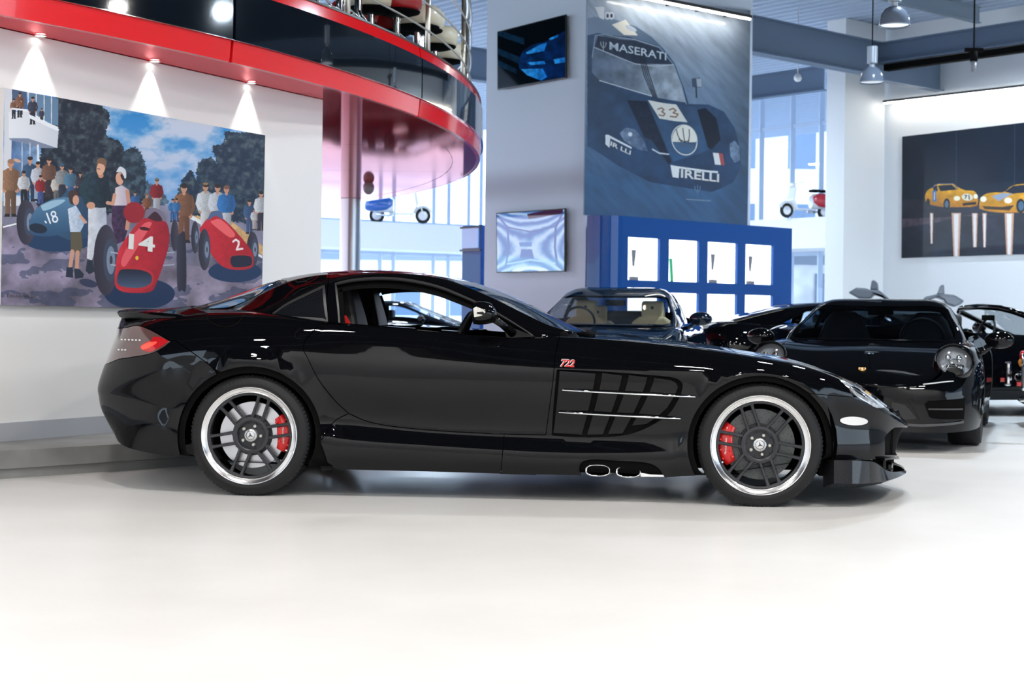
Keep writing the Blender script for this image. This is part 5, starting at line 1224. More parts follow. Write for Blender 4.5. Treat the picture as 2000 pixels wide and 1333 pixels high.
a.poly([(1060, 740), (1500, 990), (1500, 940), (1300, 780), (1180, 740)], (196, 160, 110), nz=.2, ns=14)
a.poly([(1070, 745), (1485, 985), (1485, 1000), (1050, 760)], (225, 228, 232))
a.tree([(320, 60), (420, 90), (540, 110), (620, 190), (600, 300), (690, 350), (700, 480), (690, 600), (640, 740), (240, 760), (230, 400), (300, 200)], 31, (22, 32, 48), (72, 84, 92))
a.tree([(690, 400), (760, 370), (815, 440), (830, 560), (820, 660), (760, 720), (670, 700)], 37, (28, 42, 58), (70, 90, 104))
a.tree([(1270, 275), (1380, 290), (1510, 300), (1500, 700), (1440, 800), (1120, 760), (1010, 700), (1015, 590), (1080, 500), (1110, 560), (1120, 460), (1190, 430), (1230, 460), (1200, 370), (1270, 340)], 41, (26, 44, 68), (78, 92, 100))
a.tree([(830, 560), (880, 590), (930, 640), (950, 690), (830, 700)], 43, (60, 84, 104), (110, 134, 150))
a.poly([(25, 30), (70, 38), (70, 660), (45, 720), (20, 700)], (206, 210, 218)); a.poly([(50, 170), (160, 165), (333, 270), (325, 375), (160, 320), (50, 318)], (222, 226, 232), (198, 204, 214), 'x')
a.poly([(68, 40), (152, 58), (152, 158), (68, 150)], (70, 92, 124)); a.poly([(165, 60), (330, 95), (330, 250), (165, 182)], (96, 128, 158)); 
for x in (160, 205, 250, 292): a.line([(x, 60), (x, 245)], 5, (214, 220, 228))
a.line([(60, 158), (160, 165), (333, 272)], 7, (235, 238, 242)); a.poly([(50, 320), (160, 320), (325, 375), (230, 375), (60, 330)], (120, 132, 156))
a.poly([(66, 330), (215, 370), (215, 640), (60, 640)], (74, 104, 146), (120, 150, 186), 'x', .3, 40)
for x in (125, 170): a.line([(x, 345), (x, 640)], 4, (210, 218, 228))
a.line([(215, 360), (222, 640)], 12, (216, 222, 230)); a.poly([(50, 640), (122, 650), (122, 700), (45, 706)], (208, 212, 222)); a.line([(20, 822), (100, 802)], 9, (236, 238, 240))
for x, y, hh in ((78, 95, 80), (112, 60, 100), (120, 100, 60), (185, 85, 110), (236, 150, 60)): a.person(x, y, hh*1.4, (40, 34, 34), (60, 60, 80) if x > 150 else (130, 90, 70), (40, 44, 60)); 
a.line([(68, 152), (152, 160)], 10, (228, 232, 238)); a.poly([(165, 184), (330, 255), (330, 280), (165, 205)], (228, 232, 238))
P = a.person; K = (44, 36, 34)
for x, y, hh, hair, top, leg in ((60, 440, 320, (150, 110, 90), (150, 112, 86), (120, 92, 74)), (170, 425, 250, K, (58, 88, 120), (50, 70, 100)), (135, 505, 190, K, (205, 208, 214), (40, 40, 50)), (215, 452, 220, K, (196, 200, 214), (150, 170, 200)), (230, 528, 170, K, (150, 38, 48), (70, 90, 150)), (278, 430, 230, K, (120, 84, 70), (60, 50, 60)), (320, 522, 170, K, (200, 196, 190), (110, 110, 110)), (352, 466, 210, K, (140, 146, 150), (50, 56, 76)), (400, 484, 200, K, (80, 120, 150), (60, 100, 150)), (455, 512, 150, K, (60, 56, 70), (44, 44, 60)),
    (765, 622, 130, K, (52, 104, 166), (50, 96, 150)), (833, 634, 140, (150, 90, 60), (140, 86, 60), (110, 70, 60)), (888, 548, 200, K, (142, 28, 40), (190, 190, 200)), (1042, 578, 330, K, (142, 96, 70), (128, 84, 62)), (978, 662, 130, K, (50, 110, 170), (46, 100, 160)), (1000, 660, 130, K, (60, 120, 180), (50, 104, 164)), (1164, 575, 290, K, (206, 210, 216), (214, 216, 220)), (1232, 580, 290, K, (200, 206, 216), (206, 212, 220)), (1282, 588, 280, (120, 84, 70), (48, 116, 184), (206, 210, 218)), (1412, 668, 190, K, (60, 90, 130), (70, 90, 130)), (1440, 718, 120, K, (200, 200, 206), (190, 180, 180)), (1478, 620, 220, K, (206, 210, 216), (60, 56, 70))):
    P(x, y, hh, hair, top, leg)
a.ell(1164, 577, 16, 8, (140, 112, 84)); a.ell(888, 552, 12, 7, (120, 100, 80)); a.ell(350, 470, 14, 8, (60, 90, 120)); a.ell(98, 446, 22, 9, (196, 160, 140), 20)
def tyre(x, y, rx, ry, rim=True):
    a.ell(x, y, rx, ry, (44, 42, 56), c2=(70, 66, 84), ax='x'); 
    if rim: a.ell(x+rx*.35, y, rx*.55, ry*.62, (60, 70, 90)); a.ell(x+rx*.4, y, rx*.35, ry*.4, (120, 134, 156)); a.ell(x+rx*.42, y, rx*.12, ry*.13, (50, 56, 70))
# blue car 18
a.ell(330, 900, 190, 62, (30, 58, 92)); a.poly([(340, 660), (380, 615), (460, 650), (500, 700), (520, 880), (400, 900), (330, 870)], (50, 84, 112), (40, 66, 96), 'x')
tyre(148, 795, 54, 128); a.poly([(165, 840), (170, 780), (215, 710), (300, 665), (390, 655), (430, 700), (420, 800), (380, 850), (280, 875), (190, 868)], (84, 126, 160), (44, 78, 112), 'y', smooth=True)
a.poly([(230, 700), (300, 672), (370, 668), (330, 700), (250, 730)], (150, 184, 206), smooth=True); a.ell(216, 830, 52, 27, (28, 40, 60), 12)
a.line([(265, 745), (285, 800)], 9, (226, 232, 238)); a.line([(256, 790), (262, 798)], 8, (226, 232, 238)); a.ell(303, 748, 16, 18, (226, 232, 238)); a.ell(312, 778, 18, 20, (226, 232, 238)); a.ell(303, 748, 8, 9, (70, 110, 146)); a.ell(312, 778, 9, 11, (70, 110, 146))
# couple and boy
a.poly([(500, 700), (600, 695), (605, 800), (585, 850), (520, 1010), (492, 1000), (500, 860)], (216, 218, 224), (170, 178, 196), 'x', .12, 30); a.poly([(494, 1008), (524, 1010), (535, 1075), (505, 1090), (485, 1070)], (36, 44, 62))
a.poly([(470, 560), (500, 520), (560, 512), (610, 540), (618, 700), (490, 700), (470, 650), (450, 600)], (36, 62, 74), (22, 34, 48), 'x', .3, 18, smooth=True); a.line([(490, 560), (462, 620), (505, 700)], 30, (34, 58, 70)); a.ell(515, 700, 24, 20, (204, 150, 124))
a.line([(566, 505), (572, 530)], 30, (196, 140, 112)); a.ell(572, 488, 24, 40, (214, 164, 136), 12); a.poly([(550, 480), (552, 440), (580, 430), (602, 450), (598, 490), (588, 470), (560, 462)], (120, 90, 70), smooth=True); a.line([(552, 492), (566, 494)], 4, (70, 50, 50))
a.poly([(636, 690), (730, 690), (735, 800), (705, 900), (660, 920), (632, 800)], (70, 44, 78), (44, 32, 60), 'x', .4, 14); a.poly([(655, 600), (690, 585), (730, 610), (728, 700), (645, 700)], (218, 206, 210), (180, 168, 186), 'x')
a.line([(722, 620), (735, 720), (720, 830)], 22, (196, 140, 118)); a.line([(650, 640), (640, 690), (610, 685)], 20, (206, 152, 128)); a.ell(678, 548, 22, 36, (214, 160, 136), -6); a.poly([(658, 510), (680, 480), (712, 500), (714, 545), (700, 540), (690, 515)], (210, 214, 222), smooth=True); a.poly([(692, 520), (704, 540), (698, 560), (682, 530)], K, smooth=True)
a.poly([(386, 640), (400, 615), (436, 620), (444, 650), (430, 690), (400, 690)], (70, 50, 46), smooth=True); a.ell(430, 670, 18, 28, (206, 156, 132)); a.poly([(384, 720), (430, 700), (455, 740), (480, 800), (455, 850), (398, 850)], (206, 216, 230), (160, 180, 206), 'x', .15, 12); a.line([(455, 760), (485, 795)], 16, (206, 156, 132))
a.poly([(402, 850), (460, 850), (468, 930), (455, 968), (400, 960)], (92, 84, 66)); a.line([(410, 960), (398, 1050)], 22, (200, 150, 126)); a.line([(440, 965), (434, 1060)], 22, (196, 146, 122)); a.poly([(378, 1050), (412, 1050), (414, 1110), (372, 1105)], (36, 44, 62)); a.poly([(420, 1056), (450, 1060), (476, 1090), (470, 1110), (424, 1115)], (36, 44, 62)); a.ell(500, 1140, 52, 22, (50, 56, 84), 14)
# red car 2
a.ell(1330, 1075, 150, 60, (28, 52, 88)); tyre(1105, 880, 22, 92); tyre(1430, 950, 34, 100)
a.poly([(1130, 830), (1180, 770), (1240, 760), (1320, 830), (1420, 950), (1435, 1010), (1420, 1055), (1330, 1065), (1240, 1030), (1150, 900)], (200, 40, 56), (160, 20, 36), 'x', .1, 20, smooth=True); a.poly([(1190, 790), (1250, 780), (1330, 860), (1300, 880), (1220, 820)], (232, 96, 100), smooth=True)
tyre(1158, 950, 34, 118); a.poly([(1296, 1000), (1320, 978), (1415, 980), (1434, 1010), (1420, 1050), (1330, 1058), (1300, 1035)], (170, 40, 48), smooth=True); a.poly([(1304, 1002), (1324, 985), (1410, 986), (1427, 1012), (1414, 1042), (1332, 1050), (1308, 1032)], (30, 34, 56), smooth=True)
a.poly([(1170, 790), (1200, 735), (1250, 735), (1262, 780), (1220, 760)], (80, 100, 140), smooth=True); a.line([(1320, 905), (1335, 893), (1352, 905), (1350, 925), (1340, 950), (1372, 945)], 11, (236, 224, 224))
# red car 14
a.ell(790, 1200, 200, 90, (26, 48, 84)); a.ell(760, 740, 60, 60, (150, 30, 44)); tyre(600, 1010, 70, 200); tyre(990, 870, 22, 90, False); a.poly([(1000, 880), (1020, 860), (1050, 870), (1054, 1160), (1030, 1180), (1004, 1160)], (56, 56, 74), (36, 36, 52), 'x', smooth=True)
for y in (965, 1035): a.line([(630, y), (690, y+10)], 7, (170, 180, 196)); a.line([(915, y+5), (985, y)], 7, (160, 170, 190))
a.poly([(650, 1100), (670, 960), (740, 850), (810, 775), (880, 770), (945, 800), (960, 900), (930, 1020), (890, 1130), (860, 1185), (790, 1196), (700, 1190), (655, 1160)], (206, 44, 60), (150, 22, 40), 'x', .12, 40, smooth=True)
a.poly([(760, 860), (820, 800), (860, 800), (820, 870), (740, 1000), (700, 1050), (690, 1000)], (226, 90, 100), smooth=True); a.poly([(820, 770), (830, 725), (880, 715), (925, 740), (940, 790), (890, 775)], (120, 110, 130), smooth=True); a.poly([(835, 770), (880, 735), (920, 780), (890, 790)], (60, 30, 44), smooth=True)
a.ell(820, 832, 30, 10, (70, 14, 26), 8); a.poly([(652, 1110), (670, 1056), (720, 1046), (820, 1056), (868, 1090), (862, 1150), (800, 1180), (700, 1176), (656, 1150)], (188, 40, 50), smooth=True)
a.poly([(662, 1112), (680, 1068), (730, 1060), (815, 1070), (858, 1098), (852, 1142), (795, 1166), (704, 1162), (666, 1142)], (26, 32, 52), (70, 90, 120), 'y', smooth=True)
a.ell(776, 997, 9, 12, (230, 190, 60))
a.build('painted_canvas', .55, None); f_ = COL.objects['painted_canvas']; f_.parent = pic; f_.location = -pic.location
pl_ = (W0p, WD, WN, .062)
def z2(x, y): return (x/2.898, y/2.898+160)
text_between('14', z2(712, 905), z2(862, 925), pl_, INKW, pic, .54, bold=.03)
text_between('B FREUDENTHAL 2010', z2(40, 1212), z2(205, 1216), pl_, INKK, pic, .11)
# ---------------------------------------------------------------- poster on the pillar
post, c = hangpic('racing_poster', 'tall blue-toned poster of a racing car number 33 on the pillar above the blue cabinet', 'poster', ((1147, -14), (1466, 20), (1460, 440), (1141, 420)), PC, G1D, PN1, .02, mat('poster_edge', (.3, .36, .44), .6))
a = Art(c, 760, 1010, 940, 0, 3.3333); X, Y = a.X, a.Y
d_ = vnoise((X+Y*1.5)*.25, (X-Y*.9)*1.5, 60, 5, 3)[..., None]; g = np.clip((Y-(X-700)*.15)/1100, 0, 1)[..., None]; gg = np.clip((X-1500)/260, 0, 1)[..., None]
a.C[:] = ((np.array([150, 168, 194])*(1-g)+np.array([38, 92, 150])*g)*(.86+.3*d_)*(1-.25*gg))/255
m = (Y > 1150); a.C[m] = a.C[m]*.75+np.array([20, 92, 160])/255*.25
a.poly([(690, 560), (690, 130), (740, 110), (860, 120), (1000, 170), (1110, 230), (1190, 310), (1260, 400), (1320, 560), (1350, 660), (1480, 670), (1580, 720), (1650, 830), (1690, 980), (1690, 1090), (1640, 1180), (1500, 1240), (1100, 1180), (900, 1080), (760, 990), (690, 950)], (44, 78, 120), (16, 62, 116), 'y', .25, 90, 3)
a.poly([(690, 120), (740, 105), (860, 115), (1010, 165), (1110, 230), (1180, 300), (1100, 270), (960, 225), (760, 210), (690, 230)], (112, 142, 180), (60, 92, 132), 'x', smooth=False); a.poly([(850, 150), (940, 120), (1020, 220), (930, 215)], (226, 220, 204)); a.poly([(740, 40), (800, 40), (800, 120), (770, 110)], (210, 218, 228))
for x in (822, 848): a.ell(x, 95, 18, 24, (200, 212, 228)); a.ell(x, 95, 9, 13, (40, 60, 90))
a.ell(975, 175, 40, 14, (180, 196, 216), 25)
a.poly([(722, 370), (740, 225), (800, 215), (1000, 245), (1160, 300), (1250, 410), (1300, 540), (1330, 650), (1110, 605), (770, 520), (720, 470)], (70, 96, 132), (150, 170, 192), 'x', .3, 60, 9)
a.poly([(740, 300), (760, 228), (1000, 250), (1160, 300), (1250, 405), (1000, 395), (850, 340)], (30, 50, 84), nz=.2, ns=50); a.line([(735, 305), (850, 345), (1000, 395), (1130, 415), (1255, 408)], 5, (170, 190, 212)); a.line([(770, 520), (1110, 605)], 5, (200, 214, 228))
for k in range(4): a.line([(1015+k*9, 290), (1060+k*12, 470), (1120+k*8, 610)], 6, (24, 38, 62))
a.line([(722, 370), (742, 228), (800, 214), (1000, 244), (1160, 298), (1252, 408), (1305, 545), (1335, 660)], 5, (130, 156, 190)); a.poly([(1370, 500), (1420, 495), (1435, 560), (1375, 555)], (54, 80, 116)); a.line([(1398, 555), (1402, 620)], 10, (40, 60, 90)); a.poly([(1400, 500), (1432, 505), (1434, 556), (1405, 552)], (150, 170, 190))
a.poly([(950, 640), (1080, 640), (1240, 1040), (1220, 1060), (1110, 900), (1060, 880)], (14, 36, 70), nz=.2); a.poly([(1400, 700), (1460, 690), (1530, 760), (1560, 900), (1500, 960), (1470, 940)], (10, 28, 58)); a.poly([(1080, 640), (1400, 680), (1480, 960), (1250, 1040)], (36, 76, 122), (24, 84, 146), 'y', .15, 60)
a.poly([(1085, 632), (1270, 660), (1343, 776), (1160, 752)], (214, 214, 206)); a.line([(1150, 690), (1175, 680), (1190, 692), (1175, 706), (1196, 718), (1186, 734), (1158, 728)], 9, (150, 100, 70)); a.line([(1225, 692), (1250, 684), (1268, 698), (1250, 712), (1282, 722), (1268, 740), (1232, 734)], 9, (150, 100, 70))
a.ell(1323, 892, 84, 104, (226, 222, 208), -14); a.ell(1323, 892, 78, 97, (46, 100, 158), -14); m = ((X-1323)**2/78**2+(Y-892)**2/97**2 < 1) & (Y < 905); a.put(m, (228, 226, 212)); a.poly([(1275, 905), (1395, 930), (1392, 950), (1280, 925)], (60, 96, 140))
for x in (-38, 0, 38): a.line([(1326+x*.6, 905), (1318+x, 860), (1312+x*1.1, 812+abs(x)*.3)], 6, (60, 60, 70))
a.line([(1290, 885), (1322, 905), (1354, 893)], 6, (60, 60, 70))
a.poly([(900, 860), (940, 822), (1000, 830), (1060, 900), (1085, 975), (1020, 965), (930, 910)], (96, 126, 166), (60, 96, 146), 'x', .3, 20); a.ell(970, 865, 14, 14, (210, 222, 236)); a.poly([(1615, 930), (1650, 910), (1680, 950), (1685, 1040), (1650, 1055), (1622, 1010)], (92, 128, 172), nz=.3)
a.poly([(1508, 980), (1545, 985), (1560, 1062), (1522, 1058)], (224, 228, 230)); a.poly([(1545, 985), (1572, 990), (1586, 1066), (1560, 1062)], (206, 60, 60)); a.line([(1115, 960), (1160, 985), (1220, 990)], 9, (190, 204, 222))
for c_, w in (((812, 870), 1.0),): pass
a.poly([(808, 875), (825, 872), (980, 950), (978, 962), (840, 895), (835, 960), (808, 935)], (214, 222, 232)); a.poly([(1232, 1062), (1300, 1072), (1540, 1100), (1543, 1113), (1290, 1084), (1285, 1150), (1245, 1143)], (226, 230, 234))
for cx, cy, k in ((1408, 1225, 1.0), (795, 290, -.0)):
    s_ = 1.0 if k else .95; col = (96, 136, 180) if k else (176, 192, 210)
    for x in (-16, 0, 16): a.line([(cx+x*.4, cy+12), (cx+x, cy-4), (cx+x*1.1, cy-28*s_+abs(x)*.3)], 4, col)
    a.line([(cx, cy+10), (cx, cy+30)], 4, col)
L_ = a.C.mean(2, keepdims=True); a.C = a.C*.62+L_*.40
a.build('printed_sheet', .35, None, coat=.3); f_ = COL.objects['printed_sheet']; f_.parent = post; f_.location = -post.location
pl_ = (PC, G1D, PN1, .036)
def z5(x, y): return (x/3.3333+940, y/3.3333)
text_between('MASERATI', z5(835, 300), z5(1205, 372), pl_, INKP, post, .135, bold=.01)
text_between('IRELLI', z5(1300, 1132), z5(1548, 1163), pl_, INKW, post, .21, bold=.02)
text_between('IR LLI', z5(842, 936), z5(972, 998), pl_, INKW, post, .21, bold=.02)
text_between('MASERATI', z5(1285, 913), z5(1388, 940), pl_, INKK, post, .13)
text_between('www.maserati.com', z5(1335, 1297), z5(1495, 1308), pl_, INKP, post, .06)
# ---------------------------------------------------------------- the two screens
def tv(label, corners, paint, pos, emit, k6=False):
    t_, c = hangpic('wall_screen', label, 'screen', corners, PC, G2D, PN2n, .025, SCREENB, .06); cc = np.array(c); ctr = cc.mean(0); ci = [ctr+(q-ctr)*np.array([.975, .975, .965]) for q in cc]
    a = Art(ci, 420, 300, 940, 380 if k6 else 0, 3.125 if k6 else 3.3333); paint(a); f = a.build('screen_glass', .05, None, coat=1, emit=emit); f.parent = t_; f.location = -t_.location+Vector((PN2n[0], PN2n[1], 0))*.002; return t_
PN2n = np.array([G2D[1], -G2D[0]]); PN2n = PN2n if PN2n[1] < 0 else -PN2n
def p1(a):
    a.C[:] = 0; a.put(np.ones(a.X.shape, bool), (2, 6, 12)); n = vnoise(a.X*.6, a.Y*2, 70, 7, 3)
    for (y, x0, x1, w) in ((250, 100, 280, 40), (370, 100, 250, 46), (450, 110, 230, 30)): a.poly([(x0, y-60), (x1, y), (x1, y+w), (x0, y-20)], (8, 34, 56), nz=.4)
    a.poly([(240, 400), (270, 330), (330, 290), (430, 265), (545, 200), (545, 500), (400, 530), (300, 490), (250, 450)], (6, 40, 90), (4, 26, 64), 'x', .6, 40, 3, smooth=False)
    for pts in ([(290, 340), (380, 290), (430, 275), (410, 330), (300, 350)], [(300, 405), (410, 395), (420, 415), (320, 422)], [(260, 450), (400, 445), (430, 500), (390, 525), (300, 490)], [(470, 385), (545, 375), (545, 405), (480, 415)], [(440, 250), (500, 225), (500, 240), (450, 262)]): a.poly(pts, (40, 140, 216), (16, 96, 180), 'x', .4, 20)
tv('upper wall screen with dark picture on the pillar', ((971, 62), (1105, 28), (1105.5, 152), (971, 176)), p1, 0, .9)
def p2(a):
    X, Y = a.X, a.Y; cx, cy = 275, 325; dx = (X-cx)/210; dy = (Y-cy)/160; r = np.abs(dx)**.9*np.abs(dy)**.0
    w = np.abs(dx)-np.abs(dy)*.55; t = .5+.5*np.sin(9*(dx**2*1.1-dy**2*1.3)+2.5*vnoise(X, Y, 60, 4, 3)); t = np.clip(t, 0, 1)[..., None]
    a.C[:] = (np.array([28, 110, 184])*(1-t)+np.array([168, 204, 240])*t)/255
    a.poly([(280, 120), (440, 88), (500, 92), (500, 118), (420, 130), (290, 150)], (10, 30, 60)); a.poly([(245, 335), (310, 335), (325, 395), (235, 395)], (24, 104, 180)); a.poly([(232, 292), (312, 292), (308, 318), (236, 318)], (40, 124, 196)); 
    a.line([(100, 130), (160, 200), (170, 325), (150, 440), (110, 470)], 12, (30, 106, 180)); a.line([(495, 120), (455, 200), (450, 325), (465, 430), (500, 462)], 14, (24, 92, 164)); a.line([(160, 200), (300, 228), (455, 195)], 9, (30, 100, 170)); a.line([(160, 425), (300, 400), (450, 420)], 9, (150, 196, 236)); a.ell(300, 470, 110, 30, (200, 220, 244)); a.ell(300, 482, 70, 22, (60, 130, 200))
tv('lower wall screen glowing with a pale blue picture on the pillar', ((969, 416), (1104, 407), (1103.5, 531), (969.5, 533.5)), p2, 0, .95, True)
# ---------------------------------------------------------------- dark canvas with two yellow cars
rp_, c = hangpic('yellow_cars_canvas', 'wide dark canvas of two yellow vintage racing cars on the right-hand wall', 'painting', ((1762, 267), (2060, 232.5), (2057, 495), (1760.5, 504.5)), RP, RD, RNn, .05, CANV)
a = Art(c, 700, 560, 1440, 0, 2.898); X, Y = a.X, a.Y
a.put(np.ones(X.shape, bool), (10, 26, 44), (8, 22, 40), 'x', .25, 220, 4); a.put(Y > 1130+(X-930)*.02, (40, 40, 54), (14, 26, 40), 'y', .6, 90, 6)
for x in (1240, 1570): a.line([(x, 700), (x, 1120)], 2.5, (50, 66, 84))
a.poly([(930, 1290), (1130, 1260), (1300, 1215), (1560, 1210), (930, 1240)], (70, 58, 68), nz=.5, ns=30)
for x, y1, w in ((1100, 1380, 16), (1240, 1480, 44), (1345, 1400, 28), (1400, 1400, 20), (1540, 1470, 44), (1700, 1460, 30)):
    a.poly([(x-w*.6, 1205), (x+w*.6, 1205), (x+w*.35, y1), (x-w*.35, y1)], (206, 158, 130)); a.poly([(x-w*.32, 1210), (x+w*.32, 1210), (x+w*.15, y1), (x-w*.2, y1)], (236, 228, 226))
YL = (232, 172, 32)
a.poly([(1062, 1110), (1075, 1080), (1105, 1060), (1130, 1042), (1220, 1038), (1245, 1055), (1290, 1075), (1340, 1080), (1362, 1110), (1362, 1150), (1340, 1168), (1200, 1172), (1120, 1165), (1070, 1145)], YL, (190, 120, 20), 'y', .2, 30, 3, smooth=True); a.poly([(1135, 1050), (1215, 1044), (1245, 1072), (1150, 1082)], (20, 26, 44)); a.poly([(1108, 1058), (1132, 1048), (1136, 1080), (1112, 1088)], (30, 40, 60))
a.poly([(1105, 1080), (1125, 1075), (1128, 1140), (1108, 1140)], (70, 110, 170)); a.line([(1116, 1090), (1116, 1130)], 5, (230, 230, 230)); a.ell(1303, 1115, 32, 20, (236, 226, 200), 6); a.line([(1288, 1105), (1300, 1105), (1290, 1122)], 5, (30, 30, 34)); a.line([(1312, 1104), (1314, 1126)], 6, (30, 30, 34))
a.ell(1080, 1148, 11, 24, (22, 26, 34)); a.ell(1186, 1155, 19, 32, (22, 26, 34)); a.ell(1186, 1155, 11, 20, (90, 110, 130)); a.ell(1244, 1122, 18, 14, (255, 246, 214)); a.ell(1350, 1110, 12, 14, (255, 246, 214)); a.poly([(1275, 1150), (1352, 1140), (1352, 1156), (1278, 1164)], (40, 30, 20)); a.line([(1105, 1062), (1135, 1040), (1225, 1038), (1250, 1070)], 4, (60, 90, 140))
a.poly([(1370, 1180), (1375, 1130), (1400, 1100), (1450, 1088), (1510, 1085), (1560, 1050), (1640, 1040), (1740, 1040), (1740, 1190), (1560, 1202), (1440, 1198)], YL, (196, 128, 20), 'y', .2, 30, 5, smooth=True); a.poly([(1515, 1085), (1560, 1052), (1650, 1042), (1740, 1046), (1740, 1080), (1560, 1096)], (24, 30, 48)); a.poly([(1440, 1110), (1500, 1092), (1560, 1096), (1480, 1138)], (150, 160, 180))
a.ell(1394, 1126, 18, 16, (255, 246, 214)); a.ell(1534, 1134, 22, 16, (255, 246, 214)); a.ell(1605, 1165, 26, 40, (22, 26, 34)); a.ell(1607, 1165, 16, 26, (70, 100, 126)); a.poly([(1388, 1165), (1500, 1170), (1570, 1160), (1540, 1190), (1400, 1182)], (60, 40, 20))
a.build('dark_print', .4, None, coat=.2); f_ = COL.objects['dark_print']; f_.parent = rp_; f_.location = -rp_.location
# ================================================================== THE OTHER CARS
class Car:
    def __init__(s, name, label, loc, heading, st, gh, paint, wb, wr=.33, ww=.24, arch_r=.37, z0=1.0, track=None, rims=('ten', CHROME), cat='car'):
        """loc: point on the floor under the middle of the wheelbase; heading: unit vector towards the nose"""
        s.h = np.array(heading, float)/np.linalg.norm(heading); s.o = np.array(loc[:2], float); s.rz = atan2(s.h[1], s.h[0])
        s.root = empty(name, (loc[0], loc[1], 0), s.rz, label, cat); s.paint = paint; s.wb = wb; s.wr = wr; s.st = st
        rows = []
        for x, W, zb, zm, zs, zt in st:
            rows.append([[x, -(W-.16), zb-.01], [x, -(W-.03), zb], [x, -W, zb*.45+zm*.55], [x, -W, zm], [x, -(W-.025), zm*.4+zs*.6], [x, -(W*.91-.02), zs], [x, -W*.72, zs*.3+zt*.7+.012], [x, -W*.38, zt+.004], [x, 0, zt+.012]])
        a, b = np.array(rows[0]), np.array(rows[-1])
        def end(r, d): q = r.copy(); q[:, 0] += d; q[:, 1] *= .5; e = r.copy(); e[:, 0] += d*1.25; e[:, 1] = 0; return [e, q]
        P = end(a, -.05)+[np.array(r) for r in rows]+end(b, .05)[::-1]
        s.body = Surf(np.array(P), tb=(1,), world=s.w)
        s.n = len(P); s.xs = [0, 0]+[r[0] for r in st]
        g = []
        for x, w0, zz0, w1, z1, zc in (gh or []): g.append([[x, -w0, zz0], [x, -(w0*.55+w1*.45+.012), zz0*.5+z1*.5], [x, -w1, z1], [x, -w1*.88, z1+(zc-z1)*.55], [x, -w1*.5, z1+(zc-z1)*.93], [x, 0, zc]])
        s.gx = [q[0] for q in (gh or [])]; s.gh = Surf(np.array(g), tb=(2,), world=s.w) if gh else None
        s.ax = {'f': wb/2, 'r': -wb/2}; s.ar = arch_r; s.ww = ww; s.track = track or [st[len(st)//2][1]]*2; s.rims = rims
    def w(s, P, vec=False):
        P = np.asarray(P, float); c, q = s.h; X = P[..., 0]*c-P[..., 1]*q; Y = P[..., 0]*q+P[..., 1]*c
        if not vec: X = X+s.o[0]; Y = Y+s.o[1]
        return np.stack([X, Y, P[..., 2]], -1)
    def bi(s, x, i):
        j = float(np.interp(x, [q[0] for q in s.st], range(2, 2+len(s.st)))); return s.body.idx(j, i)
    def gi(s, x, t): return s.gh.idx(float(np.interp(x, s.gx, range(len(s.gx)))), t)
    def panels(s, h=.08, hood=None, doors=None, trunk=None):
        B = s.body; n = s.n-1; x0, x1 = s.st[0][0], s.st[-1][0]
        def archpts(xc, m=14):
            out = []
            for k in range(m+1):
                a = pi*k/m; x = xc-s.ar*cos(a); z = s.wr+.01+s.ar*sin(a); zs_ = np.linspace(1, 5.5, 60); q = np.array([s.bi(x, t) for t in zs_]); Z = B.ev(q)[:, 2]; j = int(np.argmin(abs(Z-max(z, Z[0])))); out.append(tuple(q[j]))
            out[0] = s.bi(xc-s.ar, 1); out[-1] = s.bi(xc+s.ar, 1); return out
        ar, af = archpts(s.ax['r']), archpts(s.ax['f'])
        line = lambda a, b, t, m=10: [s.bi(a+(b-a)*k/m, t) for k in range(m+1)]
        hx0, hx1 = hood; T = 5.4
        # hood, deck and side panels, split at the door seams
        dx0, dx1 = doors
        bot = [B.idx(0, 1)]+line(x0, s.ax['r']-s.ar, 1, 4)[:-1]+ar+line(s.ax['r']+s.ar, dx0, 1, 2)[1:]
        side_r = bot+[s.bi(dx0, 3), s.bi(dx0-.02, 5), s.bi(dx0-.02, T)]+line(dx0-.02, x0, T, 8)[1:]+[B.idx(1, T), B.idx(0, T)]
        panel('rear_body', B, side_r, s.paint, s.root, both=True, h=h, rim=.01)
        door = line(dx0, dx1, 1.6, 8)+[s.bi(dx1, 3), s.bi(dx1-.02, 5), s.bi(dx1-.02, T)]+line(dx1-.02, dx0-.02, T, 8)[1:]+[s.bi(dx0-.02, 5), s.bi(dx0, 3)]
        for f in (0, 1): panel('door', B, door, s.paint, s.root, h=h, rim=.01, far=bool(f))
        for f in (0, 1): panel('sill', B, line(dx0, dx1, 1, 6)+line(dx1, dx0, 1.6, 6), s.paint, s.root, h=h, rim=.01, far=bool(f))
        side_f = line(dx1, s.ax['f']-s.ar, 1, 3)[:-1]+af+line(s.ax['f']+s.ar, x1, 1, 4)[1:]+[B.idx(n-1, 1), B.idx(n, 1), B.idx(n, 4.6), B.idx(n-1, 4.6), s.bi(x1, 4.7), s.bi(hx1, 5.5)]+line(hx1, dx1-.02, T+.5, 8)[1:]+[s.bi(dx1-.02, T), s.bi(dx1-.02, 5), s.bi(dx1, 3)]
        panel('front_body', B, side_f, s.paint, s.root, both=True, h=h, rim=.01)
        panel('bonnet', B, line(hx0, hx1, T+.5, 8)+[s.bi(x1, 4.7), B.idx(n-1, 4.6), B.idx(n, 4.6), B.idx(n, 8)]+line(x1, hx0, 8, 8), s.paint, s.root, both=True, h=h, rim=.008)
        if trunk is not None: panel('rear_deck', B, [B.idx(0, T), B.idx(1, T)]+line(x0, trunk, T, 6)+line(trunk, x0, 8, 6)+[B.idx(0, 8)], s.paint, s.root, both=True, h=h, rim=.008)
        zf = min(q[2] for q in s.st)+.06; W = s.track[0]
        MB().box(x0+.12, x1-.18, -W*.72, W*.72, zf, s.wr+.20).build('underbody', MATTE, s.root)
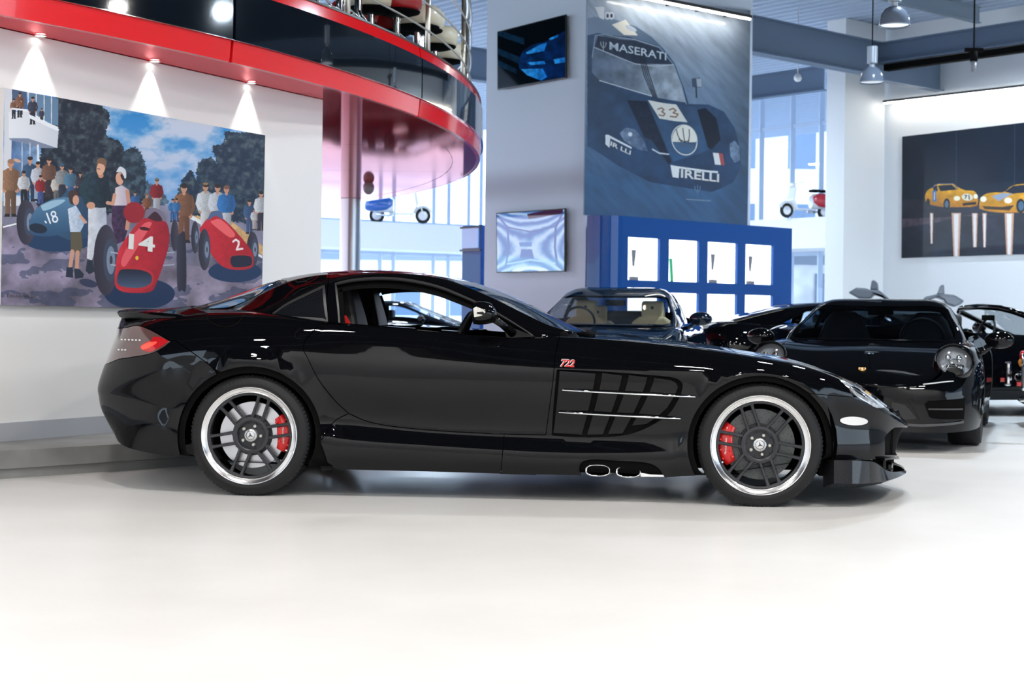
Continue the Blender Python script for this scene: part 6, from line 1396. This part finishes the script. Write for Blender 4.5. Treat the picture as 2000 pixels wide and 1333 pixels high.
        MB().box(trunk if trunk is not None else x0+.5, hx0+.1, -W+.12, W-.12, s.wr+.1, s.st[len(s.st)//2][4]-.10).build('cabin_floor', MATTE, s.root)
    def roof(s, opens=(), h=.07, name='roof', x0=None, x1=None):
        a = x0 if x0 is not None else s.gx[0]; b = x1 if x1 is not None else s.gx[-1]; m = 14
        out = [s.gi(a+(b-a)*k/m, 0) for k in range(m+1)]+[s.gi(b+(a-b)*k/m, 5) for k in range(m+1)]
        panel(name, s.gh, out, s.paint, s.root, list(opens), h=h, rim=.008, both=True)
        panel('roof_lining', s.gh, out, MATTE, s.root, [inset(s.gh, o, .012) for o in opens], h=.1, rim=0, off=-.02, both=True)
    def glass(s, name, outer, m, both=False, off=-.004):
        for f in ((0,) if both else (0, 1)): panel(name, s.gh, outer, m, s.root, h=.09, rim=0, gap=.001, off=off, far=bool(f), both=both)
    def band(s, xs0, xs1, t0, t1, m=8):
        """quad region between two x ranges at t0 and t1"""
        (a, b), (c, d) = xs0, xs1
        return [s.gi(a+(b-a)*k/m, t0) for k in range(m+1)]+[s.gi(b+(d-b)*k/m, t0+(t1-t0)*k/m) for k in range(1, m)]+[s.gi(d+(c-d)*k/m, t1) for k in range(m+1)]+[s.gi(c+(a-c)*k/m, t1+(t0-t1)*k/m) for k in range(1, m)]
    def wheels(s, only=None, rimmat=None, spokes=10):
        rm = rimmat or mat('alloy_dark', (.10, .10, .11), .35, .8)
        for k, x in s.ax.items():
            for sd in (-1, 1):
                if only and (k, sd) not in only: continue
                R = s.wr; r = R*.76; W = s.track[0 if k == 'r' else 1]-.02
                t = MB().lathe([(r, .01), (r+.02, -.006), (R-.02, 0), (R, .03), (R, s.ww-.03), (R-.02, s.ww), (r, s.ww)], 48, None, 'y').build('wheel', RUBBER, s.root, True, auto=AUTO, loc=(x, sd*W, R), rot=(0, 0, 0 if sd < 0 else pi))
                MB().lathe([(r, .005), (r-.01, .0), (r-.02, .008), (r-.025, .16), (.06, .17)], 40, None, 'y').build('rim', rm, t, True, auto=AUTO)
                for j in range(spokes):
                    a = 2*pi*j/spokes; MB().bar((.03*cos(a), .02, .03*sin(a)), ((r-.015)*cos(a), .012, (r-.015)*sin(a)), .022, .02, (0, 1, 0)).build('spoke', rm, t)
                MB().lathe([(0, .0), (.04, .004), (.05, .03)], 20, None, 'y').build('hub_cap', rm, t, True)
                MB().lathe([(.06, .07), (r*.82, .07)], 32, None, 'y').build('brake_disc', DISCG, t)
                h_ = MB().lathe([(s.ar+.01, -(s.ww+.02)), (s.ar+.01, -.04)], 24, Matrix.Translation((x, 0, R)), 'y', False, 0, pi)
        for k, x in s.ax.items():
            for sd in (-1, 1):
                W = s.track[0 if k == 'r' else 1]
                MB().lathe([(s.ar+.012, sd*(W-.35)), (s.ar+.012, sd*(W-.02))], 20, Matrix.Translation((x, 0, s.wr)), 'y', False, 0, pi).build('wheel_housing', MATTE, s.root, recalc=False)
    def mirror(s, x, y, z, side, k=1.0, m=None):
        mb = MB(); mb.ball((x, side*y, z), (.07*k, .115*k, .07*k), 16, 10); o = mb.build('door_mirror', m or s.paint, s.root, True)
        MB().tube([(x+.02, side*(y-.05), z-.04), (x+.03, side*(y-.13), z-.10), (x+.02, side*(y-.22), z-.12)], .022, 8).build('mirror_arm', m or s.paint, o, True); return o
    def seat(s, x, y, zt, m, style='block', hw=.13):
        e = MB(); zb = zt-.55
        if style == 'sport':
            e.prism([(-.26, 0), (.26, 0), (.25, .25), (.17, .46), (.10, .54), (-.10, .54), (-.17, .46), (-.25, .25)], lambda q: (x+.02, y+q[0], zb+q[1]), lambda q: (x-.12, y+q[0], zb+q[1]))
            return e.build('seat', m, s.root, bevel=.03)
        e.prism([(-.25, 0), (.25, 0), (.24, .3), (.15, .36), (-.15, .36), (-.24, .3)], lambda q: (x+.03, y+q[0], zb+q[1]), lambda q: (x-.1, y+q[0], zb+q[1])); o = e.build('seat', m, s.root, bevel=.03)
        MB().box(x-.09, x, y-hw, y+hw, zb+.34, zt).build('headrest', m, o, bevel=.035, segs=3); return o
    def steer(s, x, y, z):
        MB().tube([(x+.05*cos(a), y+.18*sin(a), z+.17*cos(a)) for a in np.linspace(0, 2*pi, 28, endpoint=False)], .014, 8, True).build('steering_wheel', LEATHER, s.root, True)
BPAINT = mat('car_black', (0.002, 0.0024, 0.0034), .3, 0, 0, .62, .02)
BGLASS = glassmat('car_glass', (.82, .88, .92), .5); DGLASS = glassmat('car_glass_dark', (.42, .50, .56), .6)
# ------------------------------------------------------------------ rear-engined sports car facing us
st = [(-2.05, .66, .30, .50, .70, .78), (-1.8, .86, .26, .50, .78, .86), (-1.2, .925, .20, .5, .82, .90), (-.5, .90, .17, .48, .82, .88), (.3, .885, .17, .48, .81, .85), (.85, .895, .17, .48, .80, .815), (1.25, .915, .18, .48, .79, .775), (1.6, .905, .17, .47, .755, .715), (1.86, .865, .16, .44, .69, .645), (2.04, .78, .155, .41, .62, .585), (2.15, .66, .15, .40, .55, .535), (2.21, .48, .15, .39, .50, .49)]
gh = [(-1.9, .40, .84, .36, .85, .86), (-1.4, .58, .85, .47, .95, .98), (-.9, .67, .85, .53, 1.08, 1.12), (-.3, .70, .84, .55, 1.13, 1.17), (.08, .715, .83, .56, 1.12, 1.165), (.42, .73, .82, .61, 1.02, 1.05), (.75, .74, .80, .68, .90, .92), (.98, .72, .77, .68, .80, .82)]
p9 = Car('sports_car', 'black rear-engined sports car with round headlights facing us beside the coupe\'s nose', (3.30, 13.45), (-.32, -.948), st, gh, BPAINT, 2.45, .335, .25, .375, track=(.90, .90))
p9.panels(hood=(.86, 1.98), doors=(-.55, .62), trunk=-1.45)
ws = [p9.gi(x, 2.25) for x in np.linspace(.22, .90, 8)]+[p9.gi(.95, 3), p9.gi(.955, 4), p9.gi(.955, 5)]+[p9.gi(x, 5) for x in np.linspace(.9, .27, 8)]+[p9.gi(.25, 3.5)]
sw_ = [p9.gi(x, .35) for x in np.linspace(-.5, .72, 8)]+[p9.gi(x, 1.78) for x in np.linspace(.40, -.5, 8)]
qw_ = [p9.gi(x, .4) for x in np.linspace(-1.1, -.6, 4)]+[p9.gi(x, 1.75) for x in np.linspace(-.6, -.95, 4)]
rw_ = [p9.gi(x, 3) for x in np.linspace(-1.6, -1.0, 6)]+[p9.gi(x, 5) for x in np.linspace(-1.0, -1.6, 6)]
p9.roof([ws, sw_, qw_, rw_]); p9.glass('windscreen', ws, DGLASS, both=True); p9.glass('side_window', sw_, DGLASS); p9.glass('quarter_window', qw_, DGLASS); p9.glass('rear_window', rw_, DGLASS, both=True)
p9.wheels()
SEATB = mat('seat_charcoal', (.03, .032, .036), .55)
for y in (-.37, .37): p9.seat(-.28, y, 1.07, SEATB, 'sport')
p9.steer(.42, .37, .83)
MB().box(.45, .85, -.66, .66, .70, .80).build('dashboard', MATTE, p9.root, bevel=.03)
MB().box(.18, .22, -.11, .11, 1.03, 1.085).build('rear_view_mirror', MATTE, p9.root, bevel=.01)
HG = mat('lamp_inner', (.30, .31, .33), .2, .7); LENS = glassmat('lamp_lens', (.9, .93, .96), 1.5)
def headlamp(c, x, y, z, r, tilt, yaw, parent, extras=True, back=-.10):
    M = Matrix.Translation((x, y, z)) @ Matrix.Rotation(yaw, 4, 'Z') @ Matrix.Rotation(tilt, 4, 'Y')
    o = MB().lathe([(r*.8, back), (r*1.08, back*.55), (r*1.12, -.01), (r*1.05, .012), (r, .006), (r*.97, -.02)], 40, M, 'x').build('headlight', c.paint, parent, True, auto=AUTO)
    MB().lathe([(r*.97, -.02), (r*.7, -.05), (0, -.06)], 32, M, 'x').build('lamp_bowl', mat('lamp_bowl', (.42, .43, .45), .3, .35), o, True)
    for k in range(4): a = pi/4+k*pi/2; MB().lathe([(0, -.02), (r*.16, -.022), (r*.18, -.05)], 14, M @ Matrix.Translation((0, r*.44*cos(a), r*.44*sin(a))), 'x').build('lamp_element', CHROME, o, True)
    MB().lathe([(r*.20, -.03), (r*.24, -.025), (r*.24, -.05)], 20, M, 'x').build('lamp_element', HG, o, True)
    MB().lathe([(0, .05), (r*.35, .046), (r*.7, .030), (r*.98, .004)], 32, M, 'x').build('lamp_lens', LENS, o, True); return o
for sd in (-1, 1): headlamp(p9, 1.985, sd*.70, .688, .132, radians(-30), radians(sd*12), p9.root, True, -.34)
B9 = p9.body
B9m = Surf(B9.P, tb=(1,), world=lambda P, vec=False: p9.w(np.asarray(P)*[1, -1, 1], vec))
def q9(*pts): return [tuple(q) for q in B9m.pix(pts)]
def on9(name, pts, m, off=.003, **k): return panel(name, B9, q9(*pts), m, p9.root, off=off, gap=0, rim=k.pop('rim', .004), h=.06, far=True, **k)
on9('intake', curvepts([(1806, 790), (1822, 780), (1880, 778), (1884, 784), (1882, 815), (1876, 819), (1822, 818), (1812, 806), (1806, 790)], 3), MATTE, .004)
on9('intake_blade', [(1780, 779), (1880, 772.5), (1880, 778), (1784, 784)], CHROME if False else BPAINT, .012, rim=.02)
on9('intake_mesh', [(1813, 798), (1879, 798), (1879, 801), (1813, 801)], mat('mesh_grey', (.05, .05, .05), .5), .009)
on9('intake', [(1742, 786), (1768, 792), (1790, 818), (1770, 820), (1742, 816)], mat('duct_grey', (.02, .02, .022), .4), .004)
on9('duct_blade', [(1772, 783), (1779, 781), (1806, 820), (1797, 822)], BPAINT, .012, rim=.02)
on9('lower_lip', [(1742, 826), (1800, 829), (1880, 822), (1880, 826), (1800, 834), (1742, 831)], mat('lip_grey', (.08, .08, .085), .3), .012)
on9('light_strip', [(1802, 750.5), (1862, 744.3), (1862, 746), (1803, 752.5)], mat('strip_white', (.6, .62, .65), .2), .005)
PLT = mat('plate_dark', (.04, .04, .042), .5)
pq_ = p9.w(np.array([[2.235, .02, .40]])); MB().box(2.20, 2.235, -.27, .25, .345, .465).build('number_plate', PLT, p9.root)
for a_, b_ in (((2.238, -.27, .465), (2.238, .25, .465)), ((2.238, .25, .465), (2.238, .25, .345)), ((2.238, -.27, .345), (2.238, .25, .345))): MB().bar(a_, b_, .008, .012).build('plate_frame', INKW, p9.root)
# crest on the bonnet
GOLD = mat('crest_gold', (.75, .45, .10), .3, .8)
cp_ = B9m.pix([(1684, 723)])[0]; pc = B9m.ev([cp_])[0]*[1, -1, 1]; nc = Vector(B9m.nor([cp_])[0]*[1, -1, 1]); Mc = Matrix.Translation(Vector(pc)+nc*.004) @ nc.to_track_quat('Z', 'X').to_matrix().to_4x4()
yv = (Mc.inverted() @ (Vector(pc)+Vector((0, 0, 1)))); aa = atan2(yv.y, yv.x)-pi/2; Mc = Mc @ Matrix.Rotation(aa, 4, 'Z')
shp = [(-.026, .030), (.026, .030), (.028, .0), (.018, -.024), (0, -.036), (-.018, -.024), (-.028, .0)]
cr_ = MB().prism(shp, lambda q: Mc @ Vector((q[0], q[1], 0)), lambda q: Mc @ Vector((q[0], q[1], .004))).build('bonnet_crest', GOLD, p9.root)
for (x0_, x1_, y0_, y1_, mm) in ((-.022, -.006, .006, .02, RED), (.006, .022, -.018, -.004, RED), (-.018, -.006, -.018, -.004, MATTE), (.006, .020, .006, .02, MATTE), (-.006, .006, -.008, .010, INKW)):
    MB().box(x0_, x1_, y0_, y1_, .004, .0055, Mc).build('crest_field', mm, cr_)
for sd in (-1, 1): p9.mirror(.50, 1.0, .83, sd, 1.05)
# ------------------------------------------------------------------ grand tourer with tan seats
NAVY = mat('car_navy', (.004, .010, .022), .3, 0, 0, 1.0, .02)
st = [(-2.25, .66, .32, .55, .80, .92), (-2.0, .86, .28, .52, .88, .99), (-1.4, .97, .22, .5, .90, 1.0), (-.6, .95, .18, .5, .89, .96), (.4, .945, .18, .5, .88, .93), (.95, .95, .18, .5, .87, .90), (1.4, .97, .18, .5, .86, .85), (1.8, .95, .17, .48, .80, .78), (2.1, .88, .16, .45, .72, .70), (2.35, .74, .16, .42, .62, .62), (2.48, .55, .16, .40, .54, .56)]
gh = [(-2.1, .42, .96, .38, .97, .98), (-1.6, .62, .95, .50, 1.08, 1.12), (-1.0, .74, .92, .58, 1.22, 1.27), (-.4, .78, .90, .60, 1.28, 1.335), (.1, .79, .89, .61, 1.27, 1.325), (.45, .80, .88, .66, 1.16, 1.20), (.85, .81, .87, .74, 1.01, 1.04), (1.2, .78, .85, .74, .89, .90)]
gt = Car('grand_tourer', 'dark blue-black grand tourer with tan seats facing us below the blue cabinet', (1.27, 18.0), (-.20, -.98), st, gh, NAVY, 2.9, .35, .26, .39, track=(.95, .95))
gt.panels(hood=(1.02, 2.2), doors=(-.5, .75), trunk=-1.7)
ws = [gt.gi(x, 2.22) for x in np.linspace(.32, 1.10, 8)]+[gt.gi(1.16, 3), gt.gi(1.165, 4), gt.gi(1.17, 5)]+[gt.gi(x, 5) for x in np.linspace(1.1, .37, 8)]+[gt.gi(.35, 3.5)]
sw_ = [gt.gi(x, .3) for x in np.linspace(-.5, .88, 8)]+[gt.gi(x, 1.8) for x in np.linspace(.48, -.45, 8)]
qw_ = [gt.gi(x, .35) for x in np.linspace(-1.5, -.62, 5)]+[gt.gi(x, 1.75) for x in np.linspace(-.58, -1.15, 5)]
rw_ = [gt.gi(x, 2.5) for x in np.linspace(-1.75, -.95, 6)]+[gt.gi(x, 5) for x in np.linspace(-.85, -1.75, 6)]
gt.roof([ws, sw_, qw_, rw_]); gt.glass('windscreen', ws, BGLASS, both=True); gt.glass('side_window', sw_, BGLASS); gt.glass('quarter_window', qw_, BGLASS); gt.glass('rear_window', rw_, BGLASS, both=True)
gt.wheels()
TANP = TAN; EMB = MATTE
for x, y, zt_, hw in ((.0, .40, 1.185, .13), (.0, -.40, 1.185, .13), (-.75, .36, 1.13, .11), (-.75, -.36, 1.13, .11)):
    o = gt.seat(x, y, zt_, TANP, hw=hw); MB().lathe([(0, .001), (.018, .001)], 10, Matrix.Translation((x+.002, y, zt_-.08)), 'x').build('headrest_emblem', EMB, o)
MB().box(.55, 1.1, -.72, .72, .74, .90).build('dashboard', MATTE, gt.root, bevel=.04); gt.steer(.45, -.40, .93)
MB().box(.28, .32, -.12, .12, 1.12, 1.19).build('rear_view_mirror', MATTE, gt.root, bevel=.01)
for sd in (-1, 1): gt.mirror(.72, 1.03, .98, sd, 1.15); headlamp(gt, 2.12, sd*.72, .64, .09, radians(-40), radians(sd*25), gt.root)
# ------------------------------------------------------------------ side-on coupes
def side_coupe(label, loc, head, paint, zk=1.0, seat_m=LEATHER, kind='fast', name='coupe'):
    st = [(-2.18, .62, .36, .60, .80*zk, .86*zk), (-2.05, .80, .30, .56, .86*zk, .92*zk), (-1.4, .94, .22, .5, .88*zk, .95*zk), (-.6, .92, .17, .5, .86*zk, .92*zk), (.4, .91, .17, .48, .82*zk, .86*zk), (.95, .92, .17, .48, .79*zk, .80*zk), (1.4, .94, .18, .47, .77*zk, .74*zk), (1.8, .90, .17, .44, .68*zk, .64*zk), (2.1, .80, .16, .40, .58*zk, .55*zk), (2.28, .6, .16, .37, .48*zk, .47*zk)]
    gh = [(-2.1, .42, .88*zk, .38, .89*zk, .90*zk), (-1.5, .60, .88*zk, .48, 1.01*zk, 1.05*zk), (-.9, .72, .87*zk, .55, 1.15*zk, 1.19*zk), (-.3, .77, .86*zk, .57, 1.19*zk, 1.235*zk), (.1, .78, .84*zk, .58, 1.17*zk, 1.215*zk), (.5, .79, .82*zk, .64, 1.03*zk, 1.07*zk), (.9, .80, .80*zk, .72, .89*zk, .92*zk), (1.2, .76, .77*zk, .71, .79*zk, .81*zk)]
    c = Car(name, label, loc, head, st, gh, paint, 2.65, .34, .25, .385, track=(.93, .92)); c.panels(hood=(1.02, 2.05), doors=(-.45, .8), trunk=-1.75, h=.1)
    ws = [c.gi(x, 2.2) for x in np.linspace(.16, 1.10, 7)]+[c.gi(1.16, 3.5), c.gi(1.17, 5)]+[c.gi(x, 5) for x in np.linspace(1.1, .2, 7)]
    sw = [c.gi(x, .35) for x in np.linspace(-.45, .86, 7)]+[c.gi(x, 1.8) for x in np.linspace(.48, -.42, 7)]
    qw = [c.gi(-1.15, .5), c.gi(-.85, .4), c.gi(-.58, .4), c.gi(-.56, 1.7), c.gi(-.75, 1.65)]
    rw = [c.gi(x, 2.6) for x in np.linspace(-1.85, -.95, 6)]+[c.gi(x, 5) for x in np.linspace(-.85, -1.85, 6)]
    c.roof([ws, sw, qw, rw], h=.09); c.glass('windscreen', ws, BGLASS, both=True); c.glass('side_window', sw, BGLASS); c.glass('quarter_window', qw, BGLASS); c.glass('rear_window', rw, SMOKE, both=True)
    c.wheels(); c.seat(-.25, .36, 1.06*zk, seat_m); c.seat(-.25, -.36, 1.06*zk, seat_m); c.steer(.42, .36, .86)
    for sd in (-1, 1): c.mirror(.62, .99, .90*zk, sd)
    for sd in (-1, 1): headlamp(c, 1.98, sd*.68, .56*zk, .085, radians(-50), radians(sd*25), c.root)
    return c
q = onplane(1652, 600, (0, 21.3), (1, 0)); side_coupe('black fastback coupe side-on between the grand tourer and the sports car', (q[0], 21.3), (.995, .10), BPAINT, 1.0)
q = onplane(785, 600, (0, 30), (1, 0)); side_coupe('black coupe parked far behind, seen through the side windows of the near coupe', (q[0], 30), (.985, -.17), BPAINT, 1.03)
q = onplane(905, 600, (0, 33), (1, 0)); side_coupe('black coupe far behind, seen by the steering wheel of the near coupe', (q[0]+1.1, 33.5), (-.94, -.34), BPAINT, .86)
# ------------------------------------------------------------------ open two-seater at the right edge
st = [(-2.1, .62, .34, .58, .80, .88), (-1.95, .80, .28, .54, .86, .92), (-1.4, .92, .20, .5, .88, .93), (-.6, .91, .17, .5, .85, .90), (.4, .90, .17, .48, .82, .86), (.95, .91, .17, .48, .80, .81), (1.4, .93, .18, .47, .78, .76), (1.8, .90, .17, .44, .70, .67), (2.1, .80, .16, .40, .60, .58), (2.28, .6, .16, .37, .5, .49)]
EY = 16.6; q = onplane(1886, 700, (0, EY), (1, 0))
cv = Car('convertible', 'black open-top two-seater side-on behind the sports car, with bare windscreen frame', (q[0], EY), (.985, .17), st, None, BPAINT, 2.6, .34, .25, .385, track=(.92, .92))
cv.panels(hood=(1.02, 2.05), doors=(-.45, .8), trunk=-.9, h=.1); cv.wheels()
WF = [(1.0, .74, .80), (.80, .76, .88), (.50, .69, 1.0), (.22, .62, 1.10)]; TOPW = [(.22, .62, 1.10), (.16, .45, 1.135), (.14, .2, 1.145), (.14, 0, 1.15)]
pts_ = [(x, -y, z) for x, y, z in WF]+[(x, -y, z) for x, y, z in TOPW[1:]]+[(x, y, z) for x, y, z in TOPW[:-1][::-1]]+[(x, y, z) for x, y, z in WF[::-1][1:]]
MB().tube(pts_, .032, 10).build('windscreen_frame', BPAINT, cv.root, True)
pd('windscreen', [(1.0, -.74, .80), (1.1, 0, .80), (1.0, .74, .80), (.22, .62, 1.10), (.14, 0, 1.15), (.22, -.62, 1.10)], [(0, 1, 4, 5), (1, 2, 3, 4)], BGLASS, cv.root)
MB().box(.24, .28, -.12, .12, 1.0, 1.06).build('rear_view_mirror', MATTE, cv.root, bevel=.01)
for y in (-.36, .36): cv.seat(-.28, y, 1.06, SEATB)
cv.steer(.42, .36, .86); cv.mirror(.66, .99, .92, -1); cv.mirror(.66, .99, .92, 1)
MB().box(.45, .95, -.68, .68, .70, .83).build('dashboard', MATTE, cv.root, bevel=.03)
# ------------------------------------------------------------------ gullwing car with raised doors, far back
GREYC = mat('door_grey', (.16, .18, .21), .4, .2, .4, .5)
gw = side_coupe('gullwing coupe far behind the sports car with both doors raised', (onplane(1768, 600, (0, 26), (1, 0))[0], 26), (-.25, -.97), BPAINT, .90, name='gullwing_car')
GY = 25.6
def wingdoor(pts, depth=.95):
    P = [onplane(x, y, (0, GY), (1, 0)) for x, y in pts]; inv = gw.root.matrix_basis.inverted() if False else (Matrix.Translation(gw.root.location) @ Matrix.Rotation(gw.rz, 4, 'Z')).inverted()
    L = [inv @ p for p in P]; return MB().prism(list(range(len(L))), lambda i: L[i], lambda i: L[i]+Vector((-depth, 0, 0))).build('raised_door', GREYC, gw.root, bevel=.03, segs=2)
wingdoor([(1656, 572), (1672, 562), (1690, 563), (1699, 566), (1716, 566), (1734, 581), (1741, 590), (1733, 591), (1722, 580), (1706, 576), (1700, 584), (1676, 583)])
wingdoor([(1699, 566), (1702, 548), (1708, 547), (1714, 553), (1716, 567)], .5)
wingdoor([(1800, 590), (1806, 580), (1828, 575), (1844, 574), (1864, 576), (1884, 588), (1878, 594), (1866, 600), (1848, 594), (1843, 586), (1830, 581), (1812, 588)])
wingdoor([(1830, 575), (1836, 559), (1840, 556), (1844, 557), (1845, 575)], .5)
# ------------------------------------------------------------------ classic saloon just entering the frame on the right
st = [(-2.2, .5, .4, .6, .7, .75), (-2.0, .72, .34, .6, .82, .88), (-1.2, .82, .28, .55, .86, .92), (0, .84, .26, .55, .86, .92), (.8, .84, .26, .55, .86, .90), (1.3, .84, .28, .55, .84, .86), (1.7, .82, .30, .55, .80, .80), (1.95, .76, .34, .55, .76, .72), (2.06, .62, .38, .54, .68, .66)]
gh = [(-1.7, .6, .86, .5, .9, .92), (-1.2, .68, .87, .56, 1.15, 1.2), (-.5, .7, .87, .58, 1.25, 1.3), (.1, .7, .87, .58, 1.24, 1.29), (.5, .7, .86, .62, 1.05, 1.1), (.8, .7, .84, .66, .86, .9)]
NB = mat('classic_navy', (.006, .02, .05), .3, 0, 0, 1.0); hd = np.array([.985, -.17]); q = onplane(1972, 740, (0, 13.6), (1, 0)); tp_ = np.array([q[0], 13.6])+np.array([.17, .985])*.62+np.array([.30, 0])
cl = Car('classic_car', 'dark blue classic car whose chrome-trimmed tail enters at the right edge', tuple(tp_+hd*2.13)+(0,), tuple(hd), [(x, W, zb, zm, zs, zt) for x, W, zb, zm, zs, zt in
    [(-2.06, .58, .38, .50, .62, .66), (-1.9, .74, .33, .52, .70, .76), (-1.3, .82, .28, .55, .82, .88), (0, .84, .26, .55, .86, .92), (.8, .84, .26, .55, .86, .90), (1.3, .84, .28, .55, .84, .86), (1.7, .82, .30, .55, .80, .80), (1.95, .76, .34, .55, .76, .72), (2.06, .62, .38, .54, .68, .66)]], gh, NB, 2.4, .31, .17, .35, track=(.80, .80))
cl.panels(hood=(.86, 1.85), doors=(-.5, .6), trunk=-1.5, h=.1)
sw_ = [cl.gi(x, .4) for x in np.linspace(-.5, .5, 5)]+[cl.gi(x, 1.7) for x in np.linspace(.3, -.5, 5)]; ws = [cl.gi(.12, 2.3), cl.gi(.4, 2.2), cl.gi(.72, 2.2), cl.gi(.74, 5), cl.gi(.16, 5)]
cl.roof([sw_, ws], h=.1); cl.glass('side_window', sw_, BGLASS); cl.glass('windscreen', ws, BGLASS, both=True); cl.wheels(spokes=8)
for sd in (-1, 1):
    headlamp(cl, 2.06, sd*.56, .64, .085, 0, radians(sd*8), cl.root)
    M = Matrix.Translation((-2.12, sd*.56, 0))
    MB().ball((-2.12, sd*.56, .655), (.035, .05, .055)).build('tail_light', REDLENS, cl.root, True)
    MB().ball((-2.13, sd*.56, .59), (.035, .045, .045)).build('indicator', mat('amber', (.75, .25, .02), .2, coat=1), cl.root, True)
    MB().lathe([(.062, -.02), (.070, .0), (.062, .02)], 24, Matrix.Translation((-2.12, sd*.56, .625)), 'x').build('lamp_ring', CHROME, cl.root, True)
    MB().box(-2.30, -2.23, sd*.50-.03, sd*.50+.03, .36, .60).build('overrider', CHROME, cl.root, bevel=.025, segs=3)
    MB().box(-2.34, -2.30, sd*.50-.02, sd*.50+.02, .40, .44).build('reflector', REDLENS, cl.root, bevel=.005)
MB().tube([(-2.05, -.45, .30), (-2.30, -.45, .28)], .028, 14).build('tail_pipe', CHROME, cl.root, True)
MB().tube([(-1.7, -.88, .46), (-2.02, -.84, .46), (-2.17, -.6, .46), (-2.22, 0, .46), (-2.17, .6, .46), (-2.02, .84, .46), (-1.7, .88, .46)], .05, 12).build('bumper', CHROME, cl.root, True)
